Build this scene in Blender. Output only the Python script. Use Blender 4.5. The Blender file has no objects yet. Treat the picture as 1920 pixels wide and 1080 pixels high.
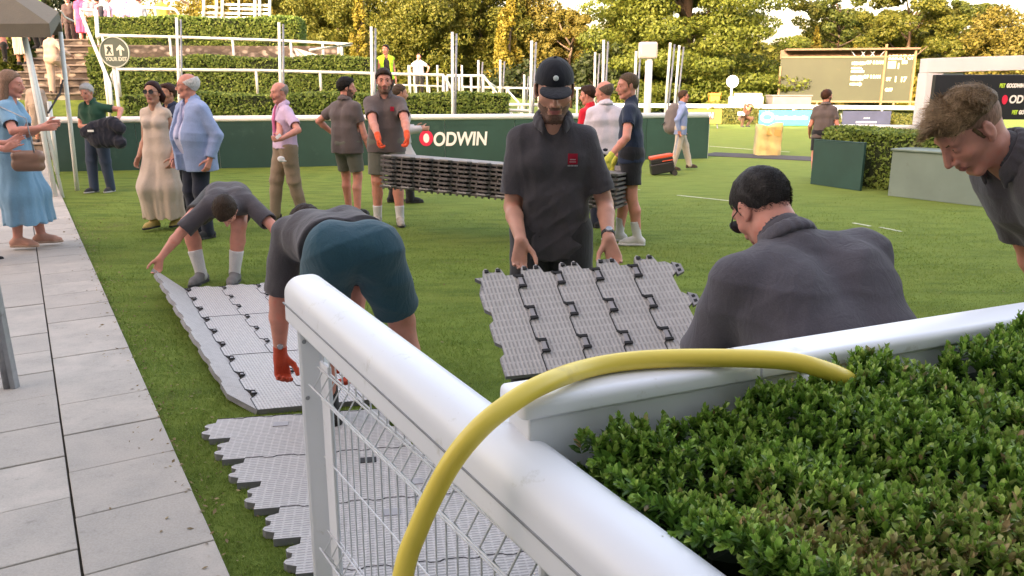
import bpy, bmesh, math, random
import numpy as np
from mathutils import Vector, Matrix

SC = bpy.context.scene
COL = SC.collection
R = math.radians
# ------------------------------------------------------------------ camera, sky, sun, exposure
HC = 1.60            # eye height
PITCH = 14.0         # degrees below the horizontal
FPX = 1500.0         # focal length in pixels of a 1920 wide picture
cam_d = bpy.data.cameras.new('camera')
cam_d.sensor_width = 36.0
cam_d.lens = 36.0 * FPX / 1920.0
cam_d.clip_start = 0.05
cam_d.clip_end = 1500
cam = bpy.data.objects.new('camera', cam_d)
COL.objects.link(cam)
cam.location = (0, 0, HC)
cam.rotation_euler = (R(90 - PITCH), 0, 0)
SC.camera = cam
SUN_EL, SUN_AZ = 17.0, 212.0      # azimuth clockwise from +Y: sun low behind the grandstand, to the left
w = bpy.data.worlds.new('World'); SC.world = w; w.use_nodes = True
nt = w.node_tree; nt.nodes.clear()
sky = nt.nodes.new('ShaderNodeTexSky'); sky.sky_type = 'NISHITA'; sky.sun_disc = False
sky.sun_elevation = R(SUN_EL); sky.sun_rotation = R(SUN_AZ)
sky.air_density = 1.0; sky.dust_density = 5.0; sky.ozone_density = 1.0
bg = nt.nodes.new('ShaderNodeBackground'); bg.inputs['Strength'].default_value = 0.15
wo = nt.nodes.new('ShaderNodeOutputWorld')
tint = nt.nodes.new('ShaderNodeMix'); tint.data_type = 'RGBA'; tint.blend_type = 'MULTIPLY'; tint.inputs[0].default_value = 1.0
tint.inputs[7].default_value = (1.26, .955, .755, 1)          # the evening air is hazy and slightly warm
nt.links.new(sky.outputs[0], tint.inputs[6]); nt.links.new(tint.outputs[2], bg.inputs[0]); nt.links.new(bg.outputs[0], wo.inputs[0])
sd = bpy.data.lights.new('sun', 'SUN'); sd.energy = 2.0; sd.angle = R(0.5); sd.color = (1.0, 0.89, 0.64)
sun = bpy.data.objects.new('sun', sd); COL.objects.link(sun)
_d = Vector((math.sin(R(SUN_AZ)) * math.cos(R(SUN_EL)), math.cos(R(SUN_AZ)) * math.cos(R(SUN_EL)), math.sin(R(SUN_EL))))
sun.rotation_euler = _d.to_track_quat('Z', 'Y').to_euler()
SC.view_settings.view_transform = 'Standard'; SC.view_settings.look = 'None'
SC.view_settings.exposure = 3.0; SC.view_settings.gamma = 1.0
SC.cycles.max_bounces = 6; SC.cycles.diffuse_bounces = 3; SC.cycles.glossy_bounces = 3
SC.cycles.transparent_max_bounces = 8

_c, _s = math.cos(R(PITCH)), math.sin(R(PITCH))
def ray(px, py):
    u = (px - 960.0) / FPX; v = (540.0 - py) / FPX
    return Vector((u, _c + v * _s, -_s + v * _c))
def at(px, py, Y):                       # point on the pixel's sight line at distance Y in front
    d = ray(px, py); t = Y / d.y
    return Vector((d.x * t, Y, HC + d.z * t))
def G(px, py, z=0.0):                    # point on the pixel's sight line at height z
    d = ray(px, py); t = (z - HC) / d.z
    return Vector((d.x * t, d.y * t, z))

# ------------------------------------------------------------------ object helpers
def tag(o, label=None, cat=None, group=None, kind=None):
    if label: o['label'] = label
    if cat: o['category'] = cat
    if group: o['group'] = group
    if kind: o['kind'] = kind
    return o
def empty(name, loc=(0, 0, 0), rz=0.0):
    o = bpy.data.objects.new(name, None); COL.objects.link(o)
    o.location = loc; o.rotation_euler = (0, 0, rz); o.empty_display_size = 0.2
    return o
def link(name, me, mats=None, parent=None, smooth=False):
    if mats is not None:
        for m in (mats if isinstance(mats, (list, tuple)) else [mats]): me.materials.append(m)
    o = bpy.data.objects.new(name, me); COL.objects.link(o)
    if parent is not None: o.parent = parent
    if smooth: me.polygons.foreach_set('use_smooth', np.ones(len(me.polygons), dtype=bool))
    return o
def npmesh(name, V, F, n=4, midx=None):
    V = np.asarray(V, dtype=np.float32); F = np.asarray(F, dtype=np.int32)
    me = bpy.data.meshes.new(name)
    me.vertices.add(len(V)); me.vertices.foreach_set('co', V.ravel())
    me.loops.add(F.size); me.loops.foreach_set('vertex_index', F.ravel())
    me.polygons.add(len(F)); me.polygons.foreach_set('loop_start', np.arange(0, F.size, n, dtype=np.int32))
    me.polygons.foreach_set('loop_total', np.full(len(F), n, dtype=np.int32))
    if midx is not None: me.polygons.foreach_set('material_index', np.asarray(midx, dtype=np.int32))
    me.update(calc_edges=True); me.validate()
    return me

class MB:
    """collects boxes, bars and tubes; build() links them as ONE mesh object"""
    def __init__(s): s.v = []; s.f = []; s.m = []; s.mi = 0
    def face(s, pts):
        i = len(s.v); s.v += [tuple(p) for p in pts]; s.f.append(list(range(i, i + len(pts)))); s.m.append(s.mi)
    def mesh(s, vs, fs):
        i = len(s.v); s.v += [tuple(p) for p in vs]
        for f in fs: s.f.append([i + k for k in f]); s.m.append(s.mi)
    def box(s, c, d, M=None):
        cx, cy, cz = c; a, b, h = d[0] / 2, d[1] / 2, d[2] / 2
        vs = [Vector((cx + x * a, cy + y * b, cz + z * h)) for z in (-1, 1) for y in (-1, 1) for x in (-1, 1)]
        if M is not None: vs = [M @ v for v in vs]
        s.mesh(vs, [(0, 2, 3, 1), (4, 5, 7, 6), (0, 1, 5, 4), (2, 6, 7, 3), (0, 4, 6, 2), (1, 3, 7, 5)])
    def bar(s, p, q, w, h, up=(0, 0, 1)):            # rectangular bar from p to q
        p, q = Vector(p), Vector(q); d = (q - p); L = d.length; d.normalize()
        u = Vector(up); x = d.cross(u)
        if x.length < 1e-4: x = d.cross(Vector((1, 0, 0)))
        x.normalize(); u = x.cross(d)
        M = Matrix((x, d, u)).transposed().to_4x4(); M.translation = (p + q) / 2
        s.box((0, 0, 0), (w, L, h), M)
    def tube(s, pts, r, n=10, cap=True, up=None):
        pts = [Vector(p) for p in pts]; N = len(pts)
        rs = r if isinstance(r, (list, tuple)) else [r] * N
        i0 = len(s.v); prev = None
        for k, p in enumerate(pts):
            t = (pts[min(k + 1, N - 1)] - pts[max(k - 1, 0)])
            if t.length < 1e-9: t = Vector((0, 0, 1))
            t.normalize()
            if prev is None:
                a = Vector((0, 0, 1)) if abs(t.z) < .9 else Vector((1, 0, 0))
                x = t.cross(a).normalized()
            else:
                x = (prev - t * prev.dot(t)).normalized()
            prev = x; y = t.cross(x)
            for j in range(n):
                a = 2 * math.pi * j / n
                s.v.append(tuple(p + (x * math.cos(a) + y * math.sin(a)) * rs[k]))
        for k in range(N - 1):
            for j in range(n):
                a = i0 + k * n + j; b = i0 + k * n + (j + 1) % n
                s.f.append([a, b, b + n, a + n]); s.m.append(s.mi)
        if cap:
            s.f.append([i0 + j for j in range(n)][::-1]); s.m.append(s.mi)
            s.f.append([i0 + (N - 1) * n + j for j in range(n)]); s.m.append(s.mi)
    def prism(s, poly, M, th):                       # polygon (x,y) extruded th in local z, mapped by M
        n = len(poly)
        a = [M @ Vector((x, y, 0)) for x, y in poly]; b = [M @ Vector((x, y, th)) for x, y in poly]
        s.mesh(a + b, [list(range(n))[::-1], list(range(n, 2 * n))] + [(i, (i + 1) % n, n + (i + 1) % n, n + i) for i in range(n)])
    def sweep(s, prof, p, q, up=(0, 0, 1)):          # closed profile (x,z) swept straight p->q
        p, q = Vector(p), Vector(q); d = (q - p).normalized(); x = d.cross(Vector(up)).normalized(); u = x.cross(d)
        n = len(prof)
        a = [p + x * i + u * j for i, j in prof]; b = [q + x * i + u * j for i, j in prof]
        s.mesh(a + b, [list(range(n)), list(range(n, 2 * n))[::-1]] + [((i + 1) % n, i, n + i, n + (i + 1) % n) for i in range(n)])
    def build(s, name, mats, parent=None, smooth=False, bevel=0, loc=None, autos=None):
        me = bpy.data.meshes.new(name); me.from_pydata(s.v, [], s.f)
        me.polygons.foreach_set('material_index', np.array(s.m, dtype=np.int32)); me.update()
        o = link(name, me, mats, parent, smooth)
        if autos:
            bm = bmesh.new(); bm.from_mesh(me)
            bmesh.ops.remove_doubles(bm, verts=bm.verts, dist=1e-5)
            bmesh.ops.recalc_face_normals(bm, faces=bm.faces)
            for e in bm.edges:
                e.smooth = len(e.link_faces) == 2 and e.calc_face_angle(0) < R(autos)
            for f in bm.faces: f.smooth = True
            bm.to_mesh(me); bm.free()
        if bevel:
            m = o.modifiers.new('b', 'BEVEL'); m.width = bevel; m.segments = 2; m.limit_method = 'ANGLE'
        if loc is not None: recenter(o, loc)
        return o
def recenter(o, loc):
    loc = Vector(loc); o.data.transform(Matrix.Translation(-loc)); o.location = loc
    return o

# ------------------------------------------------------------------ materials
def srgb(r, g, b):
    f = lambda c: (c / 255) / 12.92 if c / 255 <= .04045 else (((c / 255) + .055) / 1.055) ** 2.4
    return (f(r), f(g), f(b), 1)
class NT:
    def __init__(s, name):
        s.m = bpy.data.materials.new(name); s.m.use_nodes = True; s.t = s.m.node_tree; s.t.nodes.clear()
        s.out = s.n('ShaderNodeOutputMaterial'); s.b = s.n('ShaderNodeBsdfPrincipled')
        s.l(s.b.outputs[0], s.out.inputs[0])
    def n(s, t, **k):
        nd = s.t.nodes.new(t)
        for a, v in k.items():
            if a in nd.inputs: nd.inputs[a].default_value = v
            else: setattr(nd, a, v)
        return nd
    def l(s, a, b): s.t.links.new(a, b)
    def coord(s, scale=(1, 1, 1), kind='Object'):
        c = s.n('ShaderNodeTexCoord'); m = s.n('ShaderNodeMapping'); m.inputs['Scale'].default_value = scale
        s.l(c.outputs[kind], m.inputs[0]); return m.outputs[0]
    def noise(s, vec, scale, detail=3, rough=.55, dist=0):
        nd = s.n('ShaderNodeTexNoise'); nd.inputs['Scale'].default_value = scale; nd.inputs['Detail'].default_value = detail
        nd.inputs['Roughness'].default_value = rough; nd.inputs['Distortion'].default_value = dist
        if vec is not None: s.l(vec, nd.inputs['Vector'])
        return nd.outputs['Fac']
    def ramp(s, fac, stops):
        r = s.n('ShaderNodeValToRGB'); e = r.color_ramp.elements
        while len(e) < len(stops): e.new(.5)
        for el, (p, c) in zip(e, stops): el.position = p; el.color = c if len(c) == 4 else (*c, 1)
        s.l(fac, r.inputs[0]); return r.outputs[0]
    def mix(s, fac, a, b, mode='MIX'):
        m = s.n('ShaderNodeMix', data_type='RGBA', blend_type=mode)
        for v, i in ((fac, 0), (a, 6), (b, 7)):
            if hasattr(v, 'links'): s.l(v, m.inputs[i])
            else: m.inputs[i].default_value = v
        return m.outputs[2]
    def bump(s, h, strength=.3, dist=.01):
        b = s.n('ShaderNodeBump'); b.inputs['Strength'].default_value = strength; b.inputs['Distance'].default_value = dist
        s.l(h, b.inputs['Height']); s.l(b.outputs[0], s.b.inputs['Normal']); return b
def c4(c): return c if len(c) == 4 else (*c, 1)
def dk(c, f): return (c[0] * f, c[1] * f, c[2] * f, 1)
def mat_plain(name, col, rough=.5, var=.12, vs=3, bump=0, bs=60, metal=0, spec=.5, dirt=None):
    t = NT(name); v = t.coord()
    f = t.noise(v, vs, 4)
    c = t.ramp(f, [(.3, dk(col, 1 - var)), (.7, dk(col, 1 + var))])
    if dirt:
        f2 = t.noise(v, dirt[1], 5, .7)
        g = t.ramp(f2, [(dirt[2], (0, 0, 0, 1)), (dirt[2] + .15, (1, 1, 1, 1))])
        c = t.mix(g, c, c4(dirt[0]))
    t.l(c, t.b.inputs['Base Color'])
    t.b.inputs['Roughness'].default_value = rough; t.b.inputs['Metallic'].default_value = metal
    t.b.inputs['Specular IOR Level'].default_value = spec
    if bump: t.bump(t.noise(v, bs, 3), bump, .004)
    return t.m
def mat_cloth(name, col, rough=.9, var=.12, weave=900, bump=.25, spec=.2, scale=1.0):
    t = NT(name); v = t.coord()
    f = t.noise(v, 5, 4, .6); f2 = t.noise(v, 260 / scale, 2)
    c = t.ramp(f, [(.3, dk(col, 1 - var)), (.72, dk(col, 1 + var))])
    c = t.mix(.35, c, t.ramp(f2, [(.3, dk(col, .6)), (.7, dk(col, 1.35))]))
    t.l(c, t.b.inputs['Base Color']); t.b.inputs['Roughness'].default_value = rough
    t.b.inputs['Specular IOR Level'].default_value = spec
    t.b.inputs['Sheen Weight'].default_value = .15; t.b.inputs['Sheen Roughness'].default_value = .6
    w = t.noise(t.coord((1, 1, .45)), 22, 3, .5, 1.2)
    m = t.n('ShaderNodeMath', operation='MULTIPLY_ADD'); t.l(w, m.inputs[0]); m.inputs[1].default_value = 1.0
    m2 = t.n('ShaderNodeMath', operation='MULTIPLY'); t.l(f2, m2.inputs[0]); m2.inputs[1].default_value = .06
    t.l(m2.outputs[0], m.inputs[2]); t.bump(m.outputs[0], bump, .02)
    return t.m
def mat_foliage(name, cols, rough=.55, trans=.25, island=True, nscale=.5):
    """leaf colours vary leaf by leaf and in large clumps"""
    t = NT(name); g = t.n('ShaderNodeNewGeometry'); v = t.coord()
    if island: f = g.outputs['Random Per Island']
    else: f = t.noise(v, nscale * 20, 2)
    a = t.ramp(f, [(i / max(1, len(cols) - 1), c4(c)) for i, c in enumerate(cols)])
    n = t.noise(v, nscale, 3)
    c = t.mix(t.ramp(n, [(.35, (0, 0, 0, 1)), (.65, (.8, .8, .8, 1))]), a, t.mix(.5, a, c4(cols[-1])))
    t.l(c, t.b.inputs['Base Color']); t.b.inputs['Roughness'].default_value = rough
    t.b.inputs['Specular IOR Level'].default_value = .35
    if trans:
        tr = t.n('ShaderNodeBsdfTranslucent'); t.l(c, tr.inputs[0])
        ms = t.n('ShaderNodeMixShader'); ms.inputs[0].default_value = trans
        t.l(t.b.outputs[0], ms.inputs[1]); t.l(tr.outputs[0], ms.inputs[2]); t.l(ms.outputs[0], t.out.inputs[0])
    return t.m
def mat_skin(name, col):
    t = NT(name); v = t.coord()
    f = t.noise(v, 14, 4); red = dk((col[0] * 1.12, col[1] * .72, col[2] * .68), 1)
    c = t.ramp(f, [(.3, dk(col, .88)), (.6, dk(col, 1.06)), (.8, red)])
    t.l(c, t.b.inputs['Base Color']); t.b.inputs['Roughness'].default_value = .5
    t.b.inputs['Subsurface Weight'].default_value = .12; t.b.inputs['Subsurface Radius'].default_value = (.012, .005, .003)
    t.b.inputs['Subsurface Scale'].default_value = 1.0
    t.b.inputs['Specular IOR Level'].default_value = .35
    t.bump(t.noise(v, 130, 4, .7), .30, .002)
    return t.m
M = {}
M['white_plastic'] = mat_plain('white_plastic', (.74, .75, .79), .36, .03, 2, bump=.04, bs=9, dirt=((.50, .49, .46), 11, .62))
M['white_panel'] = mat_plain('white_panel', (.66, .67, .70), .4, .04, 2, dirt=((.44, .43, .38), 7, .62))
M['white_paint'] = mat_plain('white_paint', (.72, .73, .70), .45, .06, 4, dirt=((.42, .42, .36), 12, .62))
M['wire'] = mat_plain('wire', (.62, .63, .66), .35, .08, 30)
M['galv'] = mat_plain('galv', (.30, .31, .33), .5, .2, 12, metal=.6, dirt=((.14, .14, .14), 20, .6))
M['black'] = mat_plain('black', (.015, .015, .017), .5, .2, 10)
M['rubber'] = mat_plain('rubber', (.03, .03, .032), .8, .2, 10, bump=.2)
M['green_board'] = mat_plain('green_board', (.022, .062, .052), .5, .18, 1.2, dirt=((.04, .085, .07), 3, .6))
M['hose'] = mat_plain('hose', (.78, .60, .085), .38, .06, 6, bump=.05, bs=40, dirt=((.55, .40, .08), 5, .6))
# ------------------------------------------------------------------ figures: one implicit surface per body, clothes over it
f32 = np.float32
def nv(*a): return np.array(a, dtype=float)
def nrm(v): v = np.asarray(v, float); return v / (np.linalg.norm(v) + 1e-12)
def RC(a, b, ra, rb, k=.02, cut=None): return ('rc', nv(*a), nv(*b), ra, rb, k, cut)
def EL(c, rad, k=.02, Rm=None, cut=None, sub=False): return ('el', nv(*c), nv(*rad), np.eye(3) if Rm is None else Rm, k, cut, sub)
def SUBRC(a, b, ra, rb, k=.01): return ('rs', nv(*a), nv(*b), ra, rb, k, None)
def bounds(p):
    if p[0] in ('rc', 'rs'):
        r = max(p[3], p[4]); return np.minimum(p[1], p[2]) - r, np.maximum(p[1], p[2]) + r
    r = max(p[2]); return p[1] - r, p[1] + r
def polygonise(prims, h, cutall=None, field_fn=None):
    add = [p for p in prims if p[0] == 'rc' or (p[0] == 'el' and not p[6])]
    lo = np.min([bounds(p)[0] for p in add], 0) - 3 * h; hi = np.max([bounds(p)[1] for p in add], 0) + 3 * h
    n = np.ceil((hi - lo) / h).astype(int) + 1
    ax = [(lo[i] + h * np.arange(n[i])).astype(f32) for i in range(3)]
    F = np.full(tuple(n), .2, dtype=f32)
    for p in prims:
        k = p[5] if p[0] in ('rc', 'rs') else p[4]
        sub = p[0] == 'rs' or (p[0] == 'el' and p[6])
        a, b = bounds(p); a = a - k - 2 * h - .012; b = b + k + 2 * h + .012
        i0 = np.clip(np.floor((a - lo) / h).astype(int), 0, n - 1); i1 = np.clip(np.ceil((b - lo) / h).astype(int) + 1, 1, n)
        if np.any(i1 <= i0): continue
        X = ax[0][i0[0]:i1[0]][:, None, None]; Y = ax[1][i0[1]:i1[1]][None, :, None]; Z = ax[2][i0[2]:i1[2]][None, None, :]
        if p[0] in ('rc', 'rs'):
            A, B, ra, rb = p[1], p[2], p[3], p[4]; d = B - A; L2 = float(d @ d) + 1e-12
            t = ((X - A[0]) * f32(d[0]) + (Y - A[1]) * f32(d[1]) + (Z - A[2]) * f32(d[2])) / f32(L2)
            t = np.clip(t, 0, 1)
            D = np.sqrt((X - A[0] - t * f32(d[0])) ** 2 + (Y - A[1] - t * f32(d[1])) ** 2 + (Z - A[2] - t * f32(d[2])) ** 2) - (ra + (rb - ra) * t)
            cut = p[6]
        else:
            c, rad, Rm = p[1], p[2], p[3]
            q = [((X - c[0]) * f32(Rm[0, j]) + (Y - c[1]) * f32(Rm[1, j]) + (Z - c[2]) * f32(Rm[2, j])) / f32(rad[j]) for j in range(3)]
            k0 = np.sqrt(q[0] ** 2 + q[1] ** 2 + q[2] ** 2) + 1e-6
            k1 = np.sqrt((q[0] / f32(rad[0])) ** 2 + (q[1] / f32(rad[1])) ** 2 + (q[2] / f32(rad[2])) ** 2) + 1e-6
            D = k0 * (k0 - 1) / k1; cut = p[5]
        if cut:
            for (pt, nn) in cut:
                pt = np.asarray(pt, float); nn = nrm(nn)
                D = np.maximum(D, (X - pt[0]) * f32(nn[0]) + (Y - pt[1]) * f32(nn[1]) + (Z - pt[2]) * f32(nn[2]))
        S = F[i0[0]:i1[0], i0[1]:i1[1], i0[2]:i1[2]]
        if sub:
            hh = np.clip(.5 - .5 * (S + D) / k, 0, 1); F[i0[0]:i1[0], i0[1]:i1[1], i0[2]:i1[2]] = S + (-D - S) * hh + k * hh * (1 - hh)
        else:
            hh = np.clip(.5 + .5 * (S - D) / k, 0, 1); F[i0[0]:i1[0], i0[1]:i1[1], i0[2]:i1[2]] = S + (D - S) * hh - k * hh * (1 - hh)
    if cutall:
        X = ax[0][:, None, None]; Y = ax[1][None, :, None]; Z = ax[2][None, None, :]
        for (pt, nn) in cutall:
            pt = np.asarray(pt, float); nn = nrm(nn)
            F = np.maximum(F, ((X - pt[0]) * nn[0] + (Y - pt[1]) * nn[1] + (Z - pt[2]) * nn[2]).astype(f32))
    if field_fn is not None: F = field_fn(F, ax)
    F[0] = F[-1] = .1; F[:, 0] = F[:, -1] = .1; F[:, :, 0] = F[:, :, -1] = .1
    s = F < 0
    cnt = np.zeros(tuple(n - 1), np.int8)
    for dx in (0, 1):
        for dy in (0, 1):
            for dz in (0, 1): cnt += s[dx:n[0] - 1 + dx, dy:n[1] - 1 + dy, dz:n[2] - 1 + dz]
    act = np.argwhere((cnt > 0) & (cnt < 8))
    if len(act) == 0: return np.zeros((0, 3)), np.zeros((0, 4), int)
    idx = np.full(tuple(n - 1), -1, np.int32); idx[act[:, 0], act[:, 1], act[:, 2]] = np.arange(len(act))
    cor = [(dx, dy, dz) for dx in (0, 1) for dy in (0, 1) for dz in (0, 1)]
    val = {c: F[act[:, 0] + c[0], act[:, 1] + c[1], act[:, 2] + c[2]] for c in cor}
    P = np.zeros((len(act), 3)); W = np.zeros(len(act))
    for c in cor:
        for a_ in range(3):
            if c[a_] == 0:
                e = list(c); e[a_] = 1; e = tuple(e); u, v = val[c], val[e]; m = (u < 0) != (v < 0)
                t = np.where(m, u / np.where(m, u - v, 1), 0)
                q = np.tile(np.array(c, float), (len(act), 1)); q[:, a_] = t
                P += q * m[:, None]; W += m
    P = (P / W[:, None] + act) * h + lo
    faces = []
    for a_ in range(3):
        b_, c_ = (a_ + 1) % 3, (a_ + 2) % 3
        sl0 = [slice(1, n[i] - 1) for i in range(3)]; sl1 = list(sl0); sl0[a_] = slice(0, n[a_] - 1); sl1[a_] = slice(1, n[a_])
        s0, s1 = s[tuple(sl0)], s[tuple(sl1)]
        e = np.argwhere(s0 != s1); fl = s0[e[:, 0], e[:, 1], e[:, 2]]
        off = [1, 1, 1]; off[a_] = 0; e = e + np.array(off)
        db = np.zeros(3, int); db[b_] = 1; dc = np.zeros(3, int); dc[c_] = 1
        g = lambda q: idx[q[:, 0], q[:, 1], q[:, 2]]
        quad = np.stack([g(e - db - dc), g(e - dc), g(e), g(e - db)], 1)
        quad[~fl] = quad[~fl][:, ::-1]; faces.append(quad)
    return P, np.concatenate(faces)
_rs = np.random.RandomState(7)
_K = _rs.normal(size=(24, 3)); _K /= np.linalg.norm(_K, axis=1)[:, None]; _PH = _rs.uniform(0, 6.28, 24)
def wrinkle(P, scale, seed=0):
    """ridged folds: sum of warped sines"""
    o = np.zeros(len(P)); P = P + seed * 1.37
    for i in range(5):
        K = _K[(i * 3 + seed) % 24]; K2 = _K[(i * 5 + 3 + seed) % 24]; K3 = _K[(i * 7 + 1 + seed) % 24]
        wv = 2.2 * np.sin(P @ K2 * (5.0 / scale) + _PH[i]) + 1.5 * np.sin(P @ K3 * (9 / scale) + _PH[i + 5])
        r = 1.08 - np.sqrt(np.sin(P @ K * (11.0 / scale) * (1 + .25 * i) + wv) ** 2 + .05)
        o += (r ** 2 - .35) / (1 + .35 * i)
    return o
def surf(name, prims, h, mats, parent, wr=0, wscale=1.0, seed=0, cutall=None, slots=None, fn=None, loc=None):
    P, Q = polygonise(prims, h, cutall, fn)
    if len(P) == 0: return None
    me = npmesh(name, P, Q, 4)
    if wr:
        nr = np.zeros(len(P) * 3, f32); me.vertices.foreach_get('co', nr); me.vertex_normals.foreach_get('vector', nr)
        P = P + nr.reshape(-1, 3) * (wrinkle(P, wscale, seed) * wr)[:, None]
        me.vertices.foreach_set('co', P.astype(f32).ravel()); me.update()
    if slots is not None:
        ctr = P[Q].mean(1); me.polygons.foreach_set('material_index', slots(ctr).astype(np.int32))
    return link(name, me, mats, parent, smooth=True)
def rotm(yaw, pitch, roll):               # columns: right, forward, up ; pitch>0 looks down ; yaw>0 turns left
    cy, sy, cp, sp, cr, sr = math.cos(yaw), math.sin(yaw), math.cos(pitch), math.sin(pitch), math.cos(roll), math.sin(roll)
    Rz = np.array([[cy, -sy, 0], [sy, cy, 0], [0, 0, 1]]); Rx = np.array([[1, 0, 0], [0, cp, sp], [0, -sp, cp]])
    Ry = np.array([[cr, 0, sr], [0, 1, 0], [-sr, 0, cr]])
    return Rz @ Rx @ Ry
def ik(a, t, l1, l2, hint):
    d = t - a; L = np.linalg.norm(d)
    if L > (l1 + l2) * .998: t = a + d / L * (l1 + l2) * .998; d = t - a; L = np.linalg.norm(d)
    u = d / L; x = (l1 * l1 - l2 * l2 + L * L) / (2 * L); hgt = math.sqrt(max(0, l1 * l1 - x * x))
    hn = hint - u * (hint @ u); hn = nrm(hn)
    return a + u * x + hn * hgt, t
def hand_prims(wr, d, pn, thumb_side, s, curl, g=0.0, spread=.1, k=.004, curls=None):
    """wr wrist, d direction of the hand, pn palm normal (curl goes towards it), thumb_side = unit vector to thumb"""
    d = nrm(d); pn = nrm(pn - d * (pn @ d)); t = nrm(np.cross(d, pn)); t = t if t @ thumb_side > 0 else -t
    o = []; P = lambda a, b, c: wr + s * (d * a + t * b + pn * c)
    for b in (-.026, -.009, .009, .026): o.append(RC(P(.0, b * .55, 0), P(.088, b, 0), .0145 * s + g, .0115 * s + g, .012))
    L = [(.026, .070, .0088), (.009, .078, .0090), (-.009, .072, .0086), (-.026, .055, .0078)]
    for i, (b, ln, r) in enumerate(L):
        c = (curls[i] if curls else curl) * (1 + .12 * i)
        p = P(.088, b, 0); a = 0; dr = nrm(d + t * (b / .026) * spread)
        for j, (f, ca) in enumerate(((.44, .75), (.31, 1.0), (.25, .7))):
            a += c * ca; v = dr * math.cos(a) + pn * math.sin(a)
            q = p + v * ln * f * s; rr = (r - j * .0008) * s + g
            o.append(RC(p, q, rr, rr - .0006, k if j else .006)); p = q
    a1 = P(.022, .03, .008); c = curl
    v1 = nrm(d * .70 + t * .62 + pn * (.25 + .3 * min(c, 1))); v2 = nrm(d * .90 + t * (.30 - .4 * min(c, 1)) + pn * (.25 + .5 * min(c, 1)))
    p1 = a1 + v1 * .040 * s; p2 = p1 + v1 * .012 * s + v2 * .020 * s; p3 = p2 + v2 * .026 * s
    o += [RC(P(.01, .018, .004), p1, .015 * s + g, .0112 * s + g, .012), RC(p1, p2, .0105 * s + g, .0095 * s + g, .005), RC(p2, p3, .0098 * s + g, .0078 * s + g, .005)]
    return o

def head_prims(C, H, s, o):
    """C centre, H 3x3 frame (right, forward, up)"""
    w = lambda x, y, z: C + H @ nv(x * s, y * s, z * s)
    fw = o.get('face_w', 1.0)
    p = [EL(w(0, -.014, .032), (.074 * s, .095 * s, .086 * s), .02, H),
         EL(w(0, .022, -.020), (.060 * s * fw, .070 * s, .088 * s), .03, H),
         RC(w(-.046 * fw, .0, -.062), w(-.017, .066, -.098), .021 * s, .016 * s, .02), RC(w(.046 * fw, .0, -.062), w(.017, .066, -.098), .021 * s, .016 * s, .02),
         RC(w(-.016, .068, -.097), w(.016, .068, -.097), .0165 * s, .0165 * s, .012),
         RC(w(-.040, .069, .034), w(.040, .069, .034), .0135 * s, .0135 * s, .014),
         EL(w(-.043 * fw, .052, -.020), (.024 * s, .022 * s, .020 * s), .02, H), EL(w(.043 * fw, .052, -.020), (.024 * s, .022 * s, .020 * s), .02, H),
         EL(w(-.032, .092, .012), (.020 * s, .018 * s, .012 * s), .014, H, sub=True), EL(w(.032, .092, .012), (.020 * s, .018 * s, .012 * s), .014, H, sub=True),
         EL(w(-.032, .071, .010), (.016 * s, .014 * s, .012 * s), .004, H), EL(w(.032, .071, .010), (.016 * s, .014 * s, .012 * s), .004, H),
         RC(w(0, .086, .024), w(0, .112, -.024), .0085 * s, .0115 * s, .010), EL(w(-.013, .096, -.030), (.0085 * s, .012 * s, .008 * s), .006, H), EL(w(.013, .096, -.030), (.0085 * s, .012 * s, .008 * s), .006, H),
         EL(w(0, .083, -.052), (.027 * s, .016 * s, .016 * s), .012, H),
         EL(w(0, .094, -.0545), (.023 * s, .0075 * s, .0050 * s), .003, H), EL(w(0, .0925, -.0655), (.020 * s, .0085 * s, .0060 * s), .003, H),
         EL(w(0, .102, -.0600), (.022 * s, .008 * s, .0015 * s), .002, H, sub=True),
         ]
    if o.get('beard', 0):
        bt = .004 * o['beard']
    for sx in (-1, 1):
        E = H @ rotm(-sx * .30, 0, sx * .12)
        p += [EL(w(sx * .078, -.012, -.002), (.0075 * s, .019 * s, .032 * s), .006, E),
              EL(w(sx * .088, -.008, .003), (.006 * s, .011 * s, .018 * s), .003, E, sub=True), EL(w(sx * .077, .000, -.028), (.006 * s, .009 * s, .010 * s), .005, H)]
    return p

SKINS = {}
def skin(key):
    if key not in SKINS:
        col = {'fair': (.50, .255, .18), 'pink': (.56, .25, .19), 'tan': (.40, .20, .13), 'mid': (.34, .17, .115)}[key]
        SKINS[key] = mat_skin('skin_' + key, col)
    return SKINS[key]
CL = {}
def cloth(key, col=None, **k):
    if key not in CL: CL[key] = mat_cloth(key, col, **k)
    return CL[key]
def hairmat(key, col):
    if key in M: return M[key]
    t = NT(key); g = t.n('ShaderNodeNewGeometry'); v = t.coord((1, 1, .25))
    col = tuple(np.array(col[:3]) * (.55 if max(col) < .25 else .9)); a = t.ramp(g.outputs['Random Per Island'], [(0, dk(col, .55 if max(col) > .08 else .85)), (1, dk(col, 1.5 if max(col) > .08 else 1.15))])
    c = t.mix(.6, a, t.ramp(t.noise(v, 160, 3), [(.3, dk(col, .5)), (.7, dk(col, 1.6))]))
    t.l(c, t.b.inputs['Base Color']); t.b.inputs['Roughness'].default_value = .6; t.b.inputs['Specular IOR Level'].default_value = .15
    t.bump(t.noise(v, 170, 3), .7, .006); M[key] = t.m
    return t.m

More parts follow.
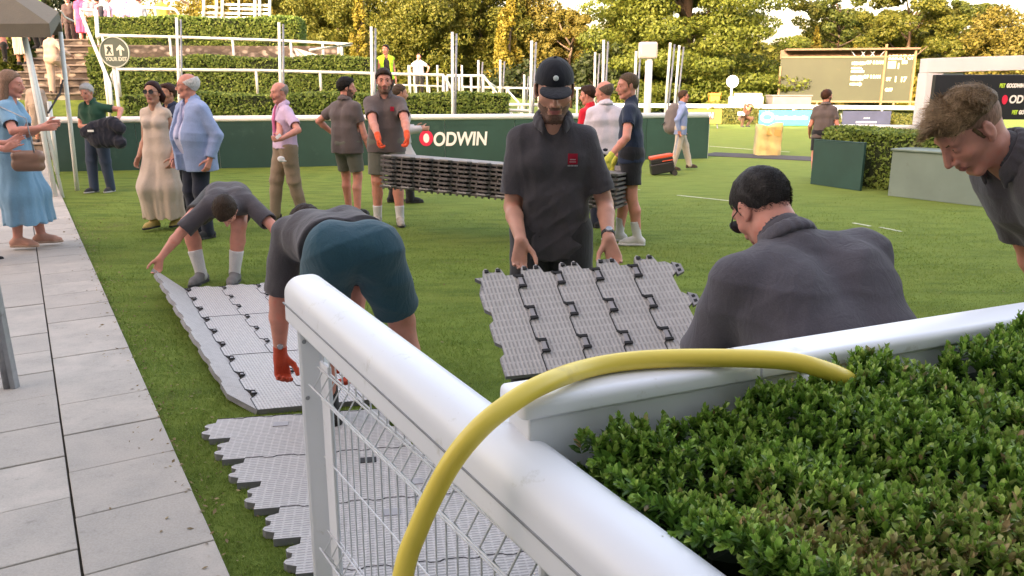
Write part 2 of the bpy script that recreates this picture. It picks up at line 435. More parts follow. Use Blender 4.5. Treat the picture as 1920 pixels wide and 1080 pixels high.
def person(label, root, yaw, Hh=1.78, h=.010, pose=None, look=None, cat='person', group=None):
    """root on the ground (world), yaw degrees: 0 faces away from the camera (+Y), 180 towards it. local x = the person's right."""
    pose = pose or {}; lk = look or {}
    s = Hh / 1.78; yw = R(yaw)
    root = nv(*root); Rz = rotm(yw, 0, 0)
    def loc(p, world=False):
        p = nv(*p)
        return Rz.T @ (p - root) if world else p * s
    def tgt(v):                               # ('w', Vector) world target or local tuple
        return loc(v[1], True) if v[0] == 'w' else loc(v)
    bw = lk.get('build', 1.0); fem = lk.get('female', False)
    u0 = rotm(0, R(pose.get('lean', 0)), R(pose.get('side', 0))) @ nv(0, 0, 1)
    T1 = rotm(R(pose.get('twist', 0)), R(pose.get('lean', 0) + pose.get('curve', 0)), R(pose.get('side', 0)))
    u1 = rotm(0, R(pose.get('lean', 0) + pose.get('curve', 0)), R(pose.get('side', 0))) @ nv(0, 0, 1)
    x0 = nv(1, 0, 0); f0 = nrm(np.cross(u0, x0)); x1 = T1 @ nv(1, 0, 0); f1 = nrm(np.cross(u1, x1))
    Pc = nv(*pose.get('pelvis', (0, 0, .955))) * s
    Wa = Pc + u0 * .135 * s; Ch = Wa + u1 * .19 * s; NB = Ch + u1 * .165 * s + f1 * .0 * s
    hw = (.088 if not fem else .092) * s
    hips = [Pc - u0 * .02 * s + x0 * hw * sx for sx in (1, -1)]
    shw = (.160 if not fem else .142) * s * (1 + (bw - 1) * .6) * lk.get('shw', 1.0)
    shr = pose.get('shrug', (0, 0))
    shs = [Ch + u1 * (.082 + shr[i]) * s + x1 * shw * sx + f1 * pose.get('roll_fwd', .0) * s for i, sx in enumerate((1, -1))]
    feet = pose.get('feet', ((.10, 0, 0, 8), (-.10, 0, 0, 8)))
    fps = []
    for i, sx in enumerate((1, -1)):
        fx, fy, fz, ty = feet[i]
        td = rotm(R(-sx * ty), 0, 0) @ nv(0, 1, 0); an = nv(fx, fy, fz + .085) * s
        hint = td * 1.0 + nv(sx * pose.get('knee_out', .12), 0, 0)
        kn, an = ik(hips[i], an, .43 * s, .425 * s, hint); fps.append((kn, an, td, fz))
    # arms
    hands = pose.get('hands', ((.24, .06, .80), (-.24, .06, .80)))
    el = pose.get('elbow', ((.25, -1, -.1), (-.25, -1, -.1)))
    arms = []
    for i in range(2):
        al = pose.get('arm_len', 1.0); e, wri = ik(shs[i], tgt(hands[i]), .30 * s * al, .262 * s * al, nrm(nv(*el[i]))); arms.append((e, wri))
    # head
    hy, hp, hr = pose.get('head', (0, 0, 0)); HM = rotm(R(hy), R(hp), R(hr)); Hs = s * lk.get('head_s', 1.05)
    nd = nrm(u1 * .8 + HM[:, 2] * .6 + f1 * .12)
    NT_ = NB + nd * .085 * s
    HCn = NT_ + HM @ nv(0, .012, .075) * Hs
    if 'head_at' in pose: HCn = loc(pose['head_at'][1], True); NT_ = HCn - HM @ nv(0, .012, .075) * Hs
    sk = skin(lk.get('skin', 'fair'))
    # ---- body
    tk = .022 * s; bel = lk.get('belly', 0)
    def torso(g, low=0.0, k=.05):
        b_ = []
        for sx in (1, -1):
            b_ += [RC(Pc - u0 * low + x0 * .072 * s * sx * bw, Wa + x0 * .058 * s * sx * bw + f0 * bel * .35, .100 * s * bw + g, .092 * s * bw + g + bel * .55, k),
                   RC(Wa + x0 * .058 * s * sx * bw + f0 * bel * .35, Ch + x1 * .080 * s * sx * bw, .092 * s * bw + g + bel * .55, .102 * s * bw + g, k),
                   RC(Ch + x1 * .08 * s * sx * bw, Ch + u1 * .075 * s + x1 * .085 * s * sx * bw, .098 * s * bw + g, .070 * s * bw + g, .03),
                   RC(Ch + u1 * .080 * s + x1 * .07 * s * sx, shs[0 if sx > 0 else 1] - x1 * .012 * sx, .060 * s * bw + g, .047 * s * bw + g * .8, .03),
                   RC(NB + u1 * .015 * s + x1 * .015 * s * sx, shs[0 if sx > 0 else 1] + u1 * .012 * s - x1 * .03 * s * sx, .040 * s + g * .5, .036 * s * bw + g * .8, .03)]
        if fem:
            for sx in (1, -1): b_.append(EL(Ch + x1 * .07 * s * sx + f1 * .075 * s - u1 * .015 * s, (.058 * s + g, .055 * s + g, .055 * s + g), .03))
        return b_
    am = lk.get('arm', 1.0); lg = lk.get('leg', 1.0)
    body = torso(0)
    body += [RC(NB - u1 * .02 * s, NT_, .058 * s * lk.get('neck', 1), .053 * s * lk.get('neck', 1), .03), RC(NT_, HCn + HM @ nv(0, -.02, -.03) * Hs, .053 * s, .06 * s, .02)]
    for i, sx in enumerate((1, -1)):
        kn, an, td, fz = fps[i]; hp_ = hips[i]
        body += [RC(hp_, kn, .088 * s * lg, .056 * s * lg, .03), RC(hp_ * .6 + kn * .4 + td * .012, kn, .074 * s * lg, .054 * s * lg, .02)]
        cf = kn * .66 + an * .34 - td * .018 * s
        body += [RC(kn, cf, .053 * s * lg, .055 * s * lg, .02), RC(cf, an, .055 * s * lg, .036 * s, .02), RC(kn, an, .048 * s * lg, .036 * s, .02)]
        hl = an - td * .03 * s - nv(0, 0, .04 * s); to = an + td * .13 * s - nv(0, 0, .062 * s)
        body += [RC(an, hl, .036 * s, .032 * s, .02), RC(hl, to, .031 * s, .022 * s, .02), RC(an, to, .033 * s, .02 * s, .02)]
        e, wri = arms[i]; sh = shs[i]; fd = nrm(wri - e)
        mid = e * .72 + wri * .28
        body += [RC(sh, e, .047 * s * am, .037 * s * am, .02), RC(sh * .5 + e * .5, e, .045 * s * am, .036 * s * am, .012),
                 RC(e, mid, .037 * s * am, .041 * s * am, .012), RC(mid, wri, .040 * s * am, .0255 * s, .012)]
    hc = pose.get('hand_dir', (None, None)); pnv = pose.get('palm', ((-1, .1, 0), (1, .1, 0))); curl = pose.get('curl', (.45, .45))
    hset = []
    for i, sx in enumerate((1, -1)):
        e, wri = arms[i]; d = nrm(wri - e) if hc[i] is None else nrm(nv(*hc[i]))
        ts = nv(*pose.get('thumb', ((0, 1, .2), (0, 1, .2)))[i])
        hset.append((wri, d, nv(*pnv[i]), ts, s * lk.get('hand', 1.0), curl[i]))
        body += hand_prims(*hset[-1])
    body += head_prims(HCn, HM, Hs, lk)
    hl_ = lambda P: (P - HCn) @ HM / Hs
    lip = bpy.data.materials.get('lip') or mat_plain('lip', (.34, .11, .10), .45, .1, 30)
    stub = None
    mats = [sk, lip]
    if lk.get('beard'):
        bc = lk.get('hair_col', (.05, .03, .02)); stub = mat_plain('stubble_%d' % int(bc[0] * 1000), tuple(np.array(bc) * .6 + np.array((.115, .060, .042))), .8, .35, 160, bump=.5, bs=300); mats.append(stub)
    else: mats.append(sk)
    def slots(c):
        q = hl_(c); r = np.zeros(len(c), int)
        m = (np.abs(q[:, 0]) < .024) & (q[:, 1] > .078) & (q[:, 2] > -.072) & (q[:, 2] < -.050); r[m] = 1
        if lk.get('beard'):
            ax_ = np.abs(q[:, 0])
            b = (q[:, 2] < -.045 - .0 * q[:, 1]) & (q[:, 1] > .0) & (q[:, 2] > -.135) & ((q[:, 2] < -.078) | (ax_ > .030) | (q[:, 2] > -.047))
            b |= (ax_ > .048) & (q[:, 2] < -.01) & (q[:, 1] < .05) & (q[:, 1] > -.0) & (ax_ < .071) & (q[:, 2] > -.12)
            b |= (ax_ < .028) & (q[:, 1] > .078) & (q[:, 2] > -.050) & (q[:, 2] < -.040)
            r[b & (r == 0)] = 2
        return r
    ob = surf('person', body, h, mats, None, slots=slots)
    ob.location = root; ob.rotation_euler = (0, 0, yw); tag(ob, label, cat, group)
    hf = lk.get('h2', h)
    # ---- eyes and brows
    if h < .0115:
        ew = (bpy.data.materials.get('eye_white') or mat_plain('eye_white', (.42, .36, .33), .3, .03)) if h < .007 else (bpy.data.materials.get('eye_far') or mat_plain('eye_far', (.12, .06, .05), .4, .05))
        ir = bpy.data.materials.get('iris') or mat_plain('iris', (.05, .035, .025), .2, .1)
        for sx in (-1, 1):
            mb = MB(); c = HCn + HM @ nv(sx * .032, .0715, .010) * Hs
            bm = bmesh.new(); bmesh.ops.create_uvsphere(bm, u_segments=14, v_segments=10, radius=.0128 * Hs)
            hx = Matrix([list(HM[r]) for r in range(3)]).to_4x4() @ Matrix.Rotation(-math.pi / 2, 4, 'X')
            for v in bm.verts: v.co = hx @ v.co
            me = bpy.data.meshes.new('eye'); bm.to_mesh(me); bm.free()
            o = link('eye', me, [ew, ir], ob, True); o.location = c
            fwd = Vector(HM[:, 1])
            for p_ in me.polygons: p_.material_index = 1 if p_.center.normalized().dot(fwd) > .86 else 0
            if not lk.get('no_brow'):
                w_ = lambda x, y, z: HCn + HM @ nv(x * Hs, y * Hs, z * Hs)
                surf('eyebrow', [RC(w_(sx * .016, .0835, .030), w_(sx * .035, .080, .036), .0038 * Hs, .0038 * Hs, .003), RC(w_(sx * .035, .080, .036), w_(sx * .052, .062, .030), .0036 * Hs, .0022 * Hs, .003)],
                     .0022, [hairmat('brow_%d' % int(lk.get('hair_col', (.05,))[0] * 1000), lk.get('hair_col', (.05, .03, .02)))], ob)
    W = lambda x, y, z: HCn + HM @ nv(x * Hs, y * Hs, z * Hs)
    # ---- hair
    hs = lk.get('hair', 'short'); hcol = lk.get('hair_col', (.05, .03, .02)); hm = hairmat('hair_%d_%d' % (int(hcol[0] * 1000), int(hcol[2] * 1000)), hcol)
    if hs in ('short', 'buzz', 'crop', 'fringe'):
        t = {'short': .014, 'buzz': .004, 'crop': .009, 'fringe': .010}[hs] * lk.get('hair_t', 1)
        cp = [(W(0, .030, .046), HM @ nv(0, .70, -.71)), (W(0, 0, -.062), HM @ nv(0, .25, -1))]
        if lk.get('fade'):
            surf('hair', [EL(W(0, -.015, .033), (.0765 * Hs, .0975 * Hs, .0885 * Hs), .01, HM, cut=list(cp))], min(hf, .006), [hairmat('fade', (.30, .17, .12))], ob)
            cp = [(W(0, .070, .060), HM @ nv(0, .75, -.66)), (W(0, .0, .046), HM @ nv(0, .12, -1))]
        if lk.get('cap'): cp.append((W(0, 0, .045), HM @ nv(0, .12, 1))); t = .006
        if hs == 'fringe': cp.append((W(0, 0, .050), HM @ nv(0, .35, 1)))
        pr = [EL(W(0, -.016, .034), ((.076 + t) * Hs, (.097 + t) * Hs, (.088 + t) * Hs), .01, HM, cut=cp)]
        for sx in (-1, 1): pr += [RC(W(sx * .071, .016, .030), W(sx * .0715, .010, -.008), .008 * Hs, .006 * Hs, .008), RC(W(sx * .050, -.066, -.02), W(sx * .040, -.070, -.052), (.012 + t * .3) * Hs, .010 * Hs, .012)]
        pr = pr[:1] + [pr[1], pr[3]]
        if hs == 'fringe': pr = pr[:1]
        if hs == 'short' and not lk.get('cap'): pr += [EL(W(.0, .035, .095), (.052 * Hs, .05 * Hs, .030 * Hs), .02, HM, cut=cp[:0]), ]
        surf('hair', pr, min(hf, .006), [hm], ob, wr=.0034 if hs != 'buzz' else .0008, wscale=.22, seed=3)
    elif hs == 'long':
        cp = [(W(0, .034, .040), HM @ nv(0, .80, -.60))]
        pr = [EL(W(0, -.018, .034), (.088 * Hs, .108 * Hs, .100 * Hs), .01, HM, cut=cp)]
        ln = lk.get('hair_len', .26)
        dn = nrm(-u1 * .9 - nv(0, 0, .5))
        for sx in (-1, 1):
            a = W(sx * .062, -.030, .02); pr += [RC(a, a + dn * ln * .55 * s + x1 * sx * .012 - f1 * .03, .038 * Hs, .036 * Hs, .02), RC(a + dn * ln * .55 * s + x1 * sx * .012 - f1 * .03, a + dn * ln * s - f1 * .055, .036 * Hs, .02 * Hs, .02)]
        a = W(0, -.07, .0); pr += [RC(a, a + dn * ln * s - f1 * .03, .055 * Hs, .035 * Hs, .03)]
        surf('hair', pr, min(hf, .008), [hm], ob, wr=.003, wscale=.4, seed=5)
    # ---- cap
    if lk.get('cap'):
        cm = cloth(*lk['cap'])
        dome = [EL(W(0, -.012, .044), (.0825 * Hs, .1025 * Hs, .092 * Hs), .01, HM, cut=[(W(0, 0, .034), HM @ nv(0, .12, -1))])]
        c_ = surf('cap', dome, .005, [cm], ob, wr=.0012, wscale=.6)
        br = [EL(W(0, .105, .034), (.068 * Hs, .068 * Hs, .011 * Hs), .006, HM @ rotm(0, R(7), 0), cut=[(W(0, .06, .03), HM @ nv(0, -1, 0))])]
        surf('peak', br, .0035, [cm], c_)
        if lk.get('cap_badge'):
            surf('badge', [EL(W(0, .089, .084), (.0115 * Hs, .005 * Hs, .0115 * Hs), .002, HM @ rotm(0, R(-24), 0))], .0022, [mat_plain('badge_silver', (.55, .6, .6), .4)], c_)
        surf('button', [EL(W(0, -.014, .137), (.008, .008, .005), .002, HM)], .002, [cm], c_)
    # ---- glasses
    if lk.get('glasses'):
        gm = M['black']; mb = MB(); big = lk['glasses'] == 'sun'
        for sx in (-1, 1):
            c = W(sx * .033, .099, .010)
            pts = [c + HM @ nv(math.cos(a) * (.027 if big else .024), -abs(math.cos(a)) * .004 * (1 if math.cos(a) * sx > 0 else 0), math.sin(a) * (.022 if big else .016)) * Hs for a in np.linspace(0, 2 * math.pi, 17)]
            mb.tube(pts, .0022 * Hs, 5, False)
            if big: mb.face([p - HM[:, 1] * .001 for p in pts[:-1]]); mb.face([p + HM[:, 1] * .001 for p in pts[:-1]][::-1])
            mb.tube([W(sx * .058, .094, .014), W(sx * .080, .04, .014), W(sx * .082, -.01, .012)], .0020 * Hs, 5)
        mb.tube([W(-.010, .100, .014), W(.010, .100, .014)], .002 * Hs, 5)
        mb.build('sunglasses' if big else 'glasses', [gm], ob)
    # ---- top
    top = lk.get('top')
    if top:
        g = top.get('g', .016) * s; tm = cloth(*top['mat']); kind = top.get('kind', 'polo'); long_ = top.get('sleeve', .62)
        low = top.get('low', .06) * s; hemdrop = top.get('hem', .10) * s
        base = torso(g, low, .05); pr = []
        hem = Pc - u0 * hemdrop
        flare = top.get('flare', .012) * s
        for sx in (1, -1):
            pr.append(RC(Wa + x0 * .060 * s * sx * bw + f0 * bel * .35, hem - u0 * .03 + x0 * .074 * s * sx * bw, .094 * s * bw + g + bel * .5, .108 * s * bw + g + flare, .05, cut=[(hem, -u0 + f0 * pose.get('hemtilt', 0))]))
        pr += [q if j % 5 else q[:6] + ([(hem, -u0)],) for j, q in enumerate(base[:10])] + base[10:]
        for i, sx in enumerate((1, -1)):
            e, wri = arms[i]; sh = shs[i]
            if long_ <= 1:
                q = sh + (e - sh) * long_; dd = nrm(e - sh)
                pr += [RC(sh - dd * .01, e, .051 * s * am + g * .8, .050 * s * am + g * 1.0, .034, cut=[(q, dd)])]
            else:
                q = wri - nrm(wri - e) * .02 * s; dd = nrm(wri - e)
                pr += [RC(sh, e, .052 * s * am + g * .8, .044 * s * am + g * .8, .022), RC(e, wri, .044 * s * am + g * .7, .034 * s * am + g * .5, .02, cut=[(q, dd)])]
        if long_ <= 1:
            for i in range(2):
                e = arms[i][0]; sh = shs[i]; q = sh + (e - sh) * (long_ - .05)
                pr.append(SUBRC(q, e, .047 * s * am + g * .55, .047 * s * am + g * .8, .004))
        ex = nrm(NT_ - NB)
        if kind in ('polo', 'shirt', 'jacket', 'tee', 'dress'):
            pr.append(RC(NB - f1 * .012 * s - u1 * .02 * s, NB + ex * .040 * s - f1 * .004 * s, .066 * s * lk.get('neck', 1) + g * .35, .062 * s * lk.get('neck', 1) + g * .25, .025))
            pr.append(SUBRC(NB + ex * .034 * s + f1 * .006, NB + ex * .2 * s + f1 * .02, .055 * s * lk.get('neck', 1), .075 * s, .006))
            vd = {'polo': .085, 'shirt': .03, 'jacket': .26, 'tee': .02, 'dress': .14}[kind] * s
            if top.get('v'): vd = top['v'] * s
            fr = NB + f1 * (.075 + bel * .2) * s
            for q_ in np.linspace(0, 1, 5):
                c_ = NB + ex * .03 * s * (1 - q_) + f1 * (.06 + .055 * q_) * s - u1 * vd * q_
                pr.append(SUBRC(c_, c_ + f1 * .09, (.040 * (1 - q_) + .006) * s * (1.3 if kind == 'jacket' else 1), .04 * s * (1 - q_) + .01, .008))
        if kind == 'jacket':
            cc_ = [Ch + u1 * .05 * s + f1 * (.135) * s, Wa + f0 * (.125 + bel * 1.15) * s, Pc + f0 * (.135 + bel * .7) * s, hem - u0 * .06 * s + f0 * (.15 + bel * .4) * s]
            for a_, b_ in zip(cc_[:-1], cc_[1:]):
                for off_ in (0, .03, .06): pr.append(SUBRC(a_ + f0 * off_, b_ + f0 * off_, (.070 + off_ * .4) * s, (.085 + off_ * .4) * s, .008))
        tp = surf('jacket' if kind == 'jacket' else ('dress' if kind == 'dress' else ('shirt' if kind != 'polo' else 'polo_shirt')), pr, top.get('h', hf), [tm], ob, wr=top.get('wr', .0045) * s, wscale=top.get('ws', 1.0), seed=top.get('seed', 1))
        if kind in ('polo', 'shirt', 'jacket') and not top.get('nocollar'):
            cr = .071 * s; cc = NB + ex * .052 * s; cp_ = []
            xs = x1; fs = nrm(f1 - ex * (f1 @ ex))
            for a in np.linspace(-2.35, 2.35, 15):
                r_ = cr * (1 + .0 * abs(a)); dropf = .012 * s * (abs(a) > 1.9)
                cp_.append(cc + xs * math.sin(a) * r_ - fs * math.cos(a) * r_ * 1.05 - u1 * (.018 * s * max(0, abs(a) - 1.3)) - ex * .0)
            prc = []
            for a_, b_ in zip(cp_[:-1], cp_[1:]):
                prc.append(RC(a_, b_, .0075 * s, .0075 * s, .006)); oa_ = nrm(a_ - cc); ob_ = nrm(b_ - cc); prc.append(RC(a_ - ex * .034 * s + oa_ * .012 * s, b_ - ex * .034 * s + ob_ * .012 * s, .008 * s, .008 * s, .012)); oa = nrm(a_ - cc); obb = nrm(b_ - cc)
                prc.append(RC(a_ - ex * .022 * s + oa * .012 * s, b_ - ex * .022 * s + obb * .012 * s, .0065 * s, .0065 * s, .012))
                prc.append(RC(a_ - ex * .010 * s + oa * .007 * s, b_ - ex * .010 * s + obb * .007 * s, .0065 * s, .0065 * s, .010))
            if kind != 'jacket':
                for e_ in (cp_[0], cp_[-1]):
                    prc.append(RC(e_ - ex * .012 * s + fs * .008, e_ - ex * .045 * s + fs * .028 * s, .010 * s, .006 * s, .008))
            surf('collar', prc, min(hf, .006), [cloth(*top.get('collar', top['mat']))], tp)
        if top.get('badge'):
            # small woven badge on the wearer's left chest
            bc_, bm_ = top['badge']; c = Ch + u1 * .03 * s - x1 * .085 * s
            P_ = c + f1 * .16 * s
            mbb = MB(); nn_ = f1
            me = tp.data; co = np.zeros(len(me.vertices) * 3, f32); me.vertices.foreach_get('co', co); co = co.reshape(-1, 3)
            rows = []
            for vv in np.linspace(-.024, .024, 5):
                row = []
                for uu in np.linspace(-.022, .022, 5):
                    q = c + x1 * uu * s + u1 * vv * s; dq = co - q; al = dq @ f1; pe = np.linalg.norm(dq - np.outer(al, f1), axis=1); ok = (pe < .02) & (al > 0)
                    d_ = al[ok].max() if ok.any() else .12 * s
                    row.append(q + f1 * (d_ + .003))
                rows.append(row)
            for a_ in range(4):
                for b_ in range(4): mbb.face([rows[a_][b_], rows[a_ + 1][b_], rows[a_ + 1][b_ + 1], rows[a_][b_ + 1]]); mbb.face([rows[a_][b_], rows[a_][b_ + 1], rows[a_ + 1][b_ + 1], rows[a_ + 1][b_]])
            if top.get('badge_text'):
                tm_ = [M['white_plastic']]
                for kk, (w0, hh_, z0) in enumerate(((.026, .005, -.004), (.030, .004, -.014), (.046, .006, -.031))):
                    q0 = rows[2][2] + f1 * .002
                    if kk == 2: q0 = rows[0][2] + f1 * .003; z0 = -.008
                    mbt = MB(); n_ = 7
                    for j in range(n_):
                        xx = -w0 / 2 + w0 * (j + .15) / n_; xe = xx + w0 / n_ * .62
                        mbt.face([q0 + x1 * (-a__) * s + u1 * b__ * s for a__, b__ in ((xx, z0), (xe, z0), (xe, z0 + hh_), (xx, z0 + hh_))][::-1])
                        mbt.face([q0 + x1 * (-a__) * s + u1 * b__ * s for a__, b__ in ((xx, z0), (xe, z0), (xe, z0 + hh_), (xx, z0 + hh_))])
                    mbt.build('badge_lettering', tm_, tp)
            mbb.build('badge', [mat_plain(bc_, bm_, .7)], tp)
    # inner shirt and tie below a jacket
    if lk.get('inner'):
        im = cloth(*lk['inner']['mat']); g2 = lk['inner'].get('g', .006)
        pr = torso(g2 * s, .05 * s)
        vd = .03
        pr.append(SUBRC(NB + nrm(NT_ - NB) * .03 * s, NB + nrm(NT_ - NB) * .2 * s, .056 * s, .07 * s, .006))
        si = surf('shirt', pr, hf, [im], ob, wr=.002)
    if lk.get('tie'):
        ex = nrm(NT_ - NB); g3 = lk.get('tie_g', .02); prt = []
        a = NB + f1 * (.078 + g3) * s - u1 * .015 * s; b = Ch + f1 * (.112 + g3) * s; c = Wa + f0 * (.105 + g3 + bel * .9) * s
        prt = [EL(a, (.018 * s, .012 * s, .018 * s), .01), RC(a, b, .013 * s, .019 * s, .01), RC(b, c, .019 * s, .024 * s, .01)]
        surf('tie', prt, min(hf, .008), [cloth(*lk['tie'])], ob)
    # ---- bottom
    bt = lk.get('bottom')
    if bt:
        g = bt.get('g', .016) * s; bmat = cloth(*bt['mat']); ln = bt.get('len', .8); pr = []
        topc = Pc + u0 * bt.get('rise', .10) * s
        for sx in (1, -1): pr.append(RC(Pc + u0 * .12 * s + x0 * .062 * s * sx * bw, Pc - u0 * .01 * s + x0 * .078 * s * sx * bw, .092 * s * bw + g * .6 + bel * .3, .103 * s * bw + g, .05, cut=[(topc, u0)]))
        bk = Pc - f0 * .035 * s - u0 * .03 * s
        for sx in (1, -1): pr.append(RC(bk + x0 * .06 * s * sx, bk - u0 * .04 * s + x0 * .065 * s * sx, .090 * s * bw + g * .6, .085 * s * bw + g * .6, .04))
        for i, sx in enumerate((1, -1)):
            kn, an, td, fz = fps[i]; hp_ = hips[i]
            if ln <= 1.0:
                q = hp_ + (kn - hp_) * ln; dd = nrm(kn - hp_)
                pr.append(RC(hp_, kn, .098 * s * lg + g, .074 * s * lg + g, .03, cut=[(q, dd)]))
                pr.append(SUBRC(q - dd * .03 * s, kn, .062 * s * lg + g * .6, .060 * s * lg + g, .004))
            else:
                f_ = ln - 1; q = kn + (an - kn) * f_; dd = nrm(an - kn); fl = bt.get('flare', 0) * s
                pr.append(RC(hp_, kn, .094 * s * lg + g, .066 * s * lg + g, .03))
                pr.append(RC(kn, an - nv(0, 0, .02 * s) * (ln > 1.95), .066 * s * lg + g, .048 * s * lg + g + fl, .03, cut=[(q - nv(0, 0, .0), dd)] if ln < 1.95 else None))
        bo = surf('shorts' if ln <= 1 else 'trousers', pr, bt.get('h', hf), [bmat], ob, wr=bt.get('wr', .004) * s, wscale=bt.get('ws', 1.1), seed=4, cutall=None)
        if bt.get('band'):
            bc_, bcol = bt['band']
            surf('waistband', [RC(Pc + u0 * .105 * s + x0 * .06 * s * sx, Pc + u0 * .088 * s + x0 * .06 * s * sx, .098 * s * bw + g + .004, .1 * s * bw + g + .004, .05, cut=[(Pc + u0 * .108 * s, u0), (Pc + u0 * .085 * s, -u0)]) for sx in (1, -1)], hf, [cloth(bc_, bcol)], bo)
    # ---- skirt part of a dress
    sk_ = lk.get('skirt')
    if sk_:
        g = sk_.get('g', .015) * s; hz = sk_['hem'] * s; wd = sk_.get('width', .17) * s
        mid = nv((fps[0][1][0] + fps[1][1][0]) / 2, (fps[0][1][1] + fps[1][1][1]) / 2 + sk_.get('dy', 0) * s, hz)
        pr = []
        kx = [nv((fps[i][0][0]), fps[i][0][1], fps[i][0][2]) for i in (0, 1)]
        for sx, kk in ((1, kx[0]), (-1, kx[1])):
            pr += [RC(Pc + u0 * .13 * s + x0 * .05 * s * sx, Pc - u0 * .02 + x0 * .07 * s * sx, .088 * s * bw + g, .108 * s * bw + g, .05),
                   RC(Pc - u0 * .02 + x0 * .07 * s * sx, kk * .65 + (mid + x0 * sx * .07) * .35 + nv(0, 0, .1), .108 * s * bw + g, wd * .72, .06),
                   RC(kk * .65 + (mid + x0 * sx * .07) * .35 + nv(0, 0, .1), mid + x0 * wd * .42 * sx - nv(0, 0, .1), wd * .72, wd * .86, .06)]
        def foldfn(F, ax):
            X = ax[0][:, None, None] - mid[0]; Y = ax[1][None, :, None] - mid[1]; Z = ax[2][None, None, :]
            a = np.arctan2(Y, X); tt = np.clip((Pc[2] - .05 - Z) / (Pc[2] - hz), 0, 1)
            return F + (np.sin(a * 9 + 1.5 * np.sin(Z * 6)) * .012 + np.sin(a * 17 + 2) * .005).astype(f32) * tt.astype(f32) * sk_.get('fold', 1)
        surf('skirt', pr, hf, [cloth(*sk_['mat'])], ob, wr=.0025 * s, wscale=1.2, seed=9, cutall=[((0, 0, hz), (0, 0, -1))], fn=foldfn)
    # ---- socks and shoes
    if lk.get('socks'):
        smt = cloth(*lk['socks'][:2]); top_ = lk['socks'][2] if len(lk['socks']) > 2 else .16
        for i in range(2):
            kn, an, td, fz = fps[i]; u = nrm(kn - an); q = an + u * top_ * s
            surf('sock', [RC(an - u * .03, an + u * .2 * s, .042 * s, .054 * s * lg, .01, cut=[(q, u)]), RC(an, an - td * .02 - nv(0, 0, .03), .042 * s, .036 * s, .02)], min(hf, .009), [smt], ob)
    sh_ = lk.get('shoes', ('shoe_black', (.02, .02, .022)))
    if sh_:
        sm = cloth(*sh_[:2]); sole = cloth(*(sh_[2] if len(sh_) > 2 else ('sole_dark', (.03, .03, .03))))
        for i in range(2):
            kn, an, td, fz = fps[i]; up = nv(0, 0, 1); sd_ = nv(td[1], -td[0], 0)
            zf = (an[2] - .085 * s)
            b0 = nv(an[0], an[1], zf); hl = b0 - td * .045 * s; bl = b0 + td * .115 * s; to = b0 + td * .165 * s
            pr = [RC(hl + up * .045 * s, an + up * .0, .038 * s, .043 * s, .02, cut=[(an + up * .025 * s, up)]), RC(hl + up * .038 * s, bl + up * .034 * s, .036 * s, .036 * s, .02),
                  RC(bl + up * .034 * s + sd_ * .01, to + up * .028 * s, .038 * s, .026 * s, .02), RC(an - up * .01, bl + up * .04 * s, .042 * s, .03 * s, .02)]
            so = surf('shoe', pr, min(hf, .009), [sm], ob, cutall=[((0, 0, zf + .012 * s), -up)])
            prs = [RC(hl + up * .012 * s, bl + up * .012 * s, .041 * s, .044 * s, .02), RC(bl + up * .012 * s, to + up * .012 * s, .044 * s, .034 * s, .02)]
            surf('sole', prs, min(hf, .009), [sole], so, cutall=[((0, 0, zf + .024 * s), up), ((0, 0, zf), -up)])
    # ---- gloves, watch
    if lk.get('gloves'):
        gl = cloth(*lk['gloves'])
        for i in range(2):
            pr = hand_prims(*hset[i], g=.0035); wri, d = hset[i][0], hset[i][1]; e = arms[i][0]; dd = nrm(wri - e)
            pr.append(RC(wri - dd * .045 * s, wri + d * .02, .034 * s, .032 * s, .012))
            surf('glove', pr, min(h, .006), [gl], ob)
    if lk.get('watch') is not None:
        i = lk['watch']; e, wri = arms[i]; dd = nrm(wri - e); q = wri - dd * (.035 if not lk.get('gloves') else .068) * s
        wt = surf('watch', [RC(q - dd * .010, q + dd * .010, .0315 * s, .0305 * s, .002, cut=[(q + dd * .011, dd), (q - dd * .011, -dd)])], .0035, [M['rubber']], ob)
        sd_ = nrm(nv(*lk.get('watch_dir', (0, -1, .3)))); sd_ = nrm(sd_ - dd * (sd_ @ dd))
        surf('watch_face', [EL(q + sd_ * .031 * s, (.016, .016, .016), .002, cut=[(q + sd_ * .038 * s, sd_)])], .003, [mat_plain('watch_face', (.35, .36, .38), .15, .05, metal=.5)], wt)
    ob['_'] = 0; del ob['_']
    return ob, dict(P=lambda p: Rz @ np.asarray(p, float) + root, arms=arms, shs=shs, NB=NB, Ch=Ch, Wa=Wa, Pc=Pc, HC=HCn, HM=HM, hips=hips, fps=fps, x1=x1, f1=f1, u1=u1, u0=u0, f0=f0, x0=x0, s=s, Hs=Hs, hl=hl_)
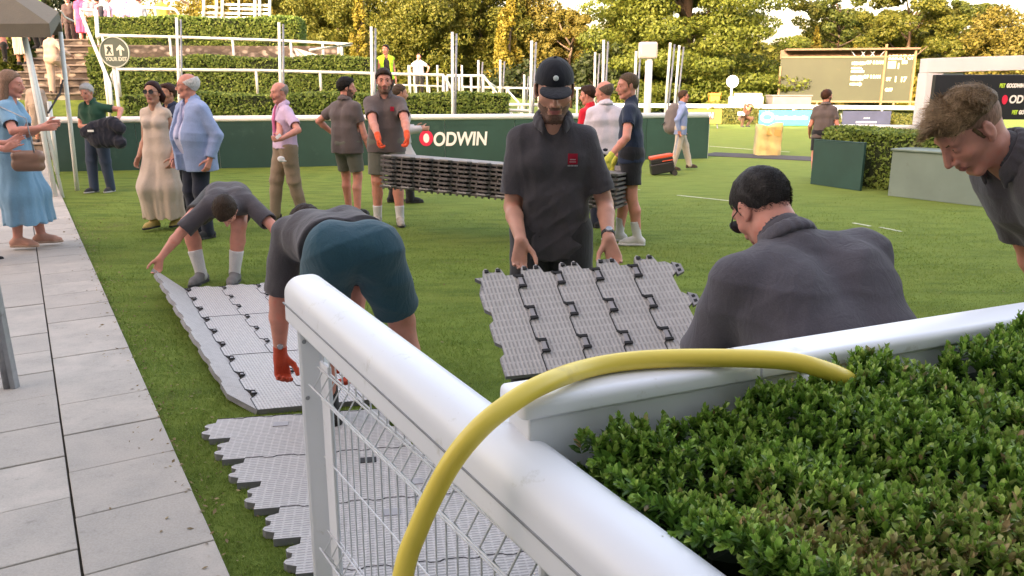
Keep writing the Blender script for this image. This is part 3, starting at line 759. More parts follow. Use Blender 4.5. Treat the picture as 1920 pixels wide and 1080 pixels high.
# ------------------------------------------------------------------ setting materials
def mat_grass():
    t = NT('lawn'); v = t.coord()
    a = t.noise(v, 900, 2); b = t.noise(v, 1.1, 6, .72); c_ = t.noise(t.coord((.35, 1, 1)), 5, 4, .6); d = t.noise(v, .18, 3)
    col = t.ramp(a, [(.25, (.110, .152, .027, 1)), (.5, (.182, .254, .046, 1)), (.8, (.27, .345, .082, 1))])
    col = t.mix(t.ramp(b, [(.38, (0, 0, 0, 1)), (.66, (.65, .65, .65, 1))]), col, (.175, .205, .040, 1))
    col = t.mix(t.ramp(c_, [(.42, (0, 0, 0, 1)), (.68, (.7, .7, .7, 1))]), col, (.070, .118, .020, 1))
    e_ = t.noise(v, .9, 5, .75); col = t.mix(t.ramp(e_, [(.62, (0, 0, 0, 1)), (.72, (.55, .55, .55, 1))]), col, (.125, .105, .055, 1))
    sp = t.n('ShaderNodeSeparateXYZ'); t.l(v, sp.inputs[0])
    mr = t.n('ShaderNodeMapRange'); mr.inputs[1].default_value = 4; mr.inputs[2].default_value = 15; t.l(sp.outputs[1], mr.inputs[0])
    mr2 = t.n('ShaderNodeMapRange'); mr2.inputs[1].default_value = -5; mr2.inputs[2].default_value = 5; t.l(sp.outputs[0], mr2.inputs[0])
    mm = t.n('ShaderNodeMath', operation='MULTIPLY'); t.l(mr.outputs[0], mm.inputs[0]); t.l(mr2.outputs[0], mm.inputs[1])
    dry = t.mix(t.ramp(d, [(.3, (0, 0, 0, 1)), (.7, (.4, .4, .4, 1))]), (.215, .315, .085, 1), (.27, .325, .105, 1))  # not dryness: brighter sky light far right, put into the lawn colour
    m3 = t.n('ShaderNodeMath', operation='MULTIPLY'); t.l(mm.outputs[0], m3.inputs[0]); m3.inputs[1].default_value = .75
    col = t.mix(m3.outputs[0], col, t.mix(.35, dry, col))
    t.l(col, t.b.inputs['Base Color']); t.b.inputs['Roughness'].default_value = .95; t.b.inputs['Specular IOR Level'].default_value = .1
    t.bump(t.noise(v, 250, 3), .7, .02)
    return t.m
LAWN = mat_grass()
def mat_slab():
    t = NT('paving'); v = t.coord(); g = t.n('ShaderNodeNewGeometry')
    c = t.ramp(g.outputs['Random Per Island'], [(0, (.37, .33, .285, 1)), (.5, (.44, .39, .335, 1)), (1, (.50, .445, .385, 1))])
    n = t.noise(v, 3.5, 6, .7); c = t.mix(t.ramp(n, [(.4, (0, 0, 0, 1)), (.66, (.85, .85, .85, 1))]), c, (.31, .285, .25, 1))
    n2 = t.noise(v, 120, 4, .7); c = t.mix(.25, c, t.ramp(n2, [(.3, (.25, .24, .22, 1)), (.7, (.60, .57, .55, 1))]))
    n3 = t.noise(v, 14, 5, .75); c = t.mix(t.ramp(n3, [(.62, (0, 0, 0, 1)), (.72, (.45, .45, .45, 1))]), c, (.20, .18, .15, 1))
    t.l(c, t.b.inputs['Base Color']); t.b.inputs['Roughness'].default_value = .85; t.bump(n2, .25, .003)
    return t.m
def mat_flint(name, base, stone, scale=7):
    t = NT(name); v = t.coord((1, 1, 1.6)); vo = t.n('ShaderNodeTexVoronoi'); vo.inputs['Scale'].default_value = scale; t.l(v, vo.inputs['Vector'])
    sp = t.n('ShaderNodeSeparateColor'); t.l(vo.outputs['Color'], sp.inputs[0])
    c = t.ramp(sp.outputs[0], [(0, dk(base, .6)), (.45, base), (.72, dk(stone, .7)), (.95, stone)])
    e = t.ramp(vo.outputs['Distance'], [(.25, (0, 0, 0, 1)), (.55, (.8, .8, .8, 1))])
    c = t.mix(e, c, dk(base, .5)); t.l(c, t.b.inputs['Base Color']); t.b.inputs['Roughness'].default_value = .9
    t.bump(vo.outputs['Distance'], -.6, .03)
    return t.m
FLINT = mat_flint('flint', (.17, .14, .115, 1), (.52, .46, .40, 1), 6)
STEP = mat_flint('step_stone', (.115, .095, .08, 1), (.60, .54, .46, 1), 3.2)
TREAD = mat_plain('tread', (.21, .18, .155), .9, .3, 6, bump=.3)
LEAF_H = mat_foliage('hedge_leaf', [(.055, .102, .014), (.100, .165, .024), (.150, .225, .036), (.20, .27, .052)], .6, .15, nscale=1.2)
LEAF_Y = mat_foliage('sunlit_hedge_leaf', [(.04, .055, .010), (.08, .09, .015), (.12, .12, .022)], .6, .2, nscale=.8)
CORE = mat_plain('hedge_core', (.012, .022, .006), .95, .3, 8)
BARK = mat_plain('bark', (.10, .07, .05), .9, .3, 8, bump=.5, bs=20)

# ------------------------------------------------------------------ lawn, path, strips
def bank(x, y):
    """height of the ground: the viewing bank behind the green hoarding"""
    x = np.asarray(x, float); y = np.asarray(y, float)
    st = lambda a, b, q: (lambda t: t * t * (3 - 2 * t))(np.clip((q - a) / (b - a), 0, 1))
    return 1.32 * st(18.6, 20.5, y) * (1 - st(-2.2, 4.2, x - (y - 20) * .06)) * (1 - st(50, 64, y)) 
def grid(name, xs, ys, zf, mat):
    X, Y = np.meshgrid(xs, ys, indexing='ij'); Z = zf(X, Y); V = np.stack([X, Y, Z], -1).reshape(-1, 3)
    i, j = np.meshgrid(np.arange(len(xs) - 1), np.arange(len(ys) - 1), indexing='ij'); a = (i * len(ys) + j).ravel()
    F = np.stack([a, a + len(ys), a + len(ys) + 1, a + 1], 1)
    o = link(name, npmesh(name, V, F), mat, None, True); tag(o, kind='structure'); return o
xs = np.concatenate([[-250, -120, -60, -35], np.arange(-22, 14.1, .6), [20, 35, 60, 120, 250]])
ys = np.concatenate([[-60, -20, -5, 0], np.arange(3, 17, 2.0), np.arange(18, 70, .8), [90, 130, 200, 400]])
grid('lawn', xs, ys, bank, LAWN)
# slab path: two courses running away to the left
AX = Vector((-.517, .856, 0)); BX = Vector((.856, .517, 0))        # along the path, across it
edge = G(430, 1080)
mb = MB(); rnd = random.Random(3)
off = 0
for c in range(3):
    wv = .425
    for k in range(-4, 46):
        ln = .43
        a = edge + AX * ((k + (.0, .44, .2)[c]) * ln) - BX * (c * wv + wv / 2)
        Mx = Matrix.Rotation(math.atan2(AX.y, AX.x) - math.pi / 2 + rnd.uniform(-.004, .004), 4, 'Z'); Mx.translation = a + Vector((0, 0, .008 + rnd.uniform(-.002, .003)))
        g = .009 if c != 0 else .006
        mb.box((0, 0, 0), (wv - .008, ln - g * .8, .036), Mx)
pth = mb.build('path', mat_slab(), bevel=.004); tag(pth, kind='structure')
mb = MB(); p0 = edge - BX * .66 - AX * 2; Mx = Matrix.Rotation(math.atan2(AX.y, AX.x) - math.pi / 2, 4, 'Z'); Mx.translation = p0 + AX * 9 + Vector((0, 0, .003))
mb.box((0, 0, 0), (1.27, 19.5, .006), Mx); tag(mb.build('path_bed', mat_plain('joint_soil', (.055, .045, .03), .95, .4, 30)), kind='structure')
# apron of paving further left, below the marquee
mb = MB(); Mx = Matrix.Rotation(math.atan2(AX.y, AX.x) - math.pi / 2, 4, 'Z'); Mx.translation = edge - BX * (1.345 + 3) + AX * 5 + Vector((0, 0, .010))
mb.box((0, 0, 0), (6, 20, .02), Mx); tag(mb.build('side_pavement', mat_plain('old_paving', (.36, .34, .315), .85, .12, 4, dirt=((.25, .23, .2), 5, .55))), kind='structure')
# dark rubber crossing on the far grass and faint white lines
mb = MB(); a, b = G(1325, 289), G(1530, 304); mb.bar(a + Vector((0, 0, .008)), b + Vector((1.5, -.12, .008)), 1.15, .012)
tag(mb.build('rubber_track', mat_plain('track', (.045, .045, .055), .9, .2, 5)), kind='structure')
mb = MB()
for (x0, y0, x1, y1, w_) in ((1270, 366, 1420, 382, .05), (1600, 418, 1632, 424, .05), (1650, 426, 1690, 434, .045), (1330, 274, 1420, 281, .09), (1450, 283, 1480, 285, .08), (1150, 350, 1200, 356, .03)):
    mb.bar(G(x0, y0, .006), G(x1, y1, .006), w_, .004)
tag(mb.build('line_marking', mat_plain('chalk', (.42, .47, .33), .9, .25, 9)), kind='structure')

# ------------------------------------------------------------------ leaves
def rquads(P, N, size, rs, asp=.6, sz_var=.5):
    """leaf quads at P facing N with random spin"""
    n = len(P); N = N / (np.linalg.norm(N, axis=1)[:, None] + 1e-9)
    a = rs.normal(size=(n, 3)); t = np.cross(N, a); t /= (np.linalg.norm(t, axis=1)[:, None] + 1e-9); b = np.cross(N, t)
    s = size * (1 + sz_var * rs.uniform(-1, 1, n))[:, None]
    V = np.stack([P - t * s, P - b * s * asp * .9 + t * s * .1, P + t * s, P + b * s * asp], 1)
    return V.reshape(-1, 3), np.arange(4 * n).reshape(-1, 4)
def leafy_box(name, p, q, depth, z0, z1, mat, dens=1400, size=.035, label=None, cat='hedge', group=None, seed=1, wob=.05, parent=None, ends=True):
    """clipped hedge from p to q (front face line, world xy), depth to the back"""
    rs = np.random.RandomState(seed); p = nv(*p[:2]); q = nv(*q[:2]); L = np.linalg.norm(q - p); d = (q - p) / L; n = nv(-d[1], d[0])
    if n[1] < 0: n = -n
    root = empty('hedge', (*(p + (q - p) / 2 + n * depth / 2), z0))
    tag(root, label, cat, group)
    pts = []; nor = []
    def face(area, f):
        m = int(area * dens); u = rs.uniform(0, 1, m); v = rs.uniform(0, 1, m); a, b = f(u, v); pts.append(a); nor.append(np.tile(b, (m, 1)))
    Hh = z1 - z0
    f3 = lambda xy, z: np.concatenate([xy, z[:, None]], 1)
    face(L * Hh, lambda u, v: (f3(p + np.outer(u * L, d), z0 + v * Hh), nv(-n[0], -n[1], .3)))
    face(L * depth, lambda u, v: (f3(p + np.outer(u * L, d) + np.outer(v * depth, n), z1 + 0 * v), nv(-n[0] * .3, -n[1] * .3, 1)))
    for e, sg in ((0, -1), (L, 1)):
        face(depth * Hh, lambda u, v: (f3(p + d * e + np.outer(u * depth, n), z0 + v * Hh), nv(d[0] * sg, d[1] * sg, .3)))
    P = np.concatenate(pts); N = np.concatenate(nor)
    w_ = np.sin(P[:, 0] * 2.1 + seed) * np.sin(P[:, 1] * 1.7 + P[:, 2] * 3) * wob
    P = P + N * w_[:, None] + rs.normal(size=P.shape) * size * .5; N = N + rs.normal(size=N.shape) * .75
    V, F = rquads(P, N, size, rs); V -= nv(*root.location)
    link('foliage', npmesh('foliage', V, F), mat, root)
    mb = MB(); ang = math.atan2(d[1], d[0]); Mx = Matrix.Rotation(ang, 4, 'Z'); c = (p + q) / 2 + n * depth / 2
    Mx.translation = Vector((c[0], c[1], (z0 + z1) / 2)) - root.location
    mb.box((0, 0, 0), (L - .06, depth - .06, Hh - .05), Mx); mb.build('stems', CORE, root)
    return root
def tree(px, base_y, Y, hgt, rad, mat, label, cat='tree', group=None, z0=0.0, kind='round', n=9000, leaf=.22, seed=1, low=.12, trunk=.22):
    rs = np.random.RandomState(seed); b = at(px, base_y, Y); root = empty('tree', (b.x, Y, z0)); tag(root, label, cat, group)
    rn = random.Random(seed)
    if kind in ('round', 'loose'):
        nc = int(170 if kind == 'round' else 90); C = []
        while len(C) < nc:
            q = rs.uniform(-1, 1, 3)
            if q @ q > 1 or q @ q < .12: continue
            C.append(q)
        C = np.array(C); lump = 1 + .22 * np.sin(C[:, 0] * 5 + seed) * np.cos(C[:, 1] * 4 + C[:, 2] * 5)
        C = C * lump[:, None]
        cz = hgt * (low + (1 - low) / 2); hz = hgt * (1 - low) / 2
        C = C * nv(rad, rad, hz) + nv(0, 0, cz); R_ = rs.uniform(.14, .30, nc) * rad * (1 if kind == 'round' else .72); sc = nv(1, 1, .75)
    elif kind == 'cone':
        nc = 60; tt = rs.uniform(0, 1, nc) ** .8; an = rs.uniform(0, 6.28, nc); rr = rad * (1 - tt) ** .85 * rs.uniform(.45, .9, nc)
        C = np.stack([rr * np.cos(an), rr * np.sin(an), hgt * (low + (1 - low) * tt * .96)], 1); R_ = rad * (.34 * (1 - tt) + .10); sc = nv(.8, .8, 1.6)
    else:                                    # layered conifer: drooping flat shelves round the trunk
        C = []; R_ = []
        for k in range(26):
            t_ = k / 25; zz = hgt * (low + (1 - low) * t_); rr = rad * (1 - t_ * .72) * (.9 + .2 * rn.random())
            for j in range(int(13 * (1 - t_ * .4))):
                an = rn.random() * 6.28; f = math.sqrt(rn.random()); C.append((rr * f * math.cos(an), rr * f * math.sin(an), zz - f * f * rr * .20 + rn.uniform(-.15, .15))); R_.append(rad * (.15 + .10 * rn.random()))
        C = np.array(C); R_ = np.array(R_); sc = nv(1, 1, .30)
    wts = R_ ** 2; idx = rs.choice(len(C), n, p=wts / wts.sum())
    d = rs.normal(size=(n, 3)); d /= np.linalg.norm(d, axis=1)[:, None]
    rr = R_[idx] * rs.uniform(.55, 1.05, n) ** .6
    P = C[idx] + d * rr[:, None] * sc; N = d + rs.normal(size=d.shape) * .6 + nv(0, 0, .3)
    V, F = rquads(P, N, leaf, rs, .62)
    link('crown', npmesh('crown', V, F), mat, root)
    mb = MB(); th = hgt * (.92 if kind in ('cone', 'cedar') else .7)
    pts = [Vector((math.sin(k * 1.3 + seed) * .08 * k * .3, math.cos(k + seed) * .05 * k, th * k / 7)) for k in range(8)]
    mb.tube(pts, [trunk * (1 - .82 * k / 7) for k in range(8)], 8)
    if kind != 'cone':
        for k in range(16):
            c = Vector(C[rn.randrange(len(C))]); z = max(hgt * low * .8, min(th * .9, c.z - rad * .35)); s_ = Vector((0, 0, z))
            mid = (s_ + c) / 2 + Vector((0, 0, -.1 * rad * rn.random())); mb.tube([s_, mid, c], [trunk * .38, trunk * .22, trunk * .06], 6)
    mb.build('trunk', BARK, root, smooth=True)
    return root
fol = lambda nm, a, b, c, tr=.3: mat_foliage(nm, [tuple(.55 * q for q in a), tuple(.55 * q for q in b), tuple(.55 * q for q in c)], .65, tr, nscale=.45)
T_CED = fol('cedar_leaf', (.070, .105, .012), (.150, .200, .022), (.250, .285, .036), .4)
T_YEL = fol('golden_leaf', (.15, .135, .012), (.25, .215, .018), (.36, .29, .03))
T_OLV = fol('olive_leaf', (.085, .115, .014), (.160, .185, .022), (.25, .25, .035), .45)
T_GRN = fol('green_leaf', (.055, .085, .012), (.110, .150, .020), (.18, .21, .035), .4)
T_AUT = fol('autumn_leaf', (.125, .120, .016), (.20, .18, .026), (.30, .25, .045), .4)
T_DRK = fol('dark_leaf', (.018, .030, .008), (.035, .055, .012), (.06, .085, .018))
rn = random.Random(5)
# the wood on the left and behind, tree by tree
WOOD = [(500, 60, 11, 3.6, 'olive', 'round'), (575, 66, 13, 4.2, 'golden', 'round'), (640, 58, 9.5, 3.0, 'olive', 'round'), (725, 62, 12, 3.8, 'olive', 'round'), (790, 56, 9.6, 3.4, 'olive', 'round'),
        (855, 64, 12, 4.2, 'green', 'round'), (905, 60, 10.5, 3.2, 'olive', 'round'), (1010, 62, 9.2, 3.0, 'autumn', 'round'), (1068, 58, 7.2, 2.4, 'autumn', 'loose'), (430, 58, 12, 4.0, 'golden', 'round')]
MATS = {'olive': T_OLV, 'golden': T_YEL, 'green': T_GRN, 'autumn': T_AUT, 'cedar': T_CED, 'dark': T_DRK}
LB = {'500': 'olive broadleaf tree just right of the bench stand at the top of the bank', '575': 'tall golden broadleaf tree left of the slim golden cypress', '640': 'olive tree touching the left side of the slim golden cypress',
      '725': 'olive tree behind the steward in the lime vest', '790': 'dull olive tree directly behind the man in white shirt and dark tie', '855': 'tall green tree right of the white-shirted man on the bank', '905': 'olive tree left of the yellow plume tree',
      '1010': 'orange tinted tree right behind the navy baseball cap', '1068': 'low orange tinted tree in the gap left of the huge cedar', '430': 'golden tree behind the bench stand at the top of the bank'}
for i, (px, Y, hh, rr, mt, kd) in enumerate(WOOD):
    tree(px, 200, Y, hh, rr, MATS[mt], LB[str(px)], group='trees of the wood behind the bank', kind=kd, n=30000, leaf=.098, seed=10 + i, low=.06)
tree(682, 200, 42, 6.6, 1.05, T_YEL, 'slim golden cypress standing out left of the steward in the vest', kind='cone', n=12000, leaf=.085, seed=31, low=.1)
tree(955, 200, 50, 8.0, 1.7, T_YEL, 'yellow plume shaped tree left of the navy baseball cap', kind='cone', n=16000, leaf=.10, seed=32, low=.0)
tree(975, 200, 40, 2.5, 1.7, T_DRK, 'dark low bush below the yellow plume tree', 'bush', kind='round', n=3500, leaf=.11, seed=33, low=.0, trunk=.08, z0=.2)
tree(1278, 200, 52, 17, 7.7, T_CED, 'huge spreading green cedar above the backpack man', kind='cedar', n=160000, leaf=.10, seed=40, low=.10, trunk=.6)
tree(1130, 200, 50, 4.0, 2.0, T_DRK, 'dark shrub under the left side of the cedar', 'bush', kind='round', n=4000, leaf=.14, seed=41, low=0, trunk=.08)
tree(1245, 200, 56, 3.6, 2.6, T_DRK, 'dark shrub behind the white box on its post', 'bush', kind='round', n=9000, leaf=.10, seed=42, low=0, trunk=.08)
tree(1390, 200, 56, 3.4, 2.6, T_DRK, 'dark shrub behind the round white disc sign', 'bush', kind='round', n=9000, leaf=.10, seed=43, low=0, trunk=.08)
tree(1520, 200, 60, 6.0, 1.3, T_YEL, 'golden cone tree rising behind the left half of the result board', kind='cone', n=9000, leaf=.10, seed=44, low=.05)
tree(1592, 200, 62, 4.8, 1.3, T_YEL, 'short golden conifer above the middle of the result board', kind='cone', n=8000, leaf=.10, seed=45, low=.05)
tree(1560, 200, 72, 12, 3.6, T_GRN, 'loose green tree with sky gaps behind the result board', kind='loose', n=16000, leaf=.12, seed=46, low=.25)
tree(1690, 200, 66, 10.5, 4.0, T_OLV, 'olive tree above the right end of the result board', kind='loose', n=30000, leaf=.115, seed=47, low=.05, trunk=.3)
tree(1760, 200, 74, 12, 3.4, T_GRN, 'green tree behind the white portal post', kind='loose', n=24000, leaf=.12, seed=48, low=.05)
tree(1860, 200, 64, 7.6, 3.4, T_AUT, 'russet tree standing above the white portal beam', kind='round', n=20000, leaf=.12, seed=49, low=.02)
tree(1950, 200, 70, 7.6, 3.2, T_OLV, 'olive tree at the right edge behind the black screen', kind='round', n=10000, leaf=.13, seed=50, low=.02)
tree(1700, 200, 58, 3.4, 1.0, T_YEL, 'golden shrub beside the right end of the result board', 'bush', kind='cone', n=3000, leaf=.12, seed=51, low=0, trunk=.06)
tree(1625, 200, 49.5, 1.7, 1.3, T_YEL, 'low golden bush under the result board', 'bush', kind='round', n=2500, leaf=.1, seed=52, low=0, trunk=.05)
tree(1478, 200, 66, 5.0, 2.0, T_OLV, 'small olive tree left of the result board', kind='round', n=3500, leaf=.17, seed=53, low=.02)
tree(90, 200, 44, 8.0, 3.0, T_DRK, 'dark tree behind the head of the stone stairs', kind='round', n=9000, leaf=.13, seed=60, low=.02)
tree(-60, 200, 40, 8.5, 3.2, T_OLV, 'olive tree behind the marquee roof at the left edge', kind='round', n=7000, leaf=.13, seed=61, low=.02)
# far wood that reads as one mass
rs = np.random.RandomState(9); n = 150000
X = rs.uniform(-115, 115, n); Zt = 6.2 + 1.0 * np.sin(X * .21) + .9 * np.sin(X * .57 + 1) + 2.5 * (X < 2) + 1.0 * (X > 14); Z = rs.uniform(0, 1, n) ** .8 * Zt; Yy = 88 + rs.uniform(-2.5, 2.5, n) + np.sin(X * .3) * 2 + np.sin(Z * 1.4 + X) * .8
V, F = rquads(np.stack([X, Yy, Z], 1), rs.normal(size=(n, 3)) + nv(0, -1, .4), .34, rs)
tag(link('far_wood', npmesh('far_wood', V, F), T_OLV), 'distant line of trees closing the racecourse behind everything', 'woodland', kind='stuff')

# ------------------------------------------------------------------ grandstand behind the viewer (its shade covers the lawn)
gs = empty('grandstand', (0, -12, 0)); tag(gs, 'pale grandstand behind the viewer whose shade covers the lawn', 'building')
mb = MB(); mb.box((0, 0, 6.6), (150, 14, 13.2)); mb.build('wall', mat_plain('render', (.42, .42, .46), .8, .08, .5), gs)
mb = MB()
for k in range(4): mb.box((0, 7.6, 2.9 + k * 3.1), (150, 1.6, .25))
mb.build('balcony', M['white_paint'], gs)
mb = MB(); mb.box((0, .3, 13.4), (152, 15.5, .35)); mb.build('roof', M['galv'], gs)

# ------------------------------------------------------------------ green hoarding with its white rail
wa, wb = G(104, 322), G(1326, 297)
WD = (wb - wa).normalized(); WL = (wb - wa).length; WN = Vector((WD.y, -WD.x, 0))     # WN faces the camera
hd = empty('hoarding', wa); tag(hd, 'long dark green hoarding topped by a thick white rail across the lawn', 'hoarding')
np_ = 9
for k in range(np_):
    a = WD * (WL * k / np_ + .006); b = WD * (WL * (k + 1) / np_ - .006); mb = MB()
    mb.bar(a + Vector((0, 0, .47)), b + Vector((0, 0, .47)), .03, .94); mb.bar(a + WN * .004 + Vector((0, 0, .85)), b + WN * .004 + Vector((0, 0, .85)), .032, .05)
    mb.build('panel', M['green_board'], hd)
mb = MB(); prof = [(math.cos(a) * .055, 1.0 + math.sin(a) * .062) for a in np.linspace(0, 2 * math.pi, 17)[:-1]]
mb.sweep(prof, -WD * .05, WD * WL * .997 ); mb.build('top_rail', M['white_plastic'], hd, smooth=True)
mb = MB()
for k in range(np_ + 1): p = WD * (WL * k / np_) - WN * .06; mb.bar(p, p + Vector((0, 0, .97)), .06, .06, (1, 0, 0))
mb.build('posts', M['white_paint'], hd)['kind'] = 'stuff'
def text_obj(txt, size, M_, mat, parent=None, name='lettering', extrude=.002, bold=.0, shear=0, wscale=1.0, align='LEFT'):
    cu = bpy.data.curves.new('txt', 'FONT'); cu.body = txt; cu.size = size; cu.extrude = extrude; cu.offset = bold; cu.shear = shear; cu.align_x = align
    o = bpy.data.objects.new('txt', cu); COL.objects.link(o)
    bpy.context.view_layer.update(); dg = bpy.context.evaluated_depsgraph_get()
    me = bpy.data.meshes.new_from_object(o.evaluated_get(dg)); bpy.data.objects.remove(o)
    me.transform(M_ @ Matrix.Diagonal((wscale, 1, 1, 1))); me.materials.clear()
    me.name = name; return link(name, me, mat, parent)
def wallM(origin, d, up=(0, 0, 1)):            # text plane: x along d, y up
    d = Vector(d).normalized(); u = Vector(up); n = d.cross(u); m = Matrix((d, u, n)).transposed().to_4x4(); m.translation = Vector(origin); return m
SIGNW = mat_plain('sign_white', (.78, .78, .78), .5, .04, 10); SIGNR = mat_plain('sign_red', (.62, .02, .07), .5, .05, 10)
def on_wall(px):                                # parameter along hoarding for a pixel column
    d = ray(px, 300); # solve wa + WD t == d*k in xy
    A = np.array([[WD.x, -d.x], [WD.y, -d.y]]); t, k = np.linalg.solve(A, [-wa.x, -wa.y]); return t
t0 = on_wall(812)
text_obj('ODWIN', .40, wallM(WD * t0 + WN * .022 + Vector((0, 0, .40)), WD), SIGNW, hd, bold=.012, shear=.12, wscale=.82)
mb = MB(); c = WD * (on_wall(800)) + WN * .022 + Vector((0, 0, .56))
ring = [(math.cos(a), math.sin(a)) for a in np.linspace(0, 2 * math.pi, 25)[:-1]]
mb.prism([(x * .15, y * .17) for x, y in ring], wallM(c, WD), .004); em = mb.build('emblem', SIGNR, hd)
mb = MB(); mb.prism([(x * .065, y * .10) for x, y in ring], wallM(c + WN * .004, WD), .004); mb.build('emblem_centre', SIGNW, em)

# ------------------------------------------------------------------ terraces: stairs, hedges, flint walls, rails
def P2(px, py, Y): p = at(px, py, Y); return p
zA = at(500, 178, 18.6).z
leafy_box('hedge', at(232, 200, 18.4), at(955, 200, 18.9), .9, 0, zA, LEAF_H, 1500, .035, 'lowest clipped hedge directly behind the hoarding rail', seed=1, group='terrace hedges')
leafy_box('hedge', at(168, 150, 20.6), at(700, 150, 21.0), .9, 1.25, at(500, 108, 20.8).z, LEAF_H, 1400, .036, 'second clipped terrace hedge up, right of the round sign', seed=2, group='terrace hedges')
leafy_box('hedge', at(165, 60, 23.6), at(560, 60, 24.0), 1.0, 2.4, at(350, 33, 23.8).z, LEAF_H, 1300, .038, 'topmost clipped terrace hedge below the crowd', seed=3, group='terrace hedges')
# ledges (terrace tops)
def slabbox(name, p, q, depth, z0, z1, mat, **k):
    mb = MB(); p = Vector(p); q = Vector(q); p.z = q.z = 0; d = (q - p).normalized(); n = Vector((-d.y, d.x, 0)); n = n if n.y > 0 else -n
    mb.bar(p + n * depth / 2 + Vector((0, 0, (z0 + z1) / 2)), q + n * depth / 2 + Vector((0, 0, (z0 + z1) / 2)), depth, z1 - z0)
    o = mb.build(name, mat); recenter(o, ((p + q) / 2 + n * depth / 2)); tag(o, **k); return o
KERB = mat_plain('kerb_stone', (.38, .35, .29), .85, .15, 3)
slabbox('terrace_ledge', at(232, 172, 19.5), at(860, 172, 19.9), 1.0, 0, zA - .03, KERB, kind='structure')
slabbox('flint_wall', at(236, 100, 22.0), at(640, 100, 22.4), .5, 1.2, at(400, 86, 22.2).z, FLINT, label='low flint retaining wall between the second and topmost hedges', cat='wall')
slabbox('terrace_ledge', at(166, 100, 22.52), at(560, 100, 22.92), 1.1, 0, at(400, 88, 22.5).z, LAWN, kind='structure')
slabbox('top_terrace', at(60, 40, 24.7), at(560, 40, 25.1), 6, 0, 2.75, KERB, kind='structure')
# fallen pale canvas at the end of the flint wall
mb = MB()
for (a, b, c_) in (((550, 90), (580, 112), (560, 112)), ((553, 90), (600, 104), (582, 113)), ((556, 91), (612, 108), (600, 113)), ((545, 96), (560, 112), (548, 112))):
    p = [at(a[0], a[1], 21.4), at(b[0], b[1], 21.2), at(c_[0], c_[1], 21.0)]; mb.face(p); mb.face([q + Vector((.01, .03, 0)) for q in p][::-1])
tag(mb.build('canvas_sheet', mat_cloth('canvas', (.62, .58, .50))), 'crumpled pale canvas sheet at the right end of the flint wall', 'sheet')
# stairs
st = empty('staircase', (at(60, 200, 18.4).x, 18.4, 0)); tag(st, 'flint faced garden stairs climbing behind the marquee posts', 'stairs')
x0, x1_ = at(-60, 100, 20).x, at(168, 100, 20.0).x
mbr = MB(); mbt = MB()
for k in range(16):
    z = .185 * (k + 1); y = 18.4 + .37 * k
    mbr.box(((x0 + x1_) / 2 - st.location.x, (y + 25) / 2 - 18.4, z - .0925 - .02), (x1_ - x0 + k * .03, 25 - y, .185 - .004))
    mbt.box(((x0 + x1_) / 2 - st.location.x, y + .17 - 18.4, z - .008), (x1_ - x0 + k * .03 + .03, .42, .045))
mbr.build('risers', STEP, st)['kind'] = 'stuff'; mbt.build('treads', TREAD, st, bevel=.01)['kind'] = 'stuff'

# rails
def rail(name, pts, r, posts, zfn, label, mat=None, group=None, rp=None, extra=None):
    """tube through pts; posts = list of (point on rail) dropped to height zfn"""
    pts = [Vector(p) for p in pts]; o = pts[0].copy(); o.z = 0; root = empty(name, o); tag(root, label, 'railing', group)
    mt = mat or M['white_paint']; mb = MB(); mb.tube([p - o for p in pts], r, 8); mb.build('rail_tube', mt, root, smooth=True)
    for p in posts:
        p = Vector(p); mb = MB(); z = zfn(p) if callable(zfn) else zfn; q = Vector((p.x, p.y, z)); mb.tube([q - o, p - o], rp or r * .9, 8); mb.build('post', mt, root, smooth=True)
    if extra:
        for e in extra: mb = MB(); mb.tube([Vector(p) - o for p in e], r * .8, 8); mb.build('lower_rail', mt, root, smooth=True)
    return root
Yr = 19.35
pp = [at(218, 170, Yr), at(209, 140, Yr), at(214, 130, Yr), at(480, 132, Yr), at(830, 141, Yr)]
rail('terrace_railing', pp + [at(833, 144, Yr), at(874, 212, Yr)], .034, [at(x, 128 + (x - 215) * .0195, Yr) for x in (220, 480, 600, 700)] + [at(831, 142, Yr), at(872, 208, Yr)], lambda p: max(zA - .05 if p.x < at(800, 150, Yr).x else .9, 0), 'white railing along the ledge above the lowest hedge, bent down at both ends', group='terrace railings')
Yr = 21.5
rail('terrace_railing', [at(184, 66, Yr), at(345, 70, Yr), at(522, 76, Yr), at(660, 83, Yr), at(580, 94, Yr - .8)], .036, [at(x, 66 + (x - 184) * .036, Yr) for x in (192, 318, 436, 545, 605, 634, 640)], 2.1, 'white railing in front of the flint wall, pointed at its right end', group='terrace railings')
Yr = 24.4
rail('terrace_railing', [at(178, 30, Yr), at(180, 12, Yr), at(190, 8, Yr), at(328, 17, Yr), at(338, 30, Yr)], .036, [at(x, 8 + (x - 190) * .065, Yr) for x in (202, 245, 290)], 2.8, 'short white railing at the top of the bank in front of the crowd', group='terrace railings')
rail('stair_handrail', [at(179, 20, 23.6), at(150, 18, 23.6), at(152, 25, 23.4), at(205, 155, 19.0), at(210, 200, 18.6)], .042, [at(178, 20, 23.6), at(196, 133, 19.8)], lambda p: p.z - 1.3, 'white sloping handrail on the right side of the flint stairs', group='stair handrails')
rail('stair_handrail', [at(180, 20, 23.3), at(183, 70, 22.0), at(186, 68, 21.6)], .05, [], 0, 'short white handrail joining the stairs to the upper railing', group='stair handrails')
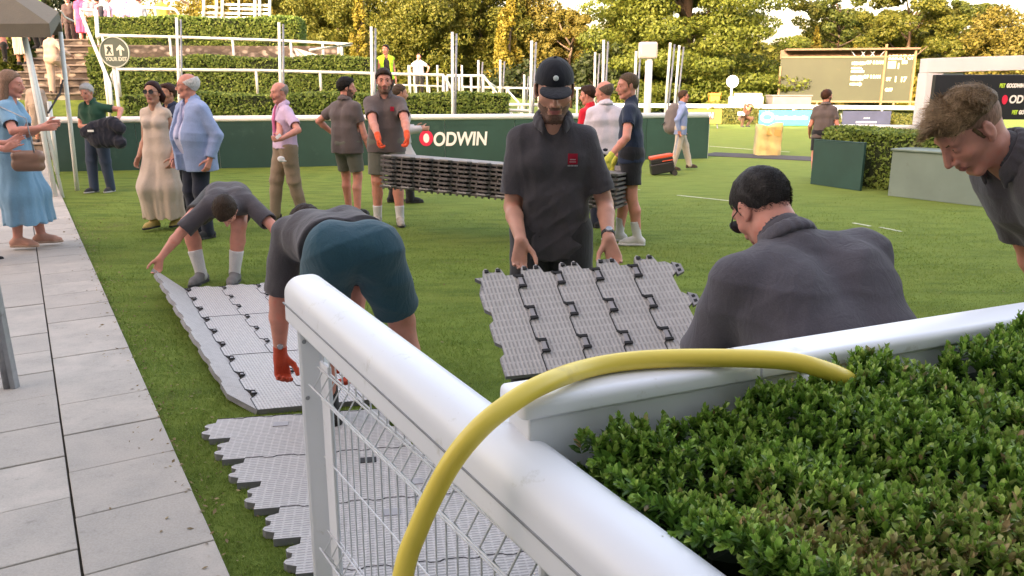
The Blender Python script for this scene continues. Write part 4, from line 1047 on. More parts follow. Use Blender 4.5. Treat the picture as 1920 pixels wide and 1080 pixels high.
# benches of the white stand at the top
rb = empty('bench_stand', (at(440, 20, 26).x, 26, 2.7)); tag(rb, 'white slatted stand of rails at the top of the bank against yellow trees', 'stand')
for i, (x, y0, y1) in enumerate(((382, -40, 34), (406, -40, 34), (417, -40, 36), (448, -40, 58), (478, -40, 44), (487, -40, 42), (506, -40, 40))):
    mb = MB(); mb.tube([at(x, y1, 26) - rb.location, at(x, y0, 26) - rb.location], .045 if i != 3 else .03, 8); mb.build('upright', M['white_paint'], rb, smooth=True)
for (y, xa, xb) in ((8, 415, 505), (16, 430, 508), (24, 378, 508), (32, 378, 508), (40, 440, 507), (12, 380, 412)):
    mb = MB(); mb.bar(at(xa, y, 26.1) - rb.location, at(xb, y + 2, 26.1) - rb.location, .06, .06); mb.build('slat', M['white_paint'], rb)
# rails on the right of the bank
GZ = lambda p: float(bank(p.x, p.y)) - .05
def railset(px0, py0, px1, py1, Y0, Y1, nps, label, foot=None, r=.035, hgt=None):
    a, b = at(px0, py0, Y0), at(px1, py1, Y1); pts = [a, b]
    if foot: pts.append(at(*foot))
    return rail('bank_railing', pts, r, [a.lerp(b, k / max(1, nps - 1)) for k in range(nps)] + ([pts[-1]] if foot else []), lambda p: p.z - (hgt or 1.0), label, group='railings on the right of the bank')
railset(705, 138, 832, 140, 24, 24, 5, 'white railing behind the two men holding the left of the mat stack', r=.03)
railset(838, 142, 906, 142, 21, 21, 4, 'white railing with stout posts right of the white-shirted man', (960, 214, 20.6), r=.036, hgt=.62)
railset(868, 163, 1010, 166, 27, 27, 6, 'low white railing crossing the bank left of the cap', (1020, 190, 26.5), r=.035, hgt=.7)
railset(905, 146, 936, 168, 24, 24.5, 2, 'short sloping white handrail behind the bank railing', r=.03, hgt=.5)
railset(950, 168, 972, 192, 23, 22.5, 2, 'short sloping white handrail left of the cap', r=.03, hgt=.4)
railset(945, 196, 1012, 197, 20.8, 20.8, 3, 'thick white rail low on the bank behind the left shoulder of the capped man', r=.042, hgt=.5)
railset(955, 207, 995, 208, 20.2, 20.2, 2, 'lowest yellowish white rail at the foot of the bank', r=.04, hgt=.5)
railset(1000, 164, 1110, 166, 34, 34, 5, 'far white railing behind the red shirt', r=.045, hgt=1.0)
railset(705, 158, 830, 162, 26, 26, 6, 'second white railing behind the men holding the left of the mat stack', r=.03, hgt=.8)
# pairs of tall slim poles
def poles(px, top, bot, Y, label, dx=9, lean=0.0, r=.030):
    a = at(px, bot, Y); root = empty('pole_pair', (a.x, a.y, max(0, float(bank(a.x, a.y)) - .05))); tag(root, label, 'poles', 'tall pole pairs round the ring')
    for k, (o_, rr, tp) in enumerate(((0, r * 1.15, top), (dx, r * .8, top + 3))):
        q0 = at(px + o_ * .35, bot, Y + k * .12); q0.z = root.location.z; q1 = at(px + o_ + lean, tp, Y + k * .12)
        mb = MB(); mb.tube([q0 - root.location, q1 - root.location], [rr, rr * .9], 8)
        mb.build('pole', (M['white_paint'], M['galv'])[k], root, smooth=True)
for (px, tp, bt, Y, ln, lb) in ((331, 33, 215, 18.2, 0, 'behind the woman in sunglasses'), (523, 42, 215, 18.2, 0, 'behind the man with the pink tie'), (696, 50, 215, 18.2, 0, 'between the lime vest and the bearded man'), (848, 60, 217, 18.4, 0, 'right of the white-shirted man on the bank'),
                           (993, 76, 215, 18.6, 4, 'touching the left side of the navy cap'), (938, 112, 180, 23, 0, 'on the bank between the yellow trees'), (897, 113, 150, 23, 0, 'rising from the stout-post railing'), (983, 140, 195, 24, 0, 'short one at the left of the navy cap'),
                           (1114, 98, 200, 24, 2, 'shorter one behind the bald man'), (1130, 75, 200, 20, 2, 'taller one behind the bald man'), (1188, 96, 205, 20, 5, 'touching the left edge of the white box'), (1245, 80, 210, 20, 12, 'first one right of the white box'), (1262, 85, 196, 21, 12, 'second one right of the white box')):
    poles(px, tp, bt, Y, 'pair of tall slim poles ' + lb, dx=8, lean=ln)
for k, x in enumerate((766, 776, 820, 866)):
    a = at(x, 125, 25); mb = MB(); mb.tube([Vector((0, 0, 0)), Vector((0, 0, at(x, 122, 25).z - 1.2))], .03, 8)
    o = mb.build('bank_post', M['white_paint'], smooth=True); o.location = (a.x, a.y, 1.2); tag(o, 'slim white post on the bank, ' + ('left', 'second', 'third', 'rightmost')[k] + ' of four near the white-shirted man', 'post', 'slim posts near the white-shirted man')
# ------------------------------------------------------------------ far right: rail, boards, result board, portal
ra, rb_ = at(1100, 197, 39), at(1740, 203, 36)
RD = (rb_ - ra).normalized(); RL = (rb_ - ra).length; fr = empty('far_railing', (ra.x, ra.y, 0)); tag(fr, 'long white running rail across the far side of the lawn', 'railing')
mb = MB(); mb.sweep([(x * .085, z * .10) for x, z in ring[::2]], Vector((0, 0, ra.z)), rb_ - Vector((ra.x, ra.y, 0))); mb.build('rail_tube', M['white_plastic'], fr, smooth=True)
for k in range(9):
    p = (rb_ - ra) * (k / 8); mb = MB(); mb.tube([(p.x, p.y, 0), (p.x, p.y, ra.z + p.z)], .04, 8); mb.build('post', M['white_plastic'], fr, smooth=True)
leafy_box('hedge', at(1330, 235, 37.6), at(1725, 235, 36.4), .8, 0, at(1500, 204, 37).z - .02, LEAF_Y, 900, .05, 'sunny yellow green hedge behind the advertising boards', seed=11)
def board(px0, px1, py0, py1, Y, mat, label, parts):
    a, b = at(px0, py1, Y), at(px1, py1, Y); top = at(px0, py0, Y).z; z0 = max(.03, a.z); root = empty('advertising_board', (a.x, Y, 0)); tag(root, label, 'advertising board')
    mb = MB(); Lx = b.x - a.x; mb.box((Lx / 2, 0, (z0 + top) / 2), (Lx, .05, top - z0)); mb.build('panel', mat, root)
    for x in (.12, Lx - .12): mb = MB(); mb.bar((x, .06, 0), (x, .5, (top) * .8), .04, .04); mb.build('stay', M['galv'], root)
    for (txt, fx, fz, size, m_, ws) in parts:
        text_obj(txt, size, wallM((fx * Lx, -.03, z0 + fz * (top - z0)), (1, 0, 0)), m_, root, bold=.008, wscale=ws)
    return root, Lx, z0, top
ORNG = mat_plain('orange_board', (.36, .19, .04), .6, .08, 2); BLUE = mat_plain('sky_blue_board', (.05, .30, .46), .55, .08, 2); NAVY = mat_plain('navy_board', (.035, .040, .085), .55, .15, 2)
r_, Lx, z0, tp = board(1278, 1352, 205, 232, 33.5, ORNG, 'orange advertising board with white lettering on a red band, behind the backpack man', [])
mb = MB(); mb.box((Lx * .42, -.03, z0 + (tp - z0) * .55), (Lx * .8, .012, .30)); mb.build('band', mat_plain('red_band', (.30, .06, .05), .6), r_)
text_obj('GOODWIN', .30, wallM((Lx * .06, -.05, z0 + (tp - z0) * .42), (1, 0, 0)), SIGNW, r_, bold=.01, wscale=.75)
r_, Lx, z0, tp = board(1422, 1522, 207, 235, 35.5, BLUE, 'sky blue advertising board with a white roundel', [('wwwwwwwww', .40, .40, .26, SIGNW, .65)])
bpy.data.objects.remove([o for o in r_.children if o.name.startswith('lettering')][0])
mb = MB(); mb.prism([(x * .30, y * .22) for x, y in ring], wallM((Lx * .15, -.028, z0 + (tp - z0) * .55), (1, 0, 0)), .01); rr_ = mb.build('roundel', SIGNW, r_)
mb = MB(); mb.prism([(x * .2, y * .12) for x, y in ring], wallM((Lx * .15, -.042, z0 + (tp - z0) * .55), (1, 0, 0)), .006); mb.build('mark', BLUE, rr_)
mb = MB()
for k in range(11): mb.box((Lx * (.33 + k * .056), -.03, z0 + (tp - z0) * (.5 + .02 * (k % 3 == 0))), (.085, .01, .11 + .05 * (k % 3 == 0)))
mb.build('lettering', SIGNW, r_)
r_, Lx, z0, tp = board(1578, 1668, 208, 236, 35.3, NAVY, 'dark navy advertising board with small pale lettering', [])
mb = MB()
for k in range(12): mb.box((Lx * (.30 + k * .036), -.03, z0 + (tp - z0) * .25), (.055, .01, .075))
for k in range(4): mb.box((Lx * (.45 + k * .034), -.03, z0 + (tp - z0) * .52), (.045, .01, .05))
mb.build('lettering', mat_plain('pale_print', (.35, .35, .42), .6), r_)
# result board
sb0, sb1 = at(1458, 190, 48), at(1708, 190, 46.5); sbt = at(1580, 92, 47).z
SBD = Vector((sb1.x - sb0.x, sb1.y - sb0.y, 0)); SBL = SBD.length; SBD.normalize(); SBN = Vector((SBD.y, -SBD.x, 0)); O = Vector((sb0.x, sb0.y, 0))
sbr = empty('result_board', O); tag(sbr, 'big dark green result board on posts in front of the trees', 'scoreboard')
zb = sb0.z; OLB = mat_plain('board_green', (.030, .034, .018), .7, .12, .7, dirt=((.045, .040, .022), 1.2, .6)); WOOD_M = mat_plain('board_wood', (.12, .075, .05), .8, .25, 4); TAN = mat_plain('tan_frame', (.18, .12, .065), .7, .15, 4)
mb = MB(); ztop = sbt - .42
mb.bar(SBD * .0 + Vector((0, 0, (zb + ztop) / 2)), SBD * SBL + Vector((0, 0, (zb + ztop) / 2)), .10, ztop - zb); mb.build('face', OLB, sbr)
mb = MB(); mb.bar(Vector((0, 0, sbt)) - SBN * .2 + SBD * .2, SBD * (SBL + .1) + Vector((0, 0, sbt)) - SBN * .2, 1.1, .10); mb.build('roof', WOOD_M, sbr)
mb = MB(); mb.bar(Vector((0, 0, sbt - .25)) - SBN * .5, SBD * SBL + Vector((0, 0, sbt - .25)) - SBN * .5, .04, .5); mb.build('back_wall', WOOD_M, sbr)
mb = MB(); mb.bar(Vector((0, 0, zb)) + SBN * .02, SBD * (SBL + .3) + Vector((0, 0, zb)) + SBN * .02, .2, .10); mb.bar(Vector((0, 0, ztop)) + SBN * .08, SBD * SBL + Vector((0, 0, ztop)) + SBN * .08, .05, .08); mb.build('edge_beam', TAN, sbr)
for fx in (.0, .24, .30, .775, .87, .99):
    mb = MB(); z1 = {.0: ztop - .5, .775: sbt + .25, .99: sbt + .05}.get(fx, zb); mb.bar(SBD * SBL * fx + SBN * .10, SBD * SBL * fx + SBN * .10 + Vector((0, 0, z1)), .10, .10, (1, 0, 0)); mb.build('post', TAN, sbr)
mb = MB()
for k in range(6):
    a = SBD * SBL * (.56 + k * .035) + Vector((0, 0, ztop)); mb.bar(a, a + SBD * (.3 if k % 2 else -.3) + Vector((0, 0, .4)), .04, .04)
mb.build('braces', M['galv'], sbr)
IVORY = mat_plain('ivory_letters', (.62, .56, .38), .6, .08, 10)
def sbtext(txt, fx, fz, size, ws=.9): text_obj(txt, size, wallM(SBD * SBL * fx + SBN * .066 + Vector((0, 0, zb + fz * (sbt - zb))), SBD), IVORY, sbr, bold=.014, wscale=ws)
sbtext('RESULT OF', .80, .80, .34, .80)
for (fx, fz, w_, h_) in ((.535, .70, .75, .19), (.535, .62, .55, .12), (.535, .555, .72, .14), (.535, .40, .70, .30), (.535, .31, .66, .15)):
    mb = MB()
    nn = 7
    for k in range(nn):
        a = SBD * (SBL * fx + w_ * k / nn) + SBN * .062 + Vector((0, 0, zb + fz * (sbt - zb) + h_ / 2)); mb.bar(a, a + SBD * (w_ / nn * .8), .012, h_ * (.95 if (k * 7) % 3 else .8))
    mb.build('lettering', IVORY, sbr)
sbtext('1', .605, .56, .30); sbtext('1', .60, .30, .30); sbtext('OF', .64, .72, .24); sbtext('8 RAN', .69, .72, .24, .8); sbtext('OF', .63, .45, .24); sbtext('8 RAN', .68, .45, .24, .8)
sbtext('1', .865, .63, .42); sbtext('DIS', .90, .72, .24, .8); sbtext('1', .855, .38, .42); sbtext('ST', .80, .52 - .12, .26); sbtext('17', .90, .38, .38); sbtext('OFF', .80, .20, .24)
mb = MB(); a = SBD * SBL * .80 + SBN * .062 + Vector((0, 0, zb + .70 * (sbt - zb))); mb.bar(a, a + SBD * .42, .012, .40); mb.build('number_card', mat_plain('cream_card', (.55, .42, .22), .6), sbr)
# disc sign, white box on post
def on_post(px, py_top, py_bot, Y, zb_, build, label, cat, r=.05):
    a = at(px, py_bot, Y); root = empty(cat.replace(' ', '_'), (a.x, Y, zb_)); tag(root, label, cat); t_ = at(px + (6 if px > 1000 else 0) * 0, py_top, Y).z - zb_
    mb = MB(); mb.tube([(0, 0, 0), (0, 0, t_)], r, 10); mb.build('post', M['white_paint'], root, smooth=True); build(root, t_); return root
def disc(root, t_):
    mb = MB(); mb.prism([(x * .28, y * .28) for x, y in ring], wallM((0, -.05, t_ - .0), (1, 0, 0)), .04); d_ = mb.build('disc', M['white_plastic'], root); text_obj('12', .28, wallM((-.15, -.06 - .04, t_ - .10), (1, 0, 0)), M['galv'], d_, bold=.01)
on_post(1370, 153, 195, 38, 0, disc, 'round white disc sign on a slim white post in front of the cedar', 'disc sign', .045)
def wbox(root, t_):
    mb = MB(); mb.box((-.04, 0, t_ + .16), (.43, .25, .38)); mb.build('box', mat_plain('box_white', (.62, .56, .54), .5, .06, 4), root, bevel=.05)
on_post(1213, 108, 215, 19.5, 0, wbox, 'white rounded box on a stout white post behind the navy shirt man', 'loudspeaker box', .085)
# far small things under the cedar
mb = MB(); mb.box((0, 0, .62), (.5, .5, 1.24)); mb.box((0, 0, 1.3), (.58, .58, .14)); o = mb.build('orange_hut', mat_plain('orange_paint', (.50, .17, .03), .6), bevel=.03); o.location = (at(1339, 190, 44).x, 44, 0); tag(o, 'small orange kiosk box behind the far rail under the cedar', 'kiosk')
mb = MB(); mb.box((0, 0, .6), (1.6, 1.0, 1.2)); mb.box((0.1, 0, 1.28), (1.3, .8, .18)); o = mb.build('white_crate', mat_plain('crate_white', (.45, .40, .34), .6), bevel=.05); o.location = (at(1398, 190, 43).x, 43, 0); tag(o, 'pale low container behind the far rail near the round disc sign', 'container')
mb = MB(); mb.box((0, 0, .6), (2.0, 1.2, 1.2)); mb.box((0, 0, 1.24), (2.1, 1.3, .08)); o = mb.build('grey_crate', mat_plain('crate_grey', (.16, .15, .15), .6), bevel=.04); o.location = (at(1478, 190, 43).x, 43, 0); tag(o, 'low grey container behind the far rail left of the result board legs', 'container')
# yellow wrapped sign on the lawn
a, b = G(1419, 291), G(1480, 297)
t_ = MB(); rs = np.random.RandomState(4)
yb = empty('yellow_cover', ((a.x + b.x) / 2, a.y, 0)); tag(yb, 'pale yellow fabric covered frame standing on the far lawn by the dark track', 'cover')
hh = at(1450, 234, a.y).z; wd = (b.x - a.x) * 1.12
V = []; F = []
for side in (0, 1):
    for i in range(13):
        for j in range(11):
            u, v = i / 12 - .5, j / 10; y = -.2 if side == 0 else .2
            V.append((u * wd * (1.04 - .06 * v + .012 * math.sin(v * 9)), y + .025 * math.sin(u * 14 + v * 5) + .02 * math.sin(v * 17 + u * 3) - (.05 * (1 - abs(u) * 2) * (v > .75)) * (1 if side == 0 else -1), v * hh * (1 + .05 * u) - .04 * (v > .95) * math.cos(u * 6)))
for sd_ in (0, 1):
    for i in range(12):
        for j in range(10):
            q = sd_ * 143 + i * 11 + j; f_ = (q, q + 11, q + 12, q + 1); F.append(f_ if sd_ == 0 else f_[::-1])
for j in range(10): F.append((j, j + 1, 143 + j + 1, 143 + j)); q = 132 + j; F.append((q, q + 143, q + 144, q + 1))
for i in range(12): q = i * 11 + 10; F.append((q, q + 11, q + 11 + 143, q + 143))
me = bpy.data.meshes.new('fabric'); me.from_pydata(V, [], F); link('fabric', me, mat_cloth('yellow_cloth', (.56, .46, .20), .8, .1), yb, True)
mb = MB(); mb.box((.01, -.215, .77 * hh), (wd * .62, .02, .16), Matrix.Rotation(R(6), 4, 'Y')); mb.build('fold', mat_cloth('orange_fold', (.50, .33, .10), .8, .1), yb)
# hedge planter: green panel, hedge, rail, grey-green panel, white pipe
pa, pb = G(1521, 345), G(1614, 358)
mb = MB(); hp_ = at(1530, 263, pa.y).z; mb.bar(pa + Vector((0, 0, hp_ / 2)), pb + Vector((0, 0, hp_ / 2)), .05, hp_); mb.bar(pa + Vector((0, 0, hp_ + .012)), pb + Vector((0, 0, hp_ + .012)), .06, .022)
o = mb.build('green_panel', mat_plain('dark_green', (.018, .055, .050), .45, .15, 2), bevel=.006); recenter(o, (pa + pb) / 2); tag(o, 'dark green free standing board at the left end of the ring hedge', 'board')
ha, hb = pb + Vector((.02, .10, 0)), G(1670, 366) + Vector((0, .2, 0))
PD = (pb - pa).normalized(); PN = Vector((-PD.y, PD.x, 0))
hz = at(1640, 247, pb.y + .6).z
leafy_box('hedge', pa + PN * .16 + PD * .05, G(1850, 383) + PN * .35, 1.15, 0, hz, LEAF_H, 2300, .030, 'clipped hedge of the ring between the green board and the grey block', seed=21)
mb = MB(); q0, q1 = at(1536, 238, pa.y + .9), at(1722, 240, pa.y + .4); mb.sweep([(x * .05, z * .05) for x, z in ring[::2]], q0, q1)
o = mb.build('short_rail', M['white_paint'], smooth=True); tag(recenter(o, (q0 + q1) / 2), 'short white rail above the clipped ring hedge on the right', 'railing')
ga, gb = G(1664, 367), G(1842, 388); gh = at(1670, 282, ga.y).z
mb = MB(); GDn = (gb - ga).normalized(); GN = Vector((-GDn.y, GDn.x, 0)); hv = Vector((0, 0, gh / 2))
mb.bar(ga + GN * .35 + hv, gb + GDn * .0 + GN * .35 + hv, .70, gh); mb.bar(ga + GN * .35 - GDn * .02 + Vector((0, 0, gh + .015)), gb + GDn * .02 + GN * .35 + Vector((0, 0, gh + .015)), .76, .03)
o = mb.build('planter_block', mat_plain('grey_green', (.155, .205, .185), .6, .12, 1.5, bump=.1, bs=20, dirt=((.11, .14, .12), 4, .6)), bevel=.008); recenter(o, (ga + gb) / 2 + GN * .35); tag(o, 'low grey green block on the lawn below the blond man\'s face', 'planter')
p = at(1735, 282, ga.y + .45); mb = MB(); mb.tube([(0, 0, 0), (0, 0, .22), (0, 0, .24), (0, 0, .30)], [.06, .052, .062, .062], 12); o = mb.build('white_pipe', M['white_plastic'], smooth=True); o.location = (p.x, p.y, gh + .03); tag(o, 'short white pipe stub standing on the grey green block', 'pipe')
# white portal and black screen
pr_ = empty('portal', (at(1735, 250, 16).x, 16, 0)); tag(pr_, 'white portal frame with thick beam standing at the right', 'portal'); PO = pr_.location
WP = mat_plain('portal_white', (.60, .60, .66), .5, .04, 2)
za_, zb_ = at(1740, 110, 16).z, at(1740, 137, 16).z
mb = MB(); xa = at(1722, 200, 16).x - PO.x; xb = at(1752, 200, 16).x - PO.x; mb.box(((xa + xb) / 2, 0, zb_ / 2 - .002), (xb - xa, .34, zb_)); mb.build('leg', WP, pr_, bevel=.01)
mb = MB(); xe = at(2080, 100, 16).x - PO.x; mb.bar((xa, 0, (za_ + zb_) / 2), (xe, -.3, (za_ + zb_) / 2 + .10), .34, za_ - zb_); mb.build('beam', WP, pr_, bevel=.01)
mb = MB(); mb.box((xe - .1, -.3, zb_ / 2), (.32, .34, zb_)); mb.build('leg', WP, pr_, bevel=.01)
mb = MB(); mb.bar((xb - .02, .0, zb_ - .05), (xb + .42, 0, zb_ - .05), .25, .10); mb.bar((xb, .0, zb_ - .35), (xb + .16, 0, zb_ - .35), .25, .5); mb.build('bracket', WP, pr_, bevel=.01)
Ys = 14.5; s0, s1 = at(1752, 140, Ys), at(2060, 140, Ys); zt, zl = s0.z, at(1800, 224, Ys).z
sc = empty('screen', (s0.x, Ys, 0)); tag(sc, 'black screen with white and lime lettering below the white portal beam', 'screen')
SCB = mat_plain('screen_black', (.016, .017, .024), .35, .1, 2); LIME = mat_plain('lime_letters', (.40, .62, .05), .5)
mb = MB(); mb.box(((s1.x - s0.x) / 2, 0, (zt + zl) / 2), (s1.x - s0.x, .12, zt - zl)); mb.build('panel', SCB, sc, bevel=.01)
mb = MB()
for x in (.4, s1.x - s0.x - .4): mb = MB(); mb.box((x, .02, zl / 2), (.09, .09, zl)); mb.build('leg', M['black'], sc)
def sct(txt, px, py, hpx, m_, ws=.9): 
    p = at(px, py, Ys - .07); text_obj(txt, hpx / 1500 * (Ys * _c + .4) * 1.38, wallM((p.x - s0.x, -.068, p.z), (1, 0, 0)), m_, sc, bold=.006, shear=.1, wscale=ws)
sct('BET', 1874, 164, 7, LIME, .62); sct('GOODWIN', 1887, 164, 7, SIGNW, .62); sct('ODWIN', 1891, 193, 14, SIGNW, .85); sct('BET', 1897, 214, 7, LIME, .62); sct('GOODWIN', 1910, 214, 7, SIGNW, .62)
p = at(1884, 187, Ys - .07); mb = MB(); mb.prism([(x * .05, y * .08) for x, y in ring], wallM((p.x - s0.x, -.066, p.z), (1, 0, 0)), .006); mb.build('emblem', SIGNR, sc)
# round direction sign
Yg = 17.9; sg = empty('direction_sign', (at(219, 200, Yg).x, Yg, 0)); tag(sg, 'round dark green sign with white figure and arrow beside the stairs', 'sign')
zc = at(216, 98, Yg).z; xr = 27 / 1500 * (Yg * _c + .5); xo = at(216, 98, Yg).x - sg.location.x
mb = MB(); mb.tube([(0.02, .04, 0), (0.02, .04, zc - xr * .9)], .035, 10); mb.build('post', M['white_paint'], sg, smooth=True)
SG = mat_plain('sign_green', (.07, .10, .085), .5, .06, 4); SW = mat_plain('sign_offwhite', (.58, .62, .54), .5, .04, 4)
mb = MB(); mb.prism([(x * xr, y * xr) for x, y in ring], wallM((xo, 0, zc), (1, 0, 0)), .03); dsk = mb.build('disc', SG, sg)
mb = MB(); rr2 = np.linspace(0, 2 * math.pi, 33); mb.tube([(xo + math.cos(a) * xr * .97, -.034, zc + math.sin(a) * xr * .97) for a in rr2], .013, 6, False); mb.build('rim', SW, sg, smooth=True)
mb = MB(); f = xr / 27
mb.prism([(x * f, y * f) for x, y in ((-17, -6), (-2, -6), (-2, 13), (-17, 13))], wallM((xo, -.032, zc), (1, 0, 0)), .004)
mb.prism([(x * f, y * f) for x, y in ((9, -6), (13, -6), (13, 5), (18, 2), (18, 6), (11, 13), (4, 6), (4, 2), (9, 5))], wallM((xo, -.032, zc), (1, 0, 0)), .004); mb.build('arrow', SW, dsk)
mb = MB(); mb.prism([(x * f, y * f) for x, y in ((-15, -3), (-12, -4), (-9, 2), (-6, -4), (-4, -3), (-7, 3), (-5, 7), (-7, 9), (-9, 7), (-12, 6), (-14, 8), (-11, 10), (-8, 11), (-12, 3))], wallM((xo, -.038, zc), (1, 0, 0)), .003); mb.build('figure', SG, dsk)
text_obj('YOUR EXIT', 9.5 * f, wallM((xo - 17.5 * f, -.032, zc - 15 * f), (1, 0, 0)), SW, dsk, bold=.003, wscale=.80)

# ------------------------------------------------------------------ marquee at the left
CANV = mat_cloth('grey_canvas', (.10, .092, .072), .85, .1)
mq = empty('marquee', (at(40, 200, 12.5).x, 12.5, 0)); tag(mq, 'grey canvas marquee corner on slim white poles at the top left', 'marquee'); MO = mq.location
mb = MB(); e0, e1 = at(-260, 46, 12.2), at(112, 42, 12.6)
c0 = [at(-260, 46, 11.5), at(92, 44, 11.8), at(110, 22, 12.6), at(116, 46, 13.3), at(60, 46, 14.2), at(-260, 46, 15)]
apex = at(-200, -160, 13.2)
for i in range(len(c0)):
    mb.face([c0[i] - MO, c0[(i + 1) % len(c0)] - MO, apex - MO]); 
vs = MB()
lowc = [p - Vector((0, 0, .16 + .03 * math.sin(i * 2))) for i, p in enumerate(c0)]
for i in range(4): vs.face([c0[i] - MO, lowc[i] - MO, lowc[i + 1] - MO, c0[i + 1] - MO])
mb.build('roof', CANV, mq); vs.build('valance', CANV, mq)
def mpole(a, b, r=.028, nm='pole'):
    mb = MB(); mb.tube([Vector(a) - MO, Vector(b) - MO], r, 10); mb.build(nm, M['white_paint'], mq, smooth=True)
b_ = G(145, 357); mpole(b_, at(113, 60, b_.y + .1), .034); 
b_ = G(108, 326); mpole((b_.x, b_.y, 0), at(92, 190, b_.y), .04)
b2 = at(72, 210, 12.0); mpole(Vector((b2.x + .08, 12.0, 0)), at(38, 30, 12.0), .036); mpole(Vector((b2.x + .16, 12.05, 0)), at(46, 60, 12.05), .025)
mb = MB(); mb.tube([at(118, 150, 12.9) - MO, at(112, 175, 12.8) - MO, at(90, 212, 12.4) - MO], .014, 6); mb.build('strap', M['black'], mq)
mb = MB(); mb.tube([at(113, 20, 12.6) - MO, at(122, 32, 12.7) - MO, at(138, 40, 12.9) - MO], .012, 6); mb.build('guy_rope', M['white_paint'], mq)
# galvanised barrier end close at the left
bar_ = empty('barrier', G(18, 735)); tag(bar_, 'grey metal barrier upright standing on the paving at the left edge', 'barrier'); BO = bar_.location
zt_ = HC - .12
mb = MB(); mb.tube([(0, 0, 0), (-.035, .02, at(2, 300, BO.y).z)], .026, 12); mb.build('upright', M['galv'], bar_, smooth=True)
mb = MB(); mb.bar((.035, .0, 0), (.0, .02, .62), .045, .03, (1, 0, 0)); mb.build('foot_plate', M['galv'], bar_, bevel=.004)
mb = MB(); mb.tube([(-.03, .02, .95), (-1.2, .3, .95)], .02, 10); mb.tube([(-.02, .02, .35), (-1.2, .3, .35)], .02, 10); mb.build('cross_tube', M['galv'], bar_, smooth=True)
mb = MB()
for z in (.28, .60): mb.tube([(-.012, .02, z), (-.013, .02, z + .03)], .034, 12)
mb.build('collar', M['rubber'], bar_)

# ------------------------------------------------------------------ gate with mesh, near rail, hose
P0 = ray(567, 551) * 2.345 + Vector((0, 0, HC)); P1 = ray(1215, 1092) * 1.10 + Vector((0, 0, HC))
GDv = (P1 - P0).normalized(); PE = P1 + GDv * .55
gt = empty('gate', (P0.x, P0.y, 0)); tag(gt, 'white gate with thick rounded top rail and wire mesh in the foreground', 'gate'); GO = gt.location
def rounded(w_, h_, r, n=6, bot=.012):
    o = []
    for cx, cz, a0, rr in ((w_ / 2 - r, h_ / 2 - r, 0, r), (-w_ / 2 + r, h_ / 2 - r, 90, r), (-w_ / 2 + bot, -h_ / 2 + bot, 180, bot), (w_ / 2 - bot, -h_ / 2 + bot, 270, bot)):
        for k in range(n + 1): a = R(a0 + 90 * k / n); o.append((cx + rr * math.cos(a), cz + rr * math.sin(a)))
    return o
prof = rounded(.125, .135, .052, 8)
def loftrail(name, prof, p, q, mat, parent, endcap=.05, both=False):
    """rail with a domed end at p"""
    d = (q - p); L = d.length; d.normalize(); x = d.cross(Vector((0, 0, 1))).normalized(); u = x.cross(d)
    st = [(0, .25), (.004, .55), (.012, .78), (.026, .93), (.045, 1.0)] ; st = [(a * endcap / .045, s_) for a, s_ in st] + [(L * k / 6, 1.0) for k in range(1, 7)]
    n = len(prof); V = []; F = []
    for a, s_ in st:
        for (i, j) in prof: V.append(p + d * a + x * i * s_ + u * (j * s_))
    for k in range(len(st) - 1):
        for j in range(n): a = k * n + j; b = k * n + (j + 1) % n; F.append((a, a + n, b + n, b))
    F.append(tuple(range(n))); F.append(tuple(range((len(st) - 1) * n, len(st) * n))[::-1])
    mb = MB(); mb.mesh(V, F); return mb.build(name, mat, parent, autos=50)
tr_ = loftrail('top_rail', prof, P0 - GO, PE - GO, M['white_plastic'], gt, .035)
# raised grey strip drawn as the shadow line of the rail's side groove
xh = GDv.cross(Vector((0, 0, 1))).normalized(); 
side = -1 if xh.x > 0 else 1
uh = xh.cross(GDv)
pp0 = P0 + GDv * .075 - GO; pz = Vector((pp0.x, pp0.y, 0))
zr = pp0.z - .06
mb = MB(); mb.box((pz.x, pz.y, zr / 2), (.075, .075, zr), None)
q_ = xh * side * .0635 - uh * .012; sm_ = MB(); sm_.bar(P0 + GDv * .02 + q_ - GO, PE + q_ - GO, .003, .004, uh); sm_.build('seam_shadow_line', M['galv'], gt)
psto = mb.build('post', M['white_plastic'], gt, bevel=.012)
mb = MB(); mb.box((pz.x, pz.y, .012), (.16, .16, .024)); mb.build('foot_plate', M['galv'], gt, bevel=.004)
mb = MB()
for dz, ox in ((-.05, .0), (-.22, .0)):
    q = Vector((pz.x - .015, pz.y - .038, zr + dz)); mb.tube([q, q - Vector((0, .006, 0))], .006, 8)
mb.build('bolts', M['galv'], gt)
# light inner frame plate beside the post
q = pz + GDv.normalized() * .10; mb = MB()
mb.bar(Vector((q.x, q.y, .02)), Vector((q.x, q.y, zr - .10)), .012, .07, (GDv.x, GDv.y, 0)); mb.build('hinge_plate', M['white_plastic'], gt, bevel=.003)
